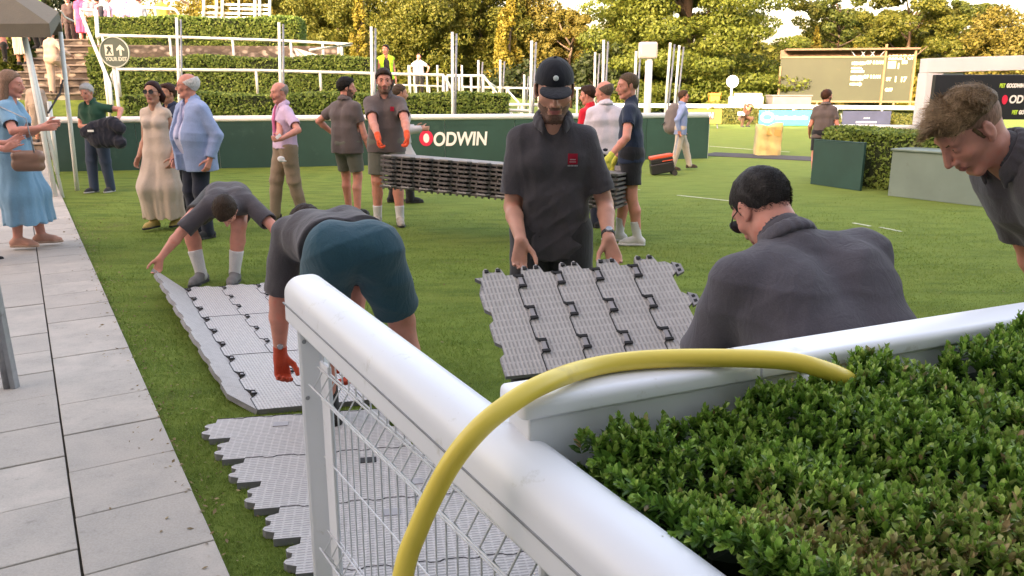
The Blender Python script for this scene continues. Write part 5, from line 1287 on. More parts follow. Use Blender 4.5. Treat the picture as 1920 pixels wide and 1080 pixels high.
# wire mesh: vertical wires with folds, horizontal wires
gx = Vector((GDv.x, GDv.y, 0)).normalized(); gn = Vector((gx.y, -gx.x, 0)); gn = gn if gn.y < 0 else -gn
Lm = (PE - P0).length - .15; m0 = pz + gx * .085; zt_m = zr - .02
folds = (zt_m - .10, zt_m - .62)
vw = MB(); nvw = int(Lm / .05)
for k in range(nvw + 1):
    a = m0 + gx * (k * .05); zs = zt_m - k * .05 * .095
    pts = [a + Vector((0, 0, .05))]
    for fz in folds[::-1]: pts += [a + Vector((0, 0, fz - .10)), a + gn * .032 + Vector((0, 0, fz - .05)), a + Vector((0, 0, fz))]
    pts += [a + Vector((0, 0, max(zs + .03, .1)))]
    vw.tube(pts, .0024, 6)
vw.build('vertical_wires', M['wire'], gt, smooth=True)['kind'] = 'stuff'
for z, o_ in ((zt_m - .01, 0), (folds[0], 0), (folds[0] - .05, .032), (folds[0] - .10, 0), (zt_m - .38, 0), (folds[1], 0), (folds[1] - .05, .032), (folds[1] - .1, 0), (.06, 0)):
    for off_ in ((-.0045, .0045) if z in folds else (0,)):
        mb = MB(); a = m0 + gn * (o_ + off_ + .004) + Vector((0, 0, z)); mb.tube([a - gx * .03, a + gx * Lm], .0027, 6); mb.build('horizontal_wire', M['wire'], gt, smooth=True)
# near box rail
A0, A1 = G(930, 716, 1.10), G(1925, 562, 1.10)
nd = (A1 - A0).normalized(); nn_ = Vector((nd.y, -nd.x, 0)); A0c = A0 + nn_ * .052 - nd * .0; A1c = A1 + nn_ * .052 + nd * .6
nr_ = empty('box_rail', (A0c.x, A0c.y, 0)); tag(nr_, 'long white box rail behind the near hedge with the hose lying on it', 'railing'); NO = nr_.location
zc_ = 1.10 - .018
jn = A0c + nd * .50
pc = rounded(.105, .036, .016, 5, .006)
def lowprof(w_, h_): return [(w_ / 2, h_ / 2), (-w_ / 2, h_ / 2), (-w_ / 2, -h_ / 2), (w_ / 2, -h_ / 2)]
Z = Vector((0, 0, 1))
for a, b, nm in ((A0c, jn - nd * .003, 'cap_rail'), (jn + nd * .003, A1c, 'cap_rail')):
    loftrail(nm, pc, a - NO - Z * (a.z - zc_), b - NO - Z * (b.z - zc_), M['white_plastic'], nr_, .012 if a is A0c else .0001)
for a, b in ((A0c + nd * .02, jn - nd * .002), (jn + nd * .002, A1c)):
    mb = MB(); mb.sweep(lowprof(.088, .115), a - NO - Z * (a.z - (1.10 - .036 - .059)), b - NO - Z * (b.z - (1.10 - .036 - .059))); mb.build('side_panel', M['white_panel'], nr_, bevel=.004)
mb = MB(); mb.bar(jn + nd * .03 - NO - Z * (jn.z - 1.04) + nn_ * .044, jn + nd * .26 - NO - Z * (jn.z - 1.04) + nn_ * .044, .004, .012); mb.build('joint_strip', M['white_plastic'], nr_)
for t_ in (.1, .9, 1.7):
    q = A0c + nd * t_ - NO; mb = MB(); mb.box((q.x, q.y, .5), (.07, .07, 1.0)); mb.build('post', M['white_plastic'], nr_, bevel=.01)
# white pipe end among the leaves
q0, q1 = G(1462, 702, 1.045), G(1556, 742, 1.02)
mb = MB(); d_ = (q1 - q0).normalized(); mb.tube([q0 - d_ * .02, q0, q0 + d_ * .01, q1], [.030, .030, .026, .026], 14); o = mb.build('white_fitting', M['white_plastic'], smooth=True); tag(recenter(o, (q0 + q1) / 2), 'white pipe fitting poking out of the hedge under the hose', 'pipe fitting')
def catmull(P, n=10):
    P = [2 * P[0] - P[1]] + P + [2 * P[-1] - P[-2]]; o = []
    for i in range(1, len(P) - 2):
        for k in range(n):
            t = k / n; o.append(.5 * ((2 * P[i]) + (P[i + 1] - P[i - 1]) * t + (2 * P[i - 1] - 5 * P[i] + 4 * P[i + 1] - P[i + 2]) * t * t + (3 * P[i] - P[i - 1] - 3 * P[i + 1] + P[i + 2]) * t ** 3))
    o.append(P[-2]); return o
HP = [G(1625, 760, .86), G(1612, 735, .98), G(1592, 714, 1.062), G(1540, 692, 1.098), G(1470, 676, 1.115), G(1330, 671, 1.118), G(1200, 675, 1.118), G(1100, 691, 1.118), at(1010, 724, 1.235), at(935, 772, 1.175), at(885, 818, 1.15), at(845, 870, 1.145), at(812, 930, 1.145), at(785, 990, 1.14), at(760, 1060, 1.13), at(743, 1180, 1.10), at(732, 1400, 1.04)]
HP.append(Vector((HP[-1].x - .02, HP[-1].y - .02, .03))); HP.append(Vector((HP[-1].x + .5, HP[-1].y - .5, .02)))
mb = MB(); mb.tube(catmull(HP, 12), .0172, 16); o = mb.build('hose', M['hose'], smooth=True); tag(o, 'thick yellow hose arching over the white gate and the box rail', 'hose')

# ------------------------------------------------------------------ near box hedge
BOXL = None
def mat_boxleaf():
    t = NT('box_leaf'); g = t.n('ShaderNodeNewGeometry'); v = t.coord(); at_ = t.n('ShaderNodeAttribute', attribute_name='tint')
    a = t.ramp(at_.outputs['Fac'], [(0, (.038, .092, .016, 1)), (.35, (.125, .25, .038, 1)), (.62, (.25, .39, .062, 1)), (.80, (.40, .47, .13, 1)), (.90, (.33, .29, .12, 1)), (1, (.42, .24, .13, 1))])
    r = t.ramp(g.outputs['Random Per Island'], [(0, (.55, .55, .55, 1)), (1, (1.35, 1.35, 1.35, 1))])
    c = t.mix(1.0, a, r, 'MULTIPLY'); t.l(c, t.b.inputs['Base Color']); t.b.inputs['Roughness'].default_value = .38; t.b.inputs['Specular IOR Level'].default_value = .4
    tr = t.n('ShaderNodeBsdfTranslucent'); t.l(c, tr.inputs[0]); ms = t.n('ShaderNodeMixShader'); ms.inputs[0].default_value = .22
    t.l(t.b.outputs[0], ms.inputs[1]); t.l(tr.outputs[0], ms.inputs[2]); t.l(ms.outputs[0], t.out.inputs[0]); return t.m
def near_hedge():
    rs = np.random.RandomState(12)
    gl = P0 + xh * 0; gxn = nv(gx.x, gx.y); gr = nv(-gn.x, -gn.y)          # towards the hedge side of the gate
    O_ = nv(P0.x, P0.y) + gr * .078; Q_ = nv(A0c.x, A0c.y) - nv(nn_.x, nn_.y) * -1 * .075; ndn = nv(nd.x, nd.y); nb = nv(nn_.x, nn_.y)
    root = empty('hedge', (1.0, 1.0, 0)); tag(root, 'near box hedge with small glossy leaves, some dry and brown, filling the lower right', 'hedge')
    RO = nv(1.0, 1.0, 0)
    pts = []; n = 24000
    xy = np.stack([rs.uniform(-.2, 2.6, n), rs.uniform(.25, 2.3, n)], 1)
    ok = ((xy - O_) @ gr > .0) & ((xy - Q_) @ nb > .0); xy = xy[ok]
    def top(xy):
        x, y = xy[:, 0], xy[:, 1]; z = 1.014 + .022 * np.sin(x * 5.1 + y * 3) + .016 * np.sin(x * 11 - y * 9) + .010 * np.sin(y * 23 + x * 17)
        dr = (xy - Q_) @ nb; ar = (xy - Q_) @ ndn
        z = z + .105 * np.exp(-((dr - .05) / .22) ** 2) * (1 / (1 + np.exp(-(ar - 1.02) * 22)))           # the taller clump at the right
        z -= .10 * np.exp(-((ar - .86) / .075) ** 2 - (dr / .09) ** 2)                                    # the dark gap under the rail
        z -= .03 * np.exp(-((x - .55) ** 2 + (y - 1.12) ** 2) / .004)
        z += .030 * np.exp(-(dr / .12) ** 2) * (ar < .8)
        return z
    z = top(xy); base = np.concatenate([xy, z[:, None]], 1)
    up = np.tile(nv(0, 0, 1), (len(base), 1)) + rs.normal(size=(len(base), 3)) * nv(.32, .32, .1); kind = np.zeros(len(base))
    # side towards the gate
    m = 3000; s_ = rs.uniform(.25, 2.6, m); zz = rs.uniform(.15, 1.02, m); sx = O_ + np.outer(s_, gxn) + np.outer(.02 + .02 * np.sin(s_ * 9 + zz * 7), -gr) * 1.0 + gr * .03
    b2_ = np.concatenate([sx, zz[:, None]], 1); ok = (b2_[:, :2] - Q_) @ nb > 0; b2_ = b2_[ok]
    up2 = np.tile(nv(-gr[0], -gr[1], .7), (len(b2_), 1)) + rs.normal(size=(len(b2_), 3)) * .3
    base = np.concatenate([base, b2_]); up = np.concatenate([up, up2])
    up /= np.linalg.norm(up, axis=1)[:, None]; n = len(base)
    ln = rs.uniform(.024, .052, n); tall = rs.uniform(0, 1, n) > .985; ln[tall] *= 1.5
    # dry patches grow towards the lower right
    x, y = base[:, 0], base[:, 1]
    dry = .5 * np.sin(x * 7 + 1) * np.sin(y * 9 + x * 4) + .35 * np.sin(x * 19 + y * 13) + 1.1 * np.exp(-((x - .62) ** 2 / .05 + (y - .80) ** 2 / .05)) + .8 * np.exp(-((x - .98) ** 2 / .02 + (y - 1.02) ** 2 / .02)) + .9 * np.exp(-((x - 1.22) ** 2 / .10 + (y - 1.05) ** 2 / .12)) + .35 * np.exp(-((x - .35) ** 2 + (y - .95) ** 2) / .01)
    Vs = []; Fs = []; Ts = []; cnt = 0
    NL = 8
    a = rs.normal(size=(n, 3)); t1 = np.cross(up, a); t1 /= np.linalg.norm(t1, axis=1)[:, None]; t2 = np.cross(up, t1)
    for k in range(NL):
        f = k / (NL - 1)
        for sgn in (1, -1):
            th = (k % 2) * math.pi / 2 + rs.uniform(-.5, .5, n) + (0 if sgn > 0 else math.pi)
            rad = t1 * np.cos(th)[:, None] + t2 * np.sin(th)[:, None]
            inc = (.95 - .55 * f) + rs.uniform(-.2, .2, n)            # opening angle from the stem
            d = up * np.cos(inc)[:, None] + rad * np.sin(inc)[:, None]
            p = base + up * (ln * (f - .45))[:, None]
            L_ = (.0215 * (1 - .35 * f) * rs.uniform(.75, 1.25, n))[:, None]; wv = np.cross(d, up); wv /= (np.linalg.norm(wv, axis=1)[:, None] + 1e-9)
            nrm_ = np.cross(wv, d); w_ = L_ * .24; cu = L_ * .10
            v0 = p; v1 = p + d * L_ * .32 + wv * w_ + nrm_ * cu; v1b = p + d * L_ * .72 + wv * w_ * .92 + nrm_ * cu * .8; v2 = p + d * L_ * 1.0 - nrm_ * cu * .3; v3 = p + d * L_ * .32 - wv * w_ + nrm_ * cu; v3b = p + d * L_ * .72 - wv * w_ * .92 + nrm_ * cu * .8
            V = np.stack([v0, v1, v1b, v2, v3b, v3], 1).reshape(-1, 3); i = np.arange(n) * 6 + cnt
            Vs.append(V); Fs.append(np.stack([i, i + 1, i + 2, i + 3], 1)); Fs.append(np.stack([i, i + 3, i + 4, i + 5], 1)); cnt += 6 * n
            dd = dry + rs.normal(size=n) * .30
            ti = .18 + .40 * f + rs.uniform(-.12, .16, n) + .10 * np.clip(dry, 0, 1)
            ti = np.where(dd > .88, rs.uniform(.76, .97, n), ti); ti = np.where(rs.uniform(0, 1, n) > .994, rs.uniform(.85, 1, n), ti)
            Ts.append(np.repeat(np.clip(ti, 0, 1), 6))
    V = np.concatenate(Vs) - RO; F = np.concatenate(Fs); T = np.concatenate(Ts).astype(f32)
    me = npmesh('foliage', V, F); at_ = me.attributes.new('tint', 'FLOAT', 'POINT'); at_.data.foreach_set('value', T)
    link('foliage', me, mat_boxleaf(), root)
    # twigs and dark inside
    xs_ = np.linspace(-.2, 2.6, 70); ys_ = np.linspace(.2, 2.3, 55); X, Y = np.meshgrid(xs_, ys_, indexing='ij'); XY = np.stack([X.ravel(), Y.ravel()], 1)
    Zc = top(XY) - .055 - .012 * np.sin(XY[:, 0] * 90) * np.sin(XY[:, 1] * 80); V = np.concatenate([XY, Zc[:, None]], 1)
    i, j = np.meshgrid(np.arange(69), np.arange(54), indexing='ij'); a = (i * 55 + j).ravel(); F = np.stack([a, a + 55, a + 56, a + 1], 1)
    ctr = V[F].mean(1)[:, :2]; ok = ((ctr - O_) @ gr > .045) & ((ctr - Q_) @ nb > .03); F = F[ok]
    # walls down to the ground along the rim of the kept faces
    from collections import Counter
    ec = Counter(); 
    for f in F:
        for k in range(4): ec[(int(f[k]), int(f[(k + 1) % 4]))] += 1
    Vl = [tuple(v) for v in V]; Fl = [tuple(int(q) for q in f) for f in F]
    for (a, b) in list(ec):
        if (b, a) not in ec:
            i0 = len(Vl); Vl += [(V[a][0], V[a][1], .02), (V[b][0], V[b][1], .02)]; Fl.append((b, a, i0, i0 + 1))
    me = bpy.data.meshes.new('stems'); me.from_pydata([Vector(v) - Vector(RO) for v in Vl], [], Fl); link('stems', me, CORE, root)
near_hedge()

# ------------------------------------------------------------------ plastic floor mats
def mat_tile(name, col, ridge=.0165):
    t = NT(name); uv = t.n('ShaderNodeUVMap'); sx = t.n('ShaderNodeSeparateXYZ'); t.l(uv.outputs[0], sx.inputs[0])
    def math_(op, a, b=None, c=None):
        m = t.n('ShaderNodeMath', operation=op)
        for i, v in enumerate((a, b, c)):
            if v is None: continue
            if hasattr(v, 'links'): t.l(v, m.inputs[i])
            else: m.inputs[i].default_value = v
        return m.outputs[0]
    s1 = math_('SINE', math_('MULTIPLY', sx.outputs[0], 2 * math.pi / ridge)); s2 = math_('SINE', math_('MULTIPLY', sx.outputs[1], 2 * math.pi / .034))
    hole = math_('MULTIPLY', math_('GREATER_THAN', s1, .35), math_('GREATER_THAN', s2, -.75)); v = t.coord()
    n = t.noise(v, 3.5, 5, .65); blk = t.ramp(n, [(.42, (0, 0, 0, 1)), (.5, (1, 1, 1, 1))])
    n2 = t.noise(v, 30, 4, .7)
    c = t.ramp(n2, [(.3, dk(col, .85)), (.7, dk(col, 1.1))]); c = t.mix(t.ramp(t.noise(v, 6, 4, .7), [(.62, (0, 0, 0, 1)), (.75, (.4, .4, .4, 1))]), c, dk((col[0] * .8, col[1] * .72, col[2] * .6), .8))
    mr = t.n('ShaderNodeMath', operation='MULTIPLY'); t.l(hole, mr.inputs[0]); mr.inputs[1].default_value = .46
    c = t.mix(mr.outputs[0], c, dk(col, .22))
    t.l(c, t.b.inputs['Base Color']); t.b.inputs['Roughness'].default_value = .55
    bm_ = t.bump(s1, .6, .002); return t.m
TILE = mat_tile('mat_plastic', (.50, .475, .465, 1)); TILE_S = mat_plain('mat_side', (.20, .195, .205), .6, .15, 20); SLOT = mat_plain('mat_slot', (.02, .02, .022), .7); CLIPM = mat_plain('mat_clip', (.34, .33, .35), .5, .1, 20)
def strip_outline(W_, L_, n, j0=True, j1=True, tab0=False, tab1=False, amp=.030):
    """closed outline of an interlocking strip, width W_ along u, length L_ along v"""
    m = L_ / n; prof = []
    for k in range(n):
        b = k * m; prof += [(0, b), (0, b + .52 * m), (amp, b + .64 * m), (amp, b + .88 * m)]
    prof.append((0, L_))
    left = [(x, y) for x, y in prof] if j0 else [(0, 0), (0, L_)]
    right = [(W_ + x, y) for x, y in prof] if j1 else [(W_, 0), (W_, L_)]
    def tab(v, s): return [(W_ * .20, v), (W_ * .26, v + s * .034), (W_ * .33, v + s * .046), (W_ * .40, v + s * .040), (W_ * .44, v + s * .022), (W_ * .56, v + s * .022), (W_ * .60, v + s * .040), (W_ * .67, v + s * .046), (W_ * .74, v + s * .034), (W_ * .80, v)]
    o = list(left)
    if tab1: o += tab(L_, 1)
    o += right[::-1]
    if tab0: o += tab(0, -1)[::-1]
    return o
def strip(parent, W_, L_, n, fn, th, name='mat_strip', mats=None, **k):
    """fn(u,v) -> top surface point ; thickness th below"""
    ol = strip_outline(W_, L_, n, **k); bm = bmesh.new()
    e = 1e-3
    def nrml(u, v): return ((fn(u + e, v) - fn(u, v)).cross(fn(u, v + e) - fn(u, v))).normalized()
    top = [bm.verts.new(fn(u, v)) for u, v in ol]; bot = [bm.verts.new(fn(u, v) - nrml(u, v) * th) for u, v in ol]
    uvl = bm.loops.layers.uv.new('UVMap'); m = len(ol)
    tv = {id(v): ol[i] for i, v in enumerate(top)}
    f = bm.faces.new(top[::-1]); f2 = bm.faces.new(bot)
    for l in f.loops: l[uvl].uv = tv[id(l.vert)]
    f.material_index = 0; f2.material_index = 1
    for i in range(m):
        g = bm.faces.new((top[i], top[(i + 1) % m], bot[(i + 1) % m], bot[i])); g.material_index = 1
    bmesh.ops.triangulate(bm, faces=[f, f2]); bmesh.ops.recalc_face_normals(bm, faces=bm.faces)
    me = bpy.data.meshes.new(name); bm.to_mesh(me); bm.free()
    return link(name, me, mats or [TILE, TILE_S], parent)
def seam_bits(parent, W_, L_, n, fn, amp=.030, clip=True, scale=1.0, first=0):
    """dark groove and a clip at every kink of the left edge of a strip"""
    e = 1e-3
    def fr(u, v):
        p = fn(u, v); a = (fn(u + e, v) - p).normalized(); b = (fn(u, v + e) - p).normalized(); c = a.cross(b).normalized(); m_ = Matrix((a, b, c)).transposed().to_4x4(); m_.translation = p; return m_
    m = L_ / n; g = MB()
    for k in range(n):
        b = k * m; seq = [(0, b), (0, b + .52 * m), (amp, b + .64 * m), (amp, b + .88 * m), (0, b + m)]
        for (p, q) in zip(seq[:-1], seq[1:]):
            w_ = .0022 if p != seq[3] else .006
            P_, Q_ = fn(*p), fn(*q); F_ = fr(*p); nr2 = F_.col[2].to_3d(); g.bar(P_ + nr2 * .0012, Q_ + nr2 * .0012, w_ * 2 * scale, .002, nr2)
    g.build('seam', SLOT, parent)
    if clip:
        for k in range(first, n):
            F_ = fr(amp, k * m + .76 * m); c = MB(); s = scale
            c.mi = 0; c.box((0, 0, .004), (.020 * s, .060 * s, .010), F_)
            c.mi = 1; c.box((0, .026 * s, .008), (.034 * s, .013 * s, .010), F_); c.box((0, -.026 * s, .008), (.034 * s, .013 * s, .010), F_); c.box((.012 * s, 0, .006), (.008 * s, .030 * s, .010), F_)
            c.build('clip', [CLIPM, SLOT], parent, bevel=.0015)
def bil(c00, c10, c01, c11, W_, L_):
    return lambda u, v: (c00 * (1 - u / W_) + c10 * (u / W_)) * (1 - v / L_) + (c01 * (1 - u / W_) + c11 * (u / W_)) * (v / L_)
# the mat held up by the capped man: five strips, their length running down
TL, TR, BL = at(890, 522, 3.36), at(1247, 490, 3.42), at(948, 706, 3.02); BR = TR + (BL - TL) * 1.0 + (TR - TL) * .02
W5 = (TR - TL).length / 5; Lc = (BL - TL).length
hm_ = empty('floor_mat', (TL + TR + BL + BR) / 4); tag(hm_, 'light grey interlocking floor mat held upright by the man in the cap', 'floor mat', 'plastic floor mats'); HO = hm_.location
print('held mat', W5 * 5, Lc)
def fc(i): 
    a = TL.lerp(TR, i / 5) - HO; b = TL.lerp(TR, (i + 1) / 5) - HO; c = BL.lerp(BR, i / 5) - HO; d = BL.lerp(BR, (i + 1) / 5) - HO
    return bil(c, d, a, b, W5, Lc)
for i in range(5):
    s_ = strip(hm_, W5, Lc, 3, fc(i), .028, tab1=True, amp=.024)
    if i: seam_bits(s_, W5, Lc, 3, fc(i), .024, scale=1.0)
    F = fc(i)
    nn2 = (F(.01, 0) - F(0, 0)).cross(F(0, .01) - F(0, 0)).normalized()
    for uu in (.35, .65):
        cl = MB(); p = F(W5 * uu, Lc + .028); cl.bar(p - (TR - TL).normalized() * .009 + nn2 * .004, p + (TR - TL).normalized() * .009 + nn2 * .004, .012, .010, nn2)
        cl.build('hook', SLOT, s_)
    if i == 4:
        for k_ in range(3):
            q = F(W5 + .026, Lc * (k_ + .76) / 3); tb = MB(); dv = (F(0, .1) - F(0, 0)).normalized(); du = (TR - TL).normalized()
            tb.mi = 0; tb.mesh([q + dv * .035, q + dv * .02 + du * .035, q - dv * .02 + du * .035, q - dv * .035] + [p - nn2 * .02 for p in (q + dv * .035, q + dv * .02 + du * .035, q - dv * .02 + du * .035, q - dv * .035)], [(0, 1, 2, 3), (7, 6, 5, 4), (0, 4, 5, 1), (1, 5, 6, 2), (2, 6, 7, 3)])
            tb.mi = 1; tb.bar(q + du * .016 + dv * .018, q + du * .016 + dv * .006, .014, .006, nn2); tb.bar(q + du * .016 - dv * .006, q + du * .016 - dv * .018, .014, .006, nn2)
            tb.build('side_tab', [CLIPM, SLOT], s_)
# mat being laid, its left strip lifted
N0, F0 = G(482, 768, .03), G(345, 541, .03); N1 = G(872, 733, .03); F1 = G(598, 526, .03)
lm = empty('floor_mat', (N0 + F1) / 2); tag(lm, 'grey floor mat being laid by the bending workers, its left edge lifted and curling', 'floor mat', 'plastic floor mats'); LO = lm.location
Wb = (N1 - N0).length / 4; Lb = (F0 - N0).length; print('laid mat length', Lb)
for i in range(4):
    F = bil(N0.lerp(N1, i / 4) - LO, N0.lerp(N1, (i + 1) / 4) - LO, F0.lerp(F1, i / 4) - LO, F0.lerp(F1, (i + 1) / 4) - LO, Wb, Lb)
    s_ = strip(lm, Wb, Lb, 9, F, .028, tab1=True, amp=.030); seam_bits(s_, Wb, Lb, 9, F, .030, scale=.8)
    for k_ in (3, 6):
        g_ = MB(); g_.bar(F(.03, Lb * k_ / 9) + Vector((0, 0, .001)), F(Wb + .0, Lb * k_ / 9) + Vector((0, 0, .001)), .006, .002); g_.build('cross_seam', SLOT, s_)
NO_, FO_ = at(428, 762, 3.93), at(287, 503, 6.28); NO_.z = max(NO_.z, .05)
Wl = .31; F = bil(NO_ - LO, N0 - LO, FO_ - LO, F0 - LO, Wl, Lb); s_ = strip(lm, Wl, Lb, 9, F, .030, amp=.032, tab1=False)
# rows already laid along the near side, each row stepping back
rdir = Vector((.985, .172, 0)).normalized(); step = (G(560, 1000, 0) - G(408, 786, 0)) / 5.0; row_n = Vector((-rdir.y, rdir.x, 0)); wrow = abs(step.dot(row_n))
def rowL(S): g2 = Vector((-gn.x, -gn.y, 0)); return max(.6, (P0 + g2 * .78 - S).dot(g2) / rdir.dot(g2))
for k in range(8):
    S0_ = G(408, 786, .034) + step * k; S0_.z = .034
    rt = empty('floor_mat', S0_ + rdir * .9); tag(rt, ['first', 'second', 'third', 'fourth', 'fifth', 'sixth', 'seventh', 'eighth'][k] + ' row of grey floor mat laid beside the gate, counted from the far end', 'floor mat', 'plastic floor mats'); RO_ = rt.location
    F = (lambda S0_, RO_: lambda u, v: S0_ - RO_ + rdir * v - row_n * u)(S0_, RO_)
    # u across the row, v along it
    s_ = strip(rt, wrow, rowL(S0_), 6, (lambda F: lambda u, v: F(u, v))(F), .030, amp=.026, tab0=True, j0=False, j1=False)
    if k % 2 == 0: seam_bits(s_, wrow, rowL(S0_), 6, F, .012, scale=.45, clip=False)
    for kk in range(1, 5):
        vv = .31 * kk + .11 * (k % 3)
        if vv < rowL(S0_) - .1:
            cm = MB(); p = F(wrow * .5, vv) + Vector((0, 0, .002)); cm.bar(p - rdir * .035, p + rdir * .035, .05, .004); cm.build('grip_plate', CLIPM if (k + kk) % 3 else SLOT, s_, bevel=.001) if (k + kk) % 2 else None
# the carried stack
PL, PR = at(714, 350, 8.75), at(1156, 392, 7.85); sdv = (PR - PL); SLn = sdv.length; sdv.normalize(); sbk = Vector((-sdv.y, sdv.x, 0)).normalized(); sbk = sbk if sbk.y > 0 else -sbk; sbk = (sbk + Vector((0, 0, -.055))).normalized(); sup = sdv.cross(sbk); sup = sup if sup.z > 0 else -sup
STK = mat_plain('stack_side', (.125, .112, .11), .65, .2, 14); TOPM = [mat_tile('mat_dull', (.19, .172, .165, 1)), STK]
LIPM = mat_plain('lip_grey', (.33, .31, .31), .5, .1, 9)
ordn = ['bottom', 'second', 'third', 'fourth', 'fifth', 'sixth', 'seventh', 'top']
for k in range(8):
    o = PL + sup * (.046 * k + .0); rt = empty('floor_mat', o + sdv * SLn / 2); tag(rt, (ordn[k] + ' mat of the stack carried by two men' if k in (0, 7) else ordn[k] + ' mat from the bottom in the carried stack'), 'floor mat', 'mats in the carried stack')
    RO_ = rt.location.copy(); nM = 12; m = SLn / nM; ol = []; jit = rnd.uniform(-.01, .01)
    for j in range(nM): b = j * m; ol += [(b, 0), (b + .22 * m, 0), (b + .34 * m, -.045), (b + .76 * m, -.045), (b + .88 * m, 0)]
    ol += [(SLn, 0), (SLn, .55), (0, .55)]
    mb = MB(); f0_ = lambda x, y, z: o - RO_ + sdv * (x + jit) + sbk * (y + jit) + sup * z
    th = .020
    a_ = [f0_(x, y, th) for x, y in ol]; b_2 = [f0_(x, y, 0) for x, y in ol]; n_ = len(ol); mb.mi = 0; mb.face(a_); mb.mi = 1; mb.face(b_2[::-1])
    for i in range(n_): mb.face([a_[(i + 1) % n_], a_[i], b_2[i], b_2[(i + 1) % n_]])
    sp_ = mb.build('sheet', TOPM, rt)
    mb = MB()
    for j in range(nM * 3):                       # feet below the sheet
        x = (j + .5) * m / 3; mb.box((0, 0, 0), (.018, .02, .020), Matrix.Translation(f0_(x, .012, -.013)) @ Matrix((sdv, sbk, sup)).transposed().to_4x4())
        if k < 7 or True: mb.box((0, 0, 0), (.018, .02, .020), Matrix.Translation(f0_(x, .40, -.010)) @ Matrix((sdv, sbk, sup)).transposed().to_4x4())
    mb.bar(f0_(0, .012, -.004), f0_(SLn, .012, -.004), .006, .006, sup); mb.bar(f0_(0, .40, -.004), f0_(SLn, .40, -.004), .006, .006, sup); mb.bar(f0_(.02, .012, -.004), f0_(.02, .40, -.004), .006, .006, sup)
    mb.build('feet', STK, rt)
    if k in (7, 0):
        for j in range(nM): mb = MB(); b = j * m; mb.bar(f0_(b + .34 * m, -.047, th + .004), f0_(b + .76 * m, -.047, th + .004), .022, .014, sup); mb.bar(f0_(b + .22 * m, -.004, th + .004), f0_(b + .34 * m, -.047, th + .004), .016, .012, sup); mb.bar(f0_(b + .88 * m, -.004, th + .004), f0_(b + .76 * m, -.047, th + .004), .016, .012, sup); mb.build('edge_lip', LIPM, rt)
    if k == 7:
        for j in range(6, nM): mb = MB(); b = j * m; mb.box((0, 0, 0), (.10, .03, .05), Matrix.Translation(f0_(b + .5 * m, .53, th + .03)) @ Matrix((sdv, sbk, sup)).transposed().to_4x4()); mb.build('far_hook', CLIPM, rt)

# ------------------------------------------------------------------ grass blades near the viewer
rs = np.random.RandomState(77); n = 260000
Yb = 2.0 + 11 * rs.beta(1.0, 2.6, n); Xb = rs.uniform(-.68, .68, n) * (Yb * .98 + .45)
pe = nv(edge.x, edge.y); bx = nv(BX.x, BX.y); rel = np.stack([Xb, Yb], 1) - pe; keep = rel @ bx > .012 - rs.exponential(.012, n)
Xb, Yb = Xb[keep], Yb[keep]; n = len(Xb); hb = rs.uniform(.008, .020, n) * (1 + .5 * np.sin(Xb * 3) * np.sin(Yb * 2.3)); wb_ = .0016 + .0012 * (Yb / 6)
an = rs.uniform(0, 6.28, n); le = rs.normal(size=(n, 2)) * .6 * hb[:, None]
p = np.stack([Xb, Yb, np.zeros(n)], 1); s_ = np.stack([np.cos(an) * wb_, np.sin(an) * wb_, np.zeros(n)], 1); tpv = p + np.concatenate([le, hb[:, None]], 1)
V = np.stack([p - s_, p + s_, tpv], 1).reshape(-1, 3); F = np.arange(3 * n).reshape(-1, 3)
GRB = mat_foliage('grass_blade', [(.12, .178, .028), (.185, .262, .045), (.26, .335, .074)], .8, .35, nscale=1.1)
tag(link('grass', npmesh('grass', V, F, 3), GRB), 'short mown grass blades around the path and mats', 'grass', kind='stuff')

# bare soil, dry leaves and clippings along the edge of the path
rs = np.random.RandomState(5); n = 900; al = rs.uniform(-1, 9, n); ac = rs.exponential(.10, n) * rs.choice([1, 1, 1, -.6], n)
P = nv(edge.x, edge.y) + np.outer(al, nv(AX.x, AX.y)) + np.outer(ac, nv(BX.x, BX.y)); P = np.concatenate([P, np.where(ac < 0, .030, rs.uniform(.006, .022, n))[:, None]], 1)
n2_ = 260; X2 = rs.uniform(-2.5, 4, n2_); Y2 = rs.uniform(2.5, 9, n2_); P = np.concatenate([P, np.stack([X2, Y2, rs.uniform(.012, .024, n2_)], 1)])
V, F = rquads(P, nv(0, 0, 1) + rs.normal(size=P.shape) * .35, .009, rs, .5, .7)
tag(link('fallen_leaves', npmesh('fallen_leaves', V, F), mat_foliage('litter', [(.10, .065, .03), (.20, .13, .06), (.32, .25, .12)], .8, 0)), 'dry leaves and clippings scattered along the edge of the slab path', 'leaf litter', kind='stuff')
# ------------------------------------------------------------------ people
GREY = ('charcoal_polo', (.062, .056, .064)); GREY2 = ('charcoal_polo_worn', (.080, .072, .080)); CHAR = ('charcoal_shorts', (.060, .062, .064)); DTR = ('dark_trousers', (.030, .029, .033))
BADGE = ('red_badge', (.50, .010, .045)); WS = ('white_sock', (.62, .60, .62)); ORG = ('orange_glove', (.72, .085, .02))
def rt(px, Y, z=0.0): return (at(px, 500, Y).x, Y, z)
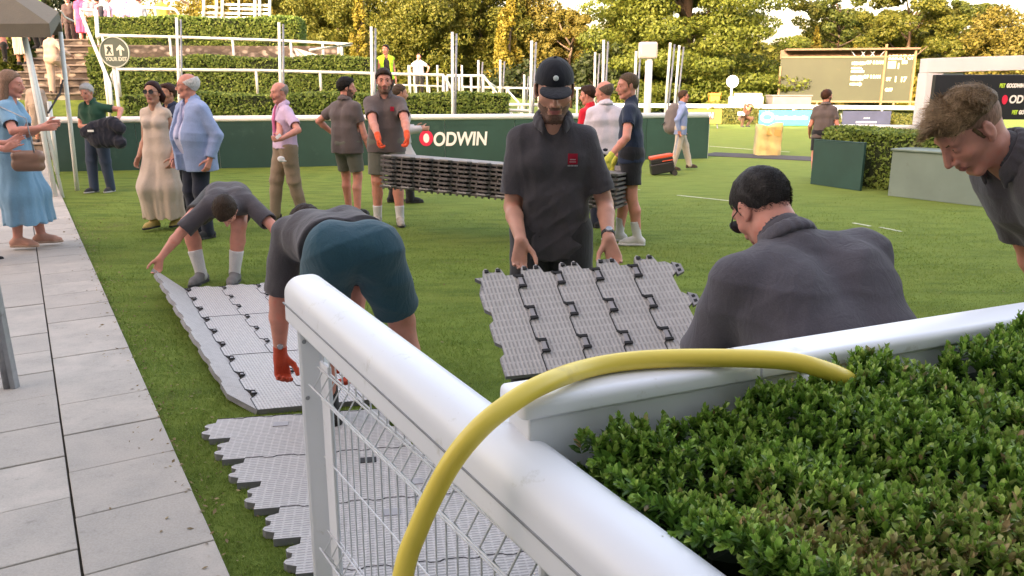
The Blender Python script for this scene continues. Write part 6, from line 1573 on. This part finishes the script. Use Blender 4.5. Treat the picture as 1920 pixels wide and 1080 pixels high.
# the man in the cap holding the mat
cap_man, K1 = person('man in dark cap and charcoal polo looking down at the mat he holds', rt(1033, 3.78), 180, 1.78, .0062, cat='man',
    pose=dict(lean=3, curve=5, head=(0, 20, 0), hands=(('w', at(977, 452, 3.50)), ('w', at(1141, 449, 3.50))), elbow=((.25, -1, -.1), (-.25, -1, -.1)), hand_dir=((0.10, .30, -1), (-.30, .35, -1)), palm=((-.25, 1, .1), (.25, 1, .1)), thumb=((-1, .3, 0), (1, .3, 0)), curl=(.55, .5), feet=((.13, 0, 0, 10), (-.13, 0, 0, 10))),
    look=dict(skin='fair', build=.92, arm=.98, beard=1, hair='crop', hair_col=(.035, .022, .016), cap=('navy_cap', (.007, .008, .014)), cap_badge=1,
              top=dict(mat=GREY, badge=BADGE, badge_text=1, hem=.13, g=.018, sleeve=.80, wr=.009, ws=.75, v=.10), bottom=dict(mat=DTR, len=2, g=.018), shoes=('work_boot', (.02, .018, .016)), watch=1, watch_dir=(0, 1, .2)))
# lint specks on the shirt front belong to the shirt
# bent worker in teal shorts, back to the camera
def W(px, py, Y): return ('w', at(px, py, Y))
w2, K2 = person('worker in teal shorts bending over the mats with his back to the camera', rt(655, 3.62), 18, 1.82, .0068, cat='man',
    pose=dict(arm_len=1.14, pelvis=(0, -.14, .88), lean=82, curve=6, twist=0, side=-13, head=(10, 95, 0), hands=(('w', G(655, 700, .25)), ('w', G(524, 690, .22))), elbow=((.5, .2, -.2), (-.9, .1, .1)), hand_dir=((0, .2, -1), (.05, -.15, -1)), palm=((-1, 0, 0), (.2, -1, 0)), curl=(.6, .75), feet=((.29, -.02, 0, 14), (-.12, .04, 0, 14)), knee_out=.2),
    look=dict(skin='pink', build=1.05, arm=1.2, leg=1.08, hair='crop', hair_col=(.05, .03, .02),
              top=dict(mat=GREY2, hem=-.085, g=.020, low=-.05, flare=.0, sleeve=.86, wr=.006, kind='tee'), bottom=dict(mat=('teal_shorts', (.022, .070, .100)), len=.80, g=.022, rise=.135, wr=.008), shoes=('work_boot', (.02, .018, .016)), gloves=('rust_glove', (.46, .060, .025)), watch=1, socks=('black_sock', (.02, .02, .02))))
# worker facing the camera, bending
w3, K3 = person('bending worker in grey polo and white socks lifting the far end of the mat', rt(404, 6.62), 178, 1.78, .0085, cat='man',
    pose=dict(pelvis=(-.02, -.34, .68), side=-22, lean=84, curve=12, head=(8, 80, 0), hands=(W(297, 488, 6.30), W(545, 466, 6.35)), elbow=((.9, .2, .6), (-.9, .2, .6)), hand_dir=((.25, .1, -1), (-.7, 0, -1)), palm=((0, 1, 0), (0, 1, 0)), curl=(.7, .6), feet=((.12, .02, .0, 6), (-.16, .0, .0, 8)), knee_out=.30),
    look=dict(skin='pink', hair='short', hair_col=(.060, .038, .024), arm=1.08, leg=1.1, top=dict(mat=GREY, hem=-.02, low=.0, g=.022, sleeve=.9, flare=.0, kind='tee'), bottom=dict(mat=CHAR, len=.7), socks=WS + (.20,), shoes=('grey_shoe', (.16, .15, .15))))
# crouching man close behind the box rail
w4, K4 = person('broad dark haired man in charcoal polo crouching behind the box rail, back to the camera', rt(1625, 2.16), 12, 1.84, .0062, cat='man',
    pose=dict(pelvis=(0, 0, .685), lean=16, curve=22, side=-9, twist=0, head=(8, 46, -6), hands=((.26, .50, .42), (-.28, .50, .42)), elbow=((.6, -.3, -.6), (-.6, -.3, -.6)), curl=(.6, .6), feet=((.22, .25, 0, 12), (-.20, .20, 0, 12)), knee_out=.35),
    look=dict(skin='pink', build=1.28, arm=1.45, shw=1.12, belly=.03, neck=1.18, hair='crop', hair_t=.8, head_s=1.0, hair_col=(.060, .052, .050), glasses='sun', top=dict(mat=('charcoal_polo_back', (.075, .068, .082)), g=.024, hem=.12, sleeve=.92, wr=.0085, ws=1.0, h=.006), bottom=dict(mat=DTR, len=2, rise=.08), shoes=('work_boot', (.02, .018, .016))))
# blond man at the right edge
w5, K5 = person('blond man in charcoal polo at the right edge looking down to the left', (1.985, 2.62, 0), 92, 1.90, .0055, cat='man',
    pose=dict(lean=32, curve=20, head=(0, 50, 0), roll_fwd=.0, hands=(W(1985, 620, 2.9), W(1950, 600, 2.42)), elbow=((.2, -1, 0), (-.2, -1, 0)), curl=(.4, .4)),
    look=dict(skin='pink', build=1.05, arm=1.15, hair='crop', fade=1, hair_t=1.2, hair_col=(.20, .13, .07), head_s=1.0, no_brow=0, top=dict(mat=GREY, g=.022, hem=.12, sleeve=.85, wr=.006), bottom=dict(mat=DTR, len=2)))
def strands(parent, K, col, n, ln, dirf, hairline, seed=1, wdt=.0011, name='hair_strands', tuft=.0):
    """combed strands rooted on the scalp"""
    rs = np.random.RandomState(seed); Hs = K['Hs']; HM = K['HM']; HCn = K['HC']
    d = rs.normal(size=(n * 3, 3)); d /= np.linalg.norm(d, axis=1)[:, None]; q = d * nv(.080, .101, .092) + nv(0, -.014, .032)
    ok = hairline(q); q = q[ok][:n]; d = d[ok][:n]; n = len(q)
    D = dirf(q, d, rs); D /= np.linalg.norm(D, axis=1)[:, None]; L = ln(q, rs)[:, None]
    sdv_ = np.cross(D, d); sdv_ /= (np.linalg.norm(sdv_, axis=1)[:, None] + 1e-9); k = 5; Vs = []
    gcl = np.floor(q[:, 0] * 70) + np.floor(q[:, 1] * 55) * 7 + np.floor(q[:, 2] * 60) * 13
    sw = np.sin(gcl * 12.9898)[:, None]; g2 = np.floor(q[:, 0] * 38 + 1.5 * np.sin(q[:, 1] * 40)) + np.floor(q[:, 1] * 34) * 7 + np.floor(q[:, 2] * 20) * 13
    D = D + tuft * np.stack([np.sin(g2 * 12.9), np.sin(g2 * 78.2 + 1), np.sin(g2 * 37.7 + 2)], 1); L = L * (1 + tuft * .6 * np.sin(g2[:, None] * 51.3))
    for i in range(k + 1):
        t = i / k; p = q + d * (.012 * math.sin(t * math.pi) + .004) * (L / .05) + D * L * t - d * (L * .28 * t * t) + sdv_ * sw * .012 * t * t
        w_ = wdt * (1 - t * .8); Vs += [p - sdv_ * w_, p + sdv_ * w_]
    V = np.stack(Vs, 1).reshape(-1, 3) @ HM.T * Hs + HCn; base = np.arange(n)[:, None] * (2 * (k + 1)); F = np.concatenate([base + np.array([2 * i, 2 * i + 1, 2 * i + 3, 2 * i + 2]) for i in range(k)])
    link(name, npmesh(name, V, F), hairmat('strand_%d' % int(col[0] * 1000), col), parent)
top_line = lambda q: (q[:, 2] > .052 - .25 * (q[:, 1] < 0) * 0 + .15 * np.maximum(q[:, 1] - .03, 0)) & (q[:, 1] * .70 - (q[:, 2] - .046) * .71 < .035)
strands(w5, K5, (.32, .215, .12), 9000, lambda q, rs: (.022 + .034 * np.clip(q[:, 1] / .09, 0, 1)) * rs.uniform(.5, 1.3, len(q)), lambda q, d, rs: nv(0, .75, .05) + d * .45 + rs.normal(size=q.shape) * .30 + np.stack([q[:, 0] * 5 + .5 * np.sin(q[:, 1] * 60), q[:, 1] * 0, -np.clip(q[:, 1], 0, 1) * 5], 1), top_line, 3, .0008, tuft=.55)
strands(w4, K4, (.060, .052, .050), 3000, lambda q, rs: .012 * rs.uniform(.7, 1.4, len(q)), lambda q, d, rs: d * .12 + nv(0, -.6, -.7) + rs.normal(size=q.shape) * .07, lambda q: (q[:, 1] * .70 - (q[:, 2] - .046) * .71 < .028) & (q[:, 2] > -.060), 4, .0010)
# navy shirt man and the others at the right end of the stack
w6, K6 = person('fair man in navy shirt and black shorts holding the right end of the mat stack', rt(1176, 8.38), 78, 1.80, .0085, cat='man',
    pose=dict(lean=3, head=(24, 8, 0), hands=(W(1150, 303, 8.55), W(1141, 296, 8.02)), elbow=((.2, -1, 0), (-.2, -1, .2)), hand_dir=((0, .3, -1), (0, .2, -1)), curl=(.8, .6), feet=((.10, .10, 0, 8), (-.10, -.10, 0, 8))),
    look=dict(skin='pink', hair='buzz', hair_t=1.4, hair_col=(.20, .14, .09), top=dict(mat=('navy_shirt', (.012, .022, .052)), sleeve=.55, hem=.10, kind='tee', g=.014), bottom=dict(mat=('black_shorts', (.012, .013, .018)), len=.72, g=.02), socks=WS + (.17,), shoes=('white_shoe', (.62, .60, .60), ('sole_white', (.6, .6, .6))), gloves=('yellow_glove', (.62, .62, .09))))
w8, K8 = person('balding man in white long sleeved shirt seen from behind beside the navy shirt', rt(1127, 9.5), 12, 1.73, .0095, cat='man',
    pose=dict(head=(40, 6, 0), hands=((.2, .25, .95), (-.2, .28, .95)), feet=((.12, .08, 0, 8), (-.12, -.10, 0, 8))),
    look=dict(skin='pink', build=1.06, hair='fringe', hair_col=(.22, .17, .14), top=dict(mat=('white_shirt', (.62, .58, .66)), kind='shirt', sleeve=2, hem=.06, g=.022), bottom=dict(mat=('navy_trousers', (.014, .018, .035)), len=2)))
w7, K7 = person('man in bright red shirt half hidden behind the white shirted man', rt(1100, 10.6), 50, 1.68, .011, cat='man',
    pose=dict(head=(20, 10, 0)), look=dict(skin='pink', hair='short', hair_col=(.06, .03, .02), top=dict(mat=('red_shirt', (.60, .012, .03)), sleeve=.6, kind='tee'), bottom=dict(mat=('navy_trousers', (.014, .018, .035)), len=2)))
# left end of the stack
w9, K9 = person('tall bearded man in grey polo and orange gloves holding the left of the stack', rt(733, 9.62), 186, 1.87, .0085, cat='man',
    pose=dict(lean=2, head=(6, 8, 0), hands=(W(714, 276, 9.02), W(765, 262, 9.1)), elbow=((.8, -1, 0), (-.8, -1, 0)), hand_dir=((-.12, .2, -1), (0, .2, -1)), palm=((-1, .4, 0), (1, .4, 0)), curl=(.7, .7), feet=((.13, -.02, 0, 8), (-.13, .10, 0, 8))),
    look=dict(skin='pink', beard=1, build=1.08, arm=1.15, leg=1.1, hair='short', hair_col=(.050, .028, .018), top=dict(mat=('grey_polo_brown', (.105, .085, .085)), badge=BADGE, sleeve=.70, hem=.12), bottom=dict(mat=('olive_grey_shorts', (.115, .115, .095)), len=.85), gloves=ORG, socks=WS + (.14,), shoes=('beige_shoe', (.35, .32, .28))))
w10, K10 = person('dark bearded man in grey polo standing back turned left of the stack carrier', rt(662, 10.3), -28, 1.78, .0095, cat='man',
    pose=dict(head=(-44, 6, 0), hands=((.28, .10, .82), (-.30, .12, 1.02)), elbow=((.7, -1, 0), (-.9, -.5, 0)), feet=((.12, .0, 0, 8), (-.12, .12, 0, 8))),
    look=dict(skin='pink', beard=1, build=1.06, hair='short', hair_col=(.018, .015, .014), top=dict(mat=('grey_polo_brown', (.105, .085, .085)), sleeve=.62, hem=.15, g=.022), bottom=dict(mat=('olive_grey_shorts', (.115, .115, .095)), len=.85)))
w22, K22 = person('person in long pale grey coat half hidden behind the orange gloved carrier', rt(757, 11.5), -70, 1.70, .011,
    pose=dict(head=(0, 8, 0), hands=((.2, .3, 1.1), (-.2, .3, 1.1)), feet=((.1, .12, 0, 5), (-.1, -.12, 0, 5))),
    look=dict(skin='fair', female=True, hair='crop', hair_col=(.10, .07, .05), top=dict(mat=('pale_coat', (.48, .46, .47)), kind='dress', sleeve=2, g=.04, hem=.05), skirt=dict(mat=('pale_coat', (.48, .46, .47)), hem=.52, width=.25, fold=.5), bottom=dict(mat=('black_trousers', (.012, .012, .015)), len=2)))
w11, K11 = person('thin grey haired man in lilac shirt and pink tie with khaki trousers', rt(550, 9.95), 128, 1.72, .0088, cat='man',
    pose=dict(head=(6, 8, 0), hands=(W(524, 262, 9.62), W(528, 260, 9.50)), elbow=((.5, -1, -.3), (-.5, -1, -.3)), hand_dir=((-.5, 1, 0), (.5, 1, 0)), curl=(.8, .8), feet=((.10, .16, 0, 8), (-.10, -.14, 0, 8))),
    look=dict(skin='pink', build=.94, hair='fringe', hair_col=(.30, .25, .22), tie=('pink_tie', (.62, .16, .34)), top=dict(mat=('lilac_shirt', (.56, .42, .60)), kind='shirt', sleeve=.72, hem=.02, g=.020), bottom=dict(mat=('khaki', (.27, .20, .14)), len=2, g=.022, rise=.13, wr=.006), shoes=('brown_shoe', (.05, .035, .025))))
w12, K12 = person('white haired man with glasses in pale blue jacket, seen side on', rt(388, 8.75), 140, 1.80, .0085, cat='man',
    pose=dict(head=(-42, 4, 0), hands=((.30, .06, .86), (-.30, .02, .86)), elbow=((.6, -1, 0), (-.6, -1, 0)), curl=(.5, .5)),
    look=dict(skin='pink', build=1.16, belly=.075, hair='fringe', hair_t=1.6, hair_col=(.62, .60, .60), glasses='clear', inner=dict(mat=('pale_shirt', (.52, .52, .70)), g=.010), tie=('silver_tie', (.42, .44, .62)), tie_g=.03, top=dict(mat=('blue_jacket', (.25, .32, .52)), kind='jacket', sleeve=2, hem=.22, g=.034, wr=.006, flare=.02), bottom=dict(mat=('navy_trousers', (.014, .018, .035)), len=2)))
w13, K13 = person('woman in cream dress and dark sunglasses beside the pale blue jacket', rt(322, 9.3), 168, 1.72, .0088, cat='woman',
    pose=dict(head=(8, 0, 0), hands=((.22, .10, .86), (-.22, .08, .86)), feet=((.09, .12, .03, 4), (-.09, -.10, .03, 4))),
    look=dict(skin='tan', female=True, build=.95, hair='long', hair_len=.12, hair_col=(.045, .014, .012), glasses='sun', top=dict(mat=('cream_dress', (.52, .42, .34)), kind='dress', sleeve=.12, hem=.0, g=.012), skirt=dict(mat=('cream_dress', (.52, .42, .34)), hem=.14, width=.20), shoes=('gold_shoe', (.45, .32, .10))))
w12b, K12b = person('brown haired person almost hidden between the sunglasses woman and the blue jacket man', rt(349, 10.4), 150, 1.70, .011,
    pose=dict(head=(0, 0, 0)), look=dict(skin='tan', hair='short', hair_col=(.07, .03, .02), top=dict(mat=('navy_shirt', (.012, .022, .052)), sleeve=2), bottom=dict(mat=('black_trousers', (.012, .012, .015)), len=2)))
w14, K14 = person('white haired person in dark green top carrying a dark jacket near the marquee pole', rt(212, 12.75), 165, 1.72, .0095,
    pose=dict(lean=6, head=(8, 18, 0), hands=(W(164, 236, 12.6), W(222, 222, 12.55)), elbow=((.9, -.4, -.2), (-.9, -.4, -.2)), curl=(.7, .7), feet=((.11, .08, 0, 8), (-.11, -.05, 0, 8))),
    look=dict(skin='pink', build=1.08, hair='short', hair_t=1.2, hair_col=(.50, .48, .48), top=dict(mat=('green_polo', (.018, .070, .045)), sleeve=.62, hem=.06, v=.06), bottom=dict(mat=('blue_jeans', (.030, .045, .085)), len=2, g=.022), shoes=('dark_trainer', (.03, .03, .035), ('sole_pale', (.4, .4, .4)))))
w15, K15 = person('woman with long light brown hair in pale blue dress standing on the slab path', (*rt(60, 8.0)[:2], .055), -78, 1.76, .0082, cat='woman',
    pose=dict(lean=2, head=(-4, 10, 0), hands=(W(80, 240, 7.75), W(90, 233, 8.0)), elbow=((.3, -1, -.5), (-.3, -1, -.5)), hand_dir=((0, 1, .1), (0, 1, .1)), curl=(.7, .7), feet=((.09, -.06, 0, 6), (-.09, .10, 0, 6))),
    look=dict(skin='pink', female=True, build=1.05, hair='long', hair_len=.42, hair_col=(.252, .155, .105), top=dict(mat=('pale_blue_dress', (.19, .35, .50)), kind='dress', sleeve=.70, hem=.0, g=.022), skirt=dict(mat=('pale_blue_dress', (.19, .35, .50)), hem=.24, width=.235, dy=.03), shoes=('nude_shoe', (.50, .27, .20), ('cork_sole', (.42, .28, .20)))))
w16, K16 = person('person at the left edge clapping hands, mostly cut off by the picture', rt(-38, 7.3), -70, 1.70, .009,
    pose=dict(head=(0, 5, 0), hands=(W(8, 280, 7.1), W(16, 268, 7.35)), elbow=((.3, -1, -.5), (-.3, -1, -.5)), hand_dir=((.2, .9, .5), (-.2, .9, .5)), curl=(.25, .25)),
    look=dict(skin='pink', female=True, hair='long', hair_len=.25, hair_col=(.10, .02, .02), top=dict(mat=('dark_floral', (.035, .02, .03)), kind='dress', sleeve=.9, hem=.0), skirt=dict(mat=('dark_floral', (.035, .02, .03)), hem=.5, width=.20)))
def stairz(y): return .185 * (math.floor((y - 18.4) / .37) + 1)
w17, K17 = person('woman in pale cream trouser suit climbing the stone stairs', (*rt(150, 21.1)[:2], stairz(21.1)), -8, 1.64, .011, cat='woman',
    pose=dict(head=(-10, 5, 0), lean=5, hands=((.42, .20, 1.02), (-.22, .05, .80)), feet=((.10, .16, .185, 4), (-.08, -.06, 0, 4))),
    look=dict(skin='tan', female=True, build=1.08, hair='crop', hair_t=1.5, hair_col=(.22, .15, .11), top=dict(mat=('cream_suit', (.62, .46, .36)), sleeve=2, kind='dress', hem=.10), bottom=dict(mat=('cream_suit', (.62, .46, .36)), len=2, g=.03), shoes=('brown_shoe', (.05, .035, .025))))
w17b, K17b = person('woman in long ivory dress high on the stone stairs below the marquee roof', (*rt(97, 22.6)[:2], stairz(22.6)), 0, 1.66, .011, cat='woman',
    pose=dict(head=(0, 0, 0)), look=dict(skin='tan', female=True, hair='crop', hair_col=(.15, .08, .05), top=dict(mat=('ivory_dress', (.66, .56, .46)), kind='dress', sleeve=.3, hem=0), skirt=dict(mat=('ivory_dress', (.66, .56, .46)), hem=.30, width=.15)))
w17c, K17c = person('person in beige coat bending at the foot of the stone stairs', (*rt(112, 19.0)[:2], .37), 30, 1.55, .012,
    pose=dict(lean=25, head=(0, 30, 0)), look=dict(skin='tan', female=True, hair='crop', hair_col=(.30, .26, .22), top=dict(mat=('beige_coat', (.30, .24, .19)), kind='dress', sleeve=2, hem=0, g=.03), skirt=dict(mat=('beige_coat', (.30, .24, .19)), hem=.4, width=.22)))
w18, K18 = person('steward in lime safety vest on the bank above the left carrier', rt(738, 21.6, 1.02), 195, 1.72, .011,
    pose=dict(head=(-30, 0, 0)), look=dict(skin='pink', hair='short', hair_col=(.03, .02, .02), inner=dict(mat=('black_top', (.02, .02, .025)), g=.012), top=dict(mat=('lime_vest', (.42, .75, .03)), kind='jacket', sleeve=.05, g=.03, nocollar=1), bottom=dict(mat=('black_trousers', (.012, .012, .015)), len=2)))
w19, K19 = person('man in white shirt and dark tie standing far up on the bank', rt(796, 33, 1.27), 180, 1.72, .0125, cat='man',
    pose=dict(hands=((.34, .1, .98), (-.34, .1, .98)), elbow=((1, -.6, 0), (-1, -.6, 0))), look=dict(skin='pink', hair='short', hair_col=(.04, .02, .02), tie=('dark_red_tie', (.06, .012, .03)), top=dict(mat=('white_shirt', (.62, .58, .66)), kind='shirt', sleeve=.6, hem=.0), bottom=dict(mat=('black_trousers', (.012, .012, .015)), len=2, rise=.14)))
w20, K20 = person('man in pale blue blazer with grey backpack walking right and pulling a case', rt(1262, 16.2), -84, 1.60, .010, cat='man',
    pose=dict(head=(-8, 0, 0), hands=((.20, -.08, .86), (-.2, .12, .84)), feet=((.07, -.16, .0, 5), (-.07, .30, 0, 5)), lean=3), look=dict(skin='pink', hair='short', hair_col=(.10, .06, .04), glasses='sun', top=dict(mat=('blue_blazer', (.20, .27, .50)), kind='jacket', sleeve=2, hem=.16), inner=dict(mat=('pale_shirt', (.52, .52, .70))), bottom=dict(mat=('stone_trousers', (.46, .41, .36)), len=2), shoes=('brown_shoe', (.05, .035, .025))))
w21, K21 = person('man in grey polo and black shorts walking away on the far lawn', rt(1520, 14.2), -20, 1.62, .010, cat='man',
    pose=dict(head=(-45, 0, 0), feet=((.08, .22, .0, 6), (-.10, -.26, .06, 6)), hands=((.26, .10, .85), (-.24, .2, .9)), lean=3), look=dict(skin='pink', hair='short', hair_col=(.09, .04, .025), beard=1, top=dict(mat=('grey_polo_brown', (.105, .085, .085)), hem=.12, sleeve=.65), bottom=dict(mat=('black_shorts', (.012, .013, .018)), len=.8), shoes=('beige_shoe', (.35, .32, .28))))
w23, K23 = person('photographer in brown crouching by the far boards with a pale camera', rt(1376, 35.0), 200, 1.65, .014,
    pose=dict(pelvis=(0, -.1, .42), lean=35, curve=15, head=(0, 0, 0), hands=((.10, .50, .95), (-.10, .50, .95)), feet=((.2, .15, 0, 5), (-.2, .0, 0, 5)), knee_out=.3), look=dict(skin='tan', hair='short', hair_col=(.03, .02, .02), top=dict(mat=('brown_jacket', (.13, .05, .035)), sleeve=2), bottom=dict(mat=('brown_trousers', (.10, .05, .03)), len=2)))
# crowd at the top of the bank
CR = [(212, 25.3, (.62, .05, .14), 'cerise dress', 1, 'crimson', 10), (258, 25.6, (.62, .48, .66), 'pale lilac jacket', 1, 'lilac', -60), (288, 25.2, (.55, .36, .60), 'violet dress', 1, 'violet', 40), (312, 26.0, (.24, .26, .32), 'slate grey suit', 0, 'slate', 0), (240, 26.2, (.03, .03, .04), 'black dress', 1, 'black', 20), (190, 26, (.05, .03, .03), 'dark brown suit', 0, 'brown', 180), (352, 26.0, (.55, .38, .05), 'mustard yellow dress', 1, 'mustard', 30), (228, 25.1, (.60, .16, .20), 'salmon pink top', 1, 'salmon', 200)]
for (px, Y, c, nm, fm, key, yw) in CR:
    person('person in ' + nm + ' in the crowd at the top of the bank', (*rt(px, Y)[:2], 2.75), yw, 1.66 + .03 * (px % 3), .016, group='crowd at the top of the bank',
           look=dict(skin='pink', female=bool(fm), hair='crop', hair_col=(.10, .06, .04), top=dict(mat=('crowd_' + key, c), kind='dress', sleeve=.6 if fm else 2, hem=.1), **(dict(skirt=dict(mat=('crowd_' + key, c), hem=.5, width=.17)) if fm else dict(bottom=dict(mat=('crowd_' + key, c), len=2)))))
person('steward in lime vest and black trousers at the head of the stairs', (*rt(132, 24.9)[:2], 2.75), 170, 1.75, .013, look=dict(skin='tan', hair='short', top=dict(mat=('lime_vest', (.42, .75, .03)), sleeve=.3, hem=.05), bottom=dict(mat=('black_trousers', (.012, .012, .015)), len=2)))
person('person in salmon shirt sitting at the head of the stairs', (*rt(62, 24.2)[:2], 2.35), 200, 1.68, .014, pose=dict(pelvis=(0, 0, .5), lean=10, feet=((.15, .35, 0, 5), (-.15, .35, 0, 5))), look=dict(skin='pink', hair='short', top=dict(mat=('salmon_shirt', (.60, .26, .22)), sleeve=.6), bottom=dict(mat=('black_trousers', (.012, .012, .015)), len=2)))
person('person in dark navy sitting at the head of the stairs at the left edge', (*rt(18, 24.2)[:2], 2.35), 150, 1.68, .014, pose=dict(pelvis=(0, 0, .5), lean=10, feet=((.15, .35, 0, 5), (-.15, .35, 0, 5))), look=dict(skin='pink', hair='short', top=dict(mat=('navy_shirt', (.012, .022, .052)), sleeve=2), bottom=dict(mat=('black_trousers', (.012, .012, .015)), len=2)))

short_line = lambda q: (q[:, 1] * .70 - (q[:, 2] - .046) * .71 < .030) & (q[:, 2] > -.050)
for w_, K_, hc_, ln_ in ((w3, K3, (.060, .038, .024), .016), (w6, K6, (.20, .14, .09), .006), (w9, K9, (.05, .028, .018), .014), (w10, K10, (.018, .015, .014), .010), (w14, K14, (.55, .53, .52), .022), (w21, K21, (.09, .04, .025), .010), (w20, K20, (.10, .06, .04), .012)):
    strands(w_, K_, hc_, 1500, (lambda l_: lambda q, rs: l_ * rs.uniform(.6, 1.4, len(q)))(ln_), lambda q, d, rs: d * .55 + nv(0, .1, -.1) + rs.normal(size=q.shape) * .4, short_line, 6, .0016)

# ------------------------------------------------------------------ things carried
def item(name, prims, h, mats, label, cat, wr=0):
    o = surf(name, prims, h, mats, None, wr=wr, wscale=.5); c = np.mean([(bounds(p)[0] + bounds(p)[1]) / 2 for p in prims], 0); recenter(o, c); tag(o, label, cat); return o
# tan handbag
b = at(50, 302, 7.72); TANL = mat_plain('tan_leather', (.25, .145, .10), .45, .08, 12)
hb = item('handbag', [RC((b.x - .09, b.y, b.z + .05), (b.x + .10, b.y + .03, b.z + .05), .05, .05, .03), RC((b.x - .09, b.y, b.z - .05), (b.x + .10, b.y + .03, b.z - .05), .05, .05, .03), RC((b.x - .09, b.y, b.z - .02), (b.x + .10, b.y + .03, b.z + .02), .05, .05, .03)], .007, [TANL], 'small tan shoulder bag hanging at the hip of the pale blue dress', 'handbag')
shp = K15['P'](K15['shs'][0]); mb = MB(); p_ = Vector(shp) + Vector((-.02, -.07, .045)); mb.tube([Vector((b.x + .10, b.y - .03, b.z + .08)) - hb.location, Vector((b.x + .10, b.y - .08, b.z + .40)) - hb.location, p_ - hb.location, p_ + Vector((-.05, .10, .02)) - hb.location], .006, 6); mb.build('chain_strap', M['galv'], hb, smooth=True)
# dark jacket carried by the green top
b = at(198, 250, 12.45); pr = []
for (dx, dz, r) in ((-.28, .02, .10), (-.16, .06, .13), (-.02, .10, .13), (.12, .14, .12), (.22, .08, .10), (.02, -.08, .15), (-.14, -.08, .14), (.20, -.14, .10)): pr.append(EL((b.x + dx, b.y, b.z + dz), (r, .09, r), .06))
jk = item('dark_jacket', pr, .012, [cloth('dark_jacket', (.012, .014, .026))], 'dark navy jacket bundled in the arms of the green top person', 'jacket', .012)
mb = MB(); mb.box((-.16, -.115, .03), (.09, .01, .03)); mb.build('label', M['white_paint'], jk)
# white phone of the pink tie man and glove tucked at his pocket
b = at(522, 256, 9.42); mb = MB(); mb.box((0, 0, 0), (.035, .010, .07), Matrix.Rotation(R(50), 4, 'Y')); o = mb.build('phone', M['white_plastic'], bevel=.003); o.location = b; tag(o, 'small white phone in the hands of the pink tie man', 'phone')
b = at(527, 298, 9.74); o = item('cap', [EL((b.x, b.y, b.z), (.045, .02, .035), .01), EL((b.x + .02, b.y, b.z - .025), (.05, .02, .012), .01)], .007, [M['white_plastic']], 'white crumpled cap hanging at the hip of the pink tie man', 'cap')
# backpack
b = at(1263, 222, 16.3); u = Vector((-1, .1, 0)); c0 = b
bp = item('backpack', [RC((c0.x, c0.y, c0.z + .17), (c0.x, c0.y, c0.z - .17), .13, .15, .05), RC((c0.x - .06, c0.y, c0.z + .08), (c0.x - .06, c0.y, c0.z - .16), .11, .14, .05)], .012, [cloth('grey_backpack', (.13, .12, .13))], 'grey backpack on the back of the man in the pale blue blazer', 'backpack', .004)
mb = MB(); mb.tube([(-.16, -.10, -.05), (-.19, -.03, -.10), (-.19, .05, -.10)], .012, 6); mb.build('pocket_seam', M['black'], bp)
mb = MB(); mb.tube([(.10, -.15, .19), (.20, -.16, .20), (.24, -.15, .05), (.16, -.15, -.14)], .016, 8); mb.build('strap', M['black'], bp, smooth=True)
# wheeled case
g0 = G(1243, 328); cs = empty('wheeled_case', (g0.x, g0.y, 0)); tag(cs, 'black wheeled tool case with orange red lid pulled across the lawn', 'case')
tl = Matrix.Rotation(R(-10), 4, 'Y'); BLK = mat_plain('case_black', (.014, .014, .018), .45, .1, 9); ORC = mat_plain('case_orange', (.62, .09, .04), .45, .1, 9)
mb = MB(); mb.box((0, 0, .14), (.44, .24, .20), tl); mb.build('body', BLK, cs, bevel=.02)
mb = MB(); mb.box((0, 0, .285), (.42, .23, .08), tl); ld = mb.build('tray', BLK, cs, bevel=.01)
mb = MB(); mb.box((0, 0, .355), (.43, .24, .055), tl); mb.build('lid', ORC, cs, bevel=.012)
mb = MB(); mb.box((.10, -.125, .27), (.20, .012, .018), tl); mb.build('latch', ORC, cs, bevel=.003)
for sx in (-1, 1):
    mb = MB(); mb.tube([(.2, sx * .13 - .015, .05), (.2, sx * .13 + .015, .05)], .05, 14); mb.build('wheel', M['rubber'], cs)
hw = Vector(K20['P'](K20['arms'][0][1])) - cs.location
for sx in (-1, 1): mb = MB(); mb.tube([(.20, sx * .06, .38), hw + Vector((-.01, sx * .04 + .0, -.06))], .008, 8); mb.build('handle_bar', M['galv'], cs, smooth=True)
mb = MB(); mb.tube([hw + Vector((-.01, -.05, -.06)), hw + Vector((-.01, .05, -.06))], .013, 8); mb.build('grip', BLK, cs, smooth=True)
# camera of the photographer
b = at(1388, 213, 34.4); mb = MB(); mb.box((0, 0, 0), (.20, .14, .15)); mb.tube([(0.02, -.05, 0), (.06, -.32, -.02)], .06, 10); o = mb.build('camera', M['white_paint'], bevel=.01); o.location = b; tag(o, 'pale camera with long lens held by the crouching photographer', 'camera')
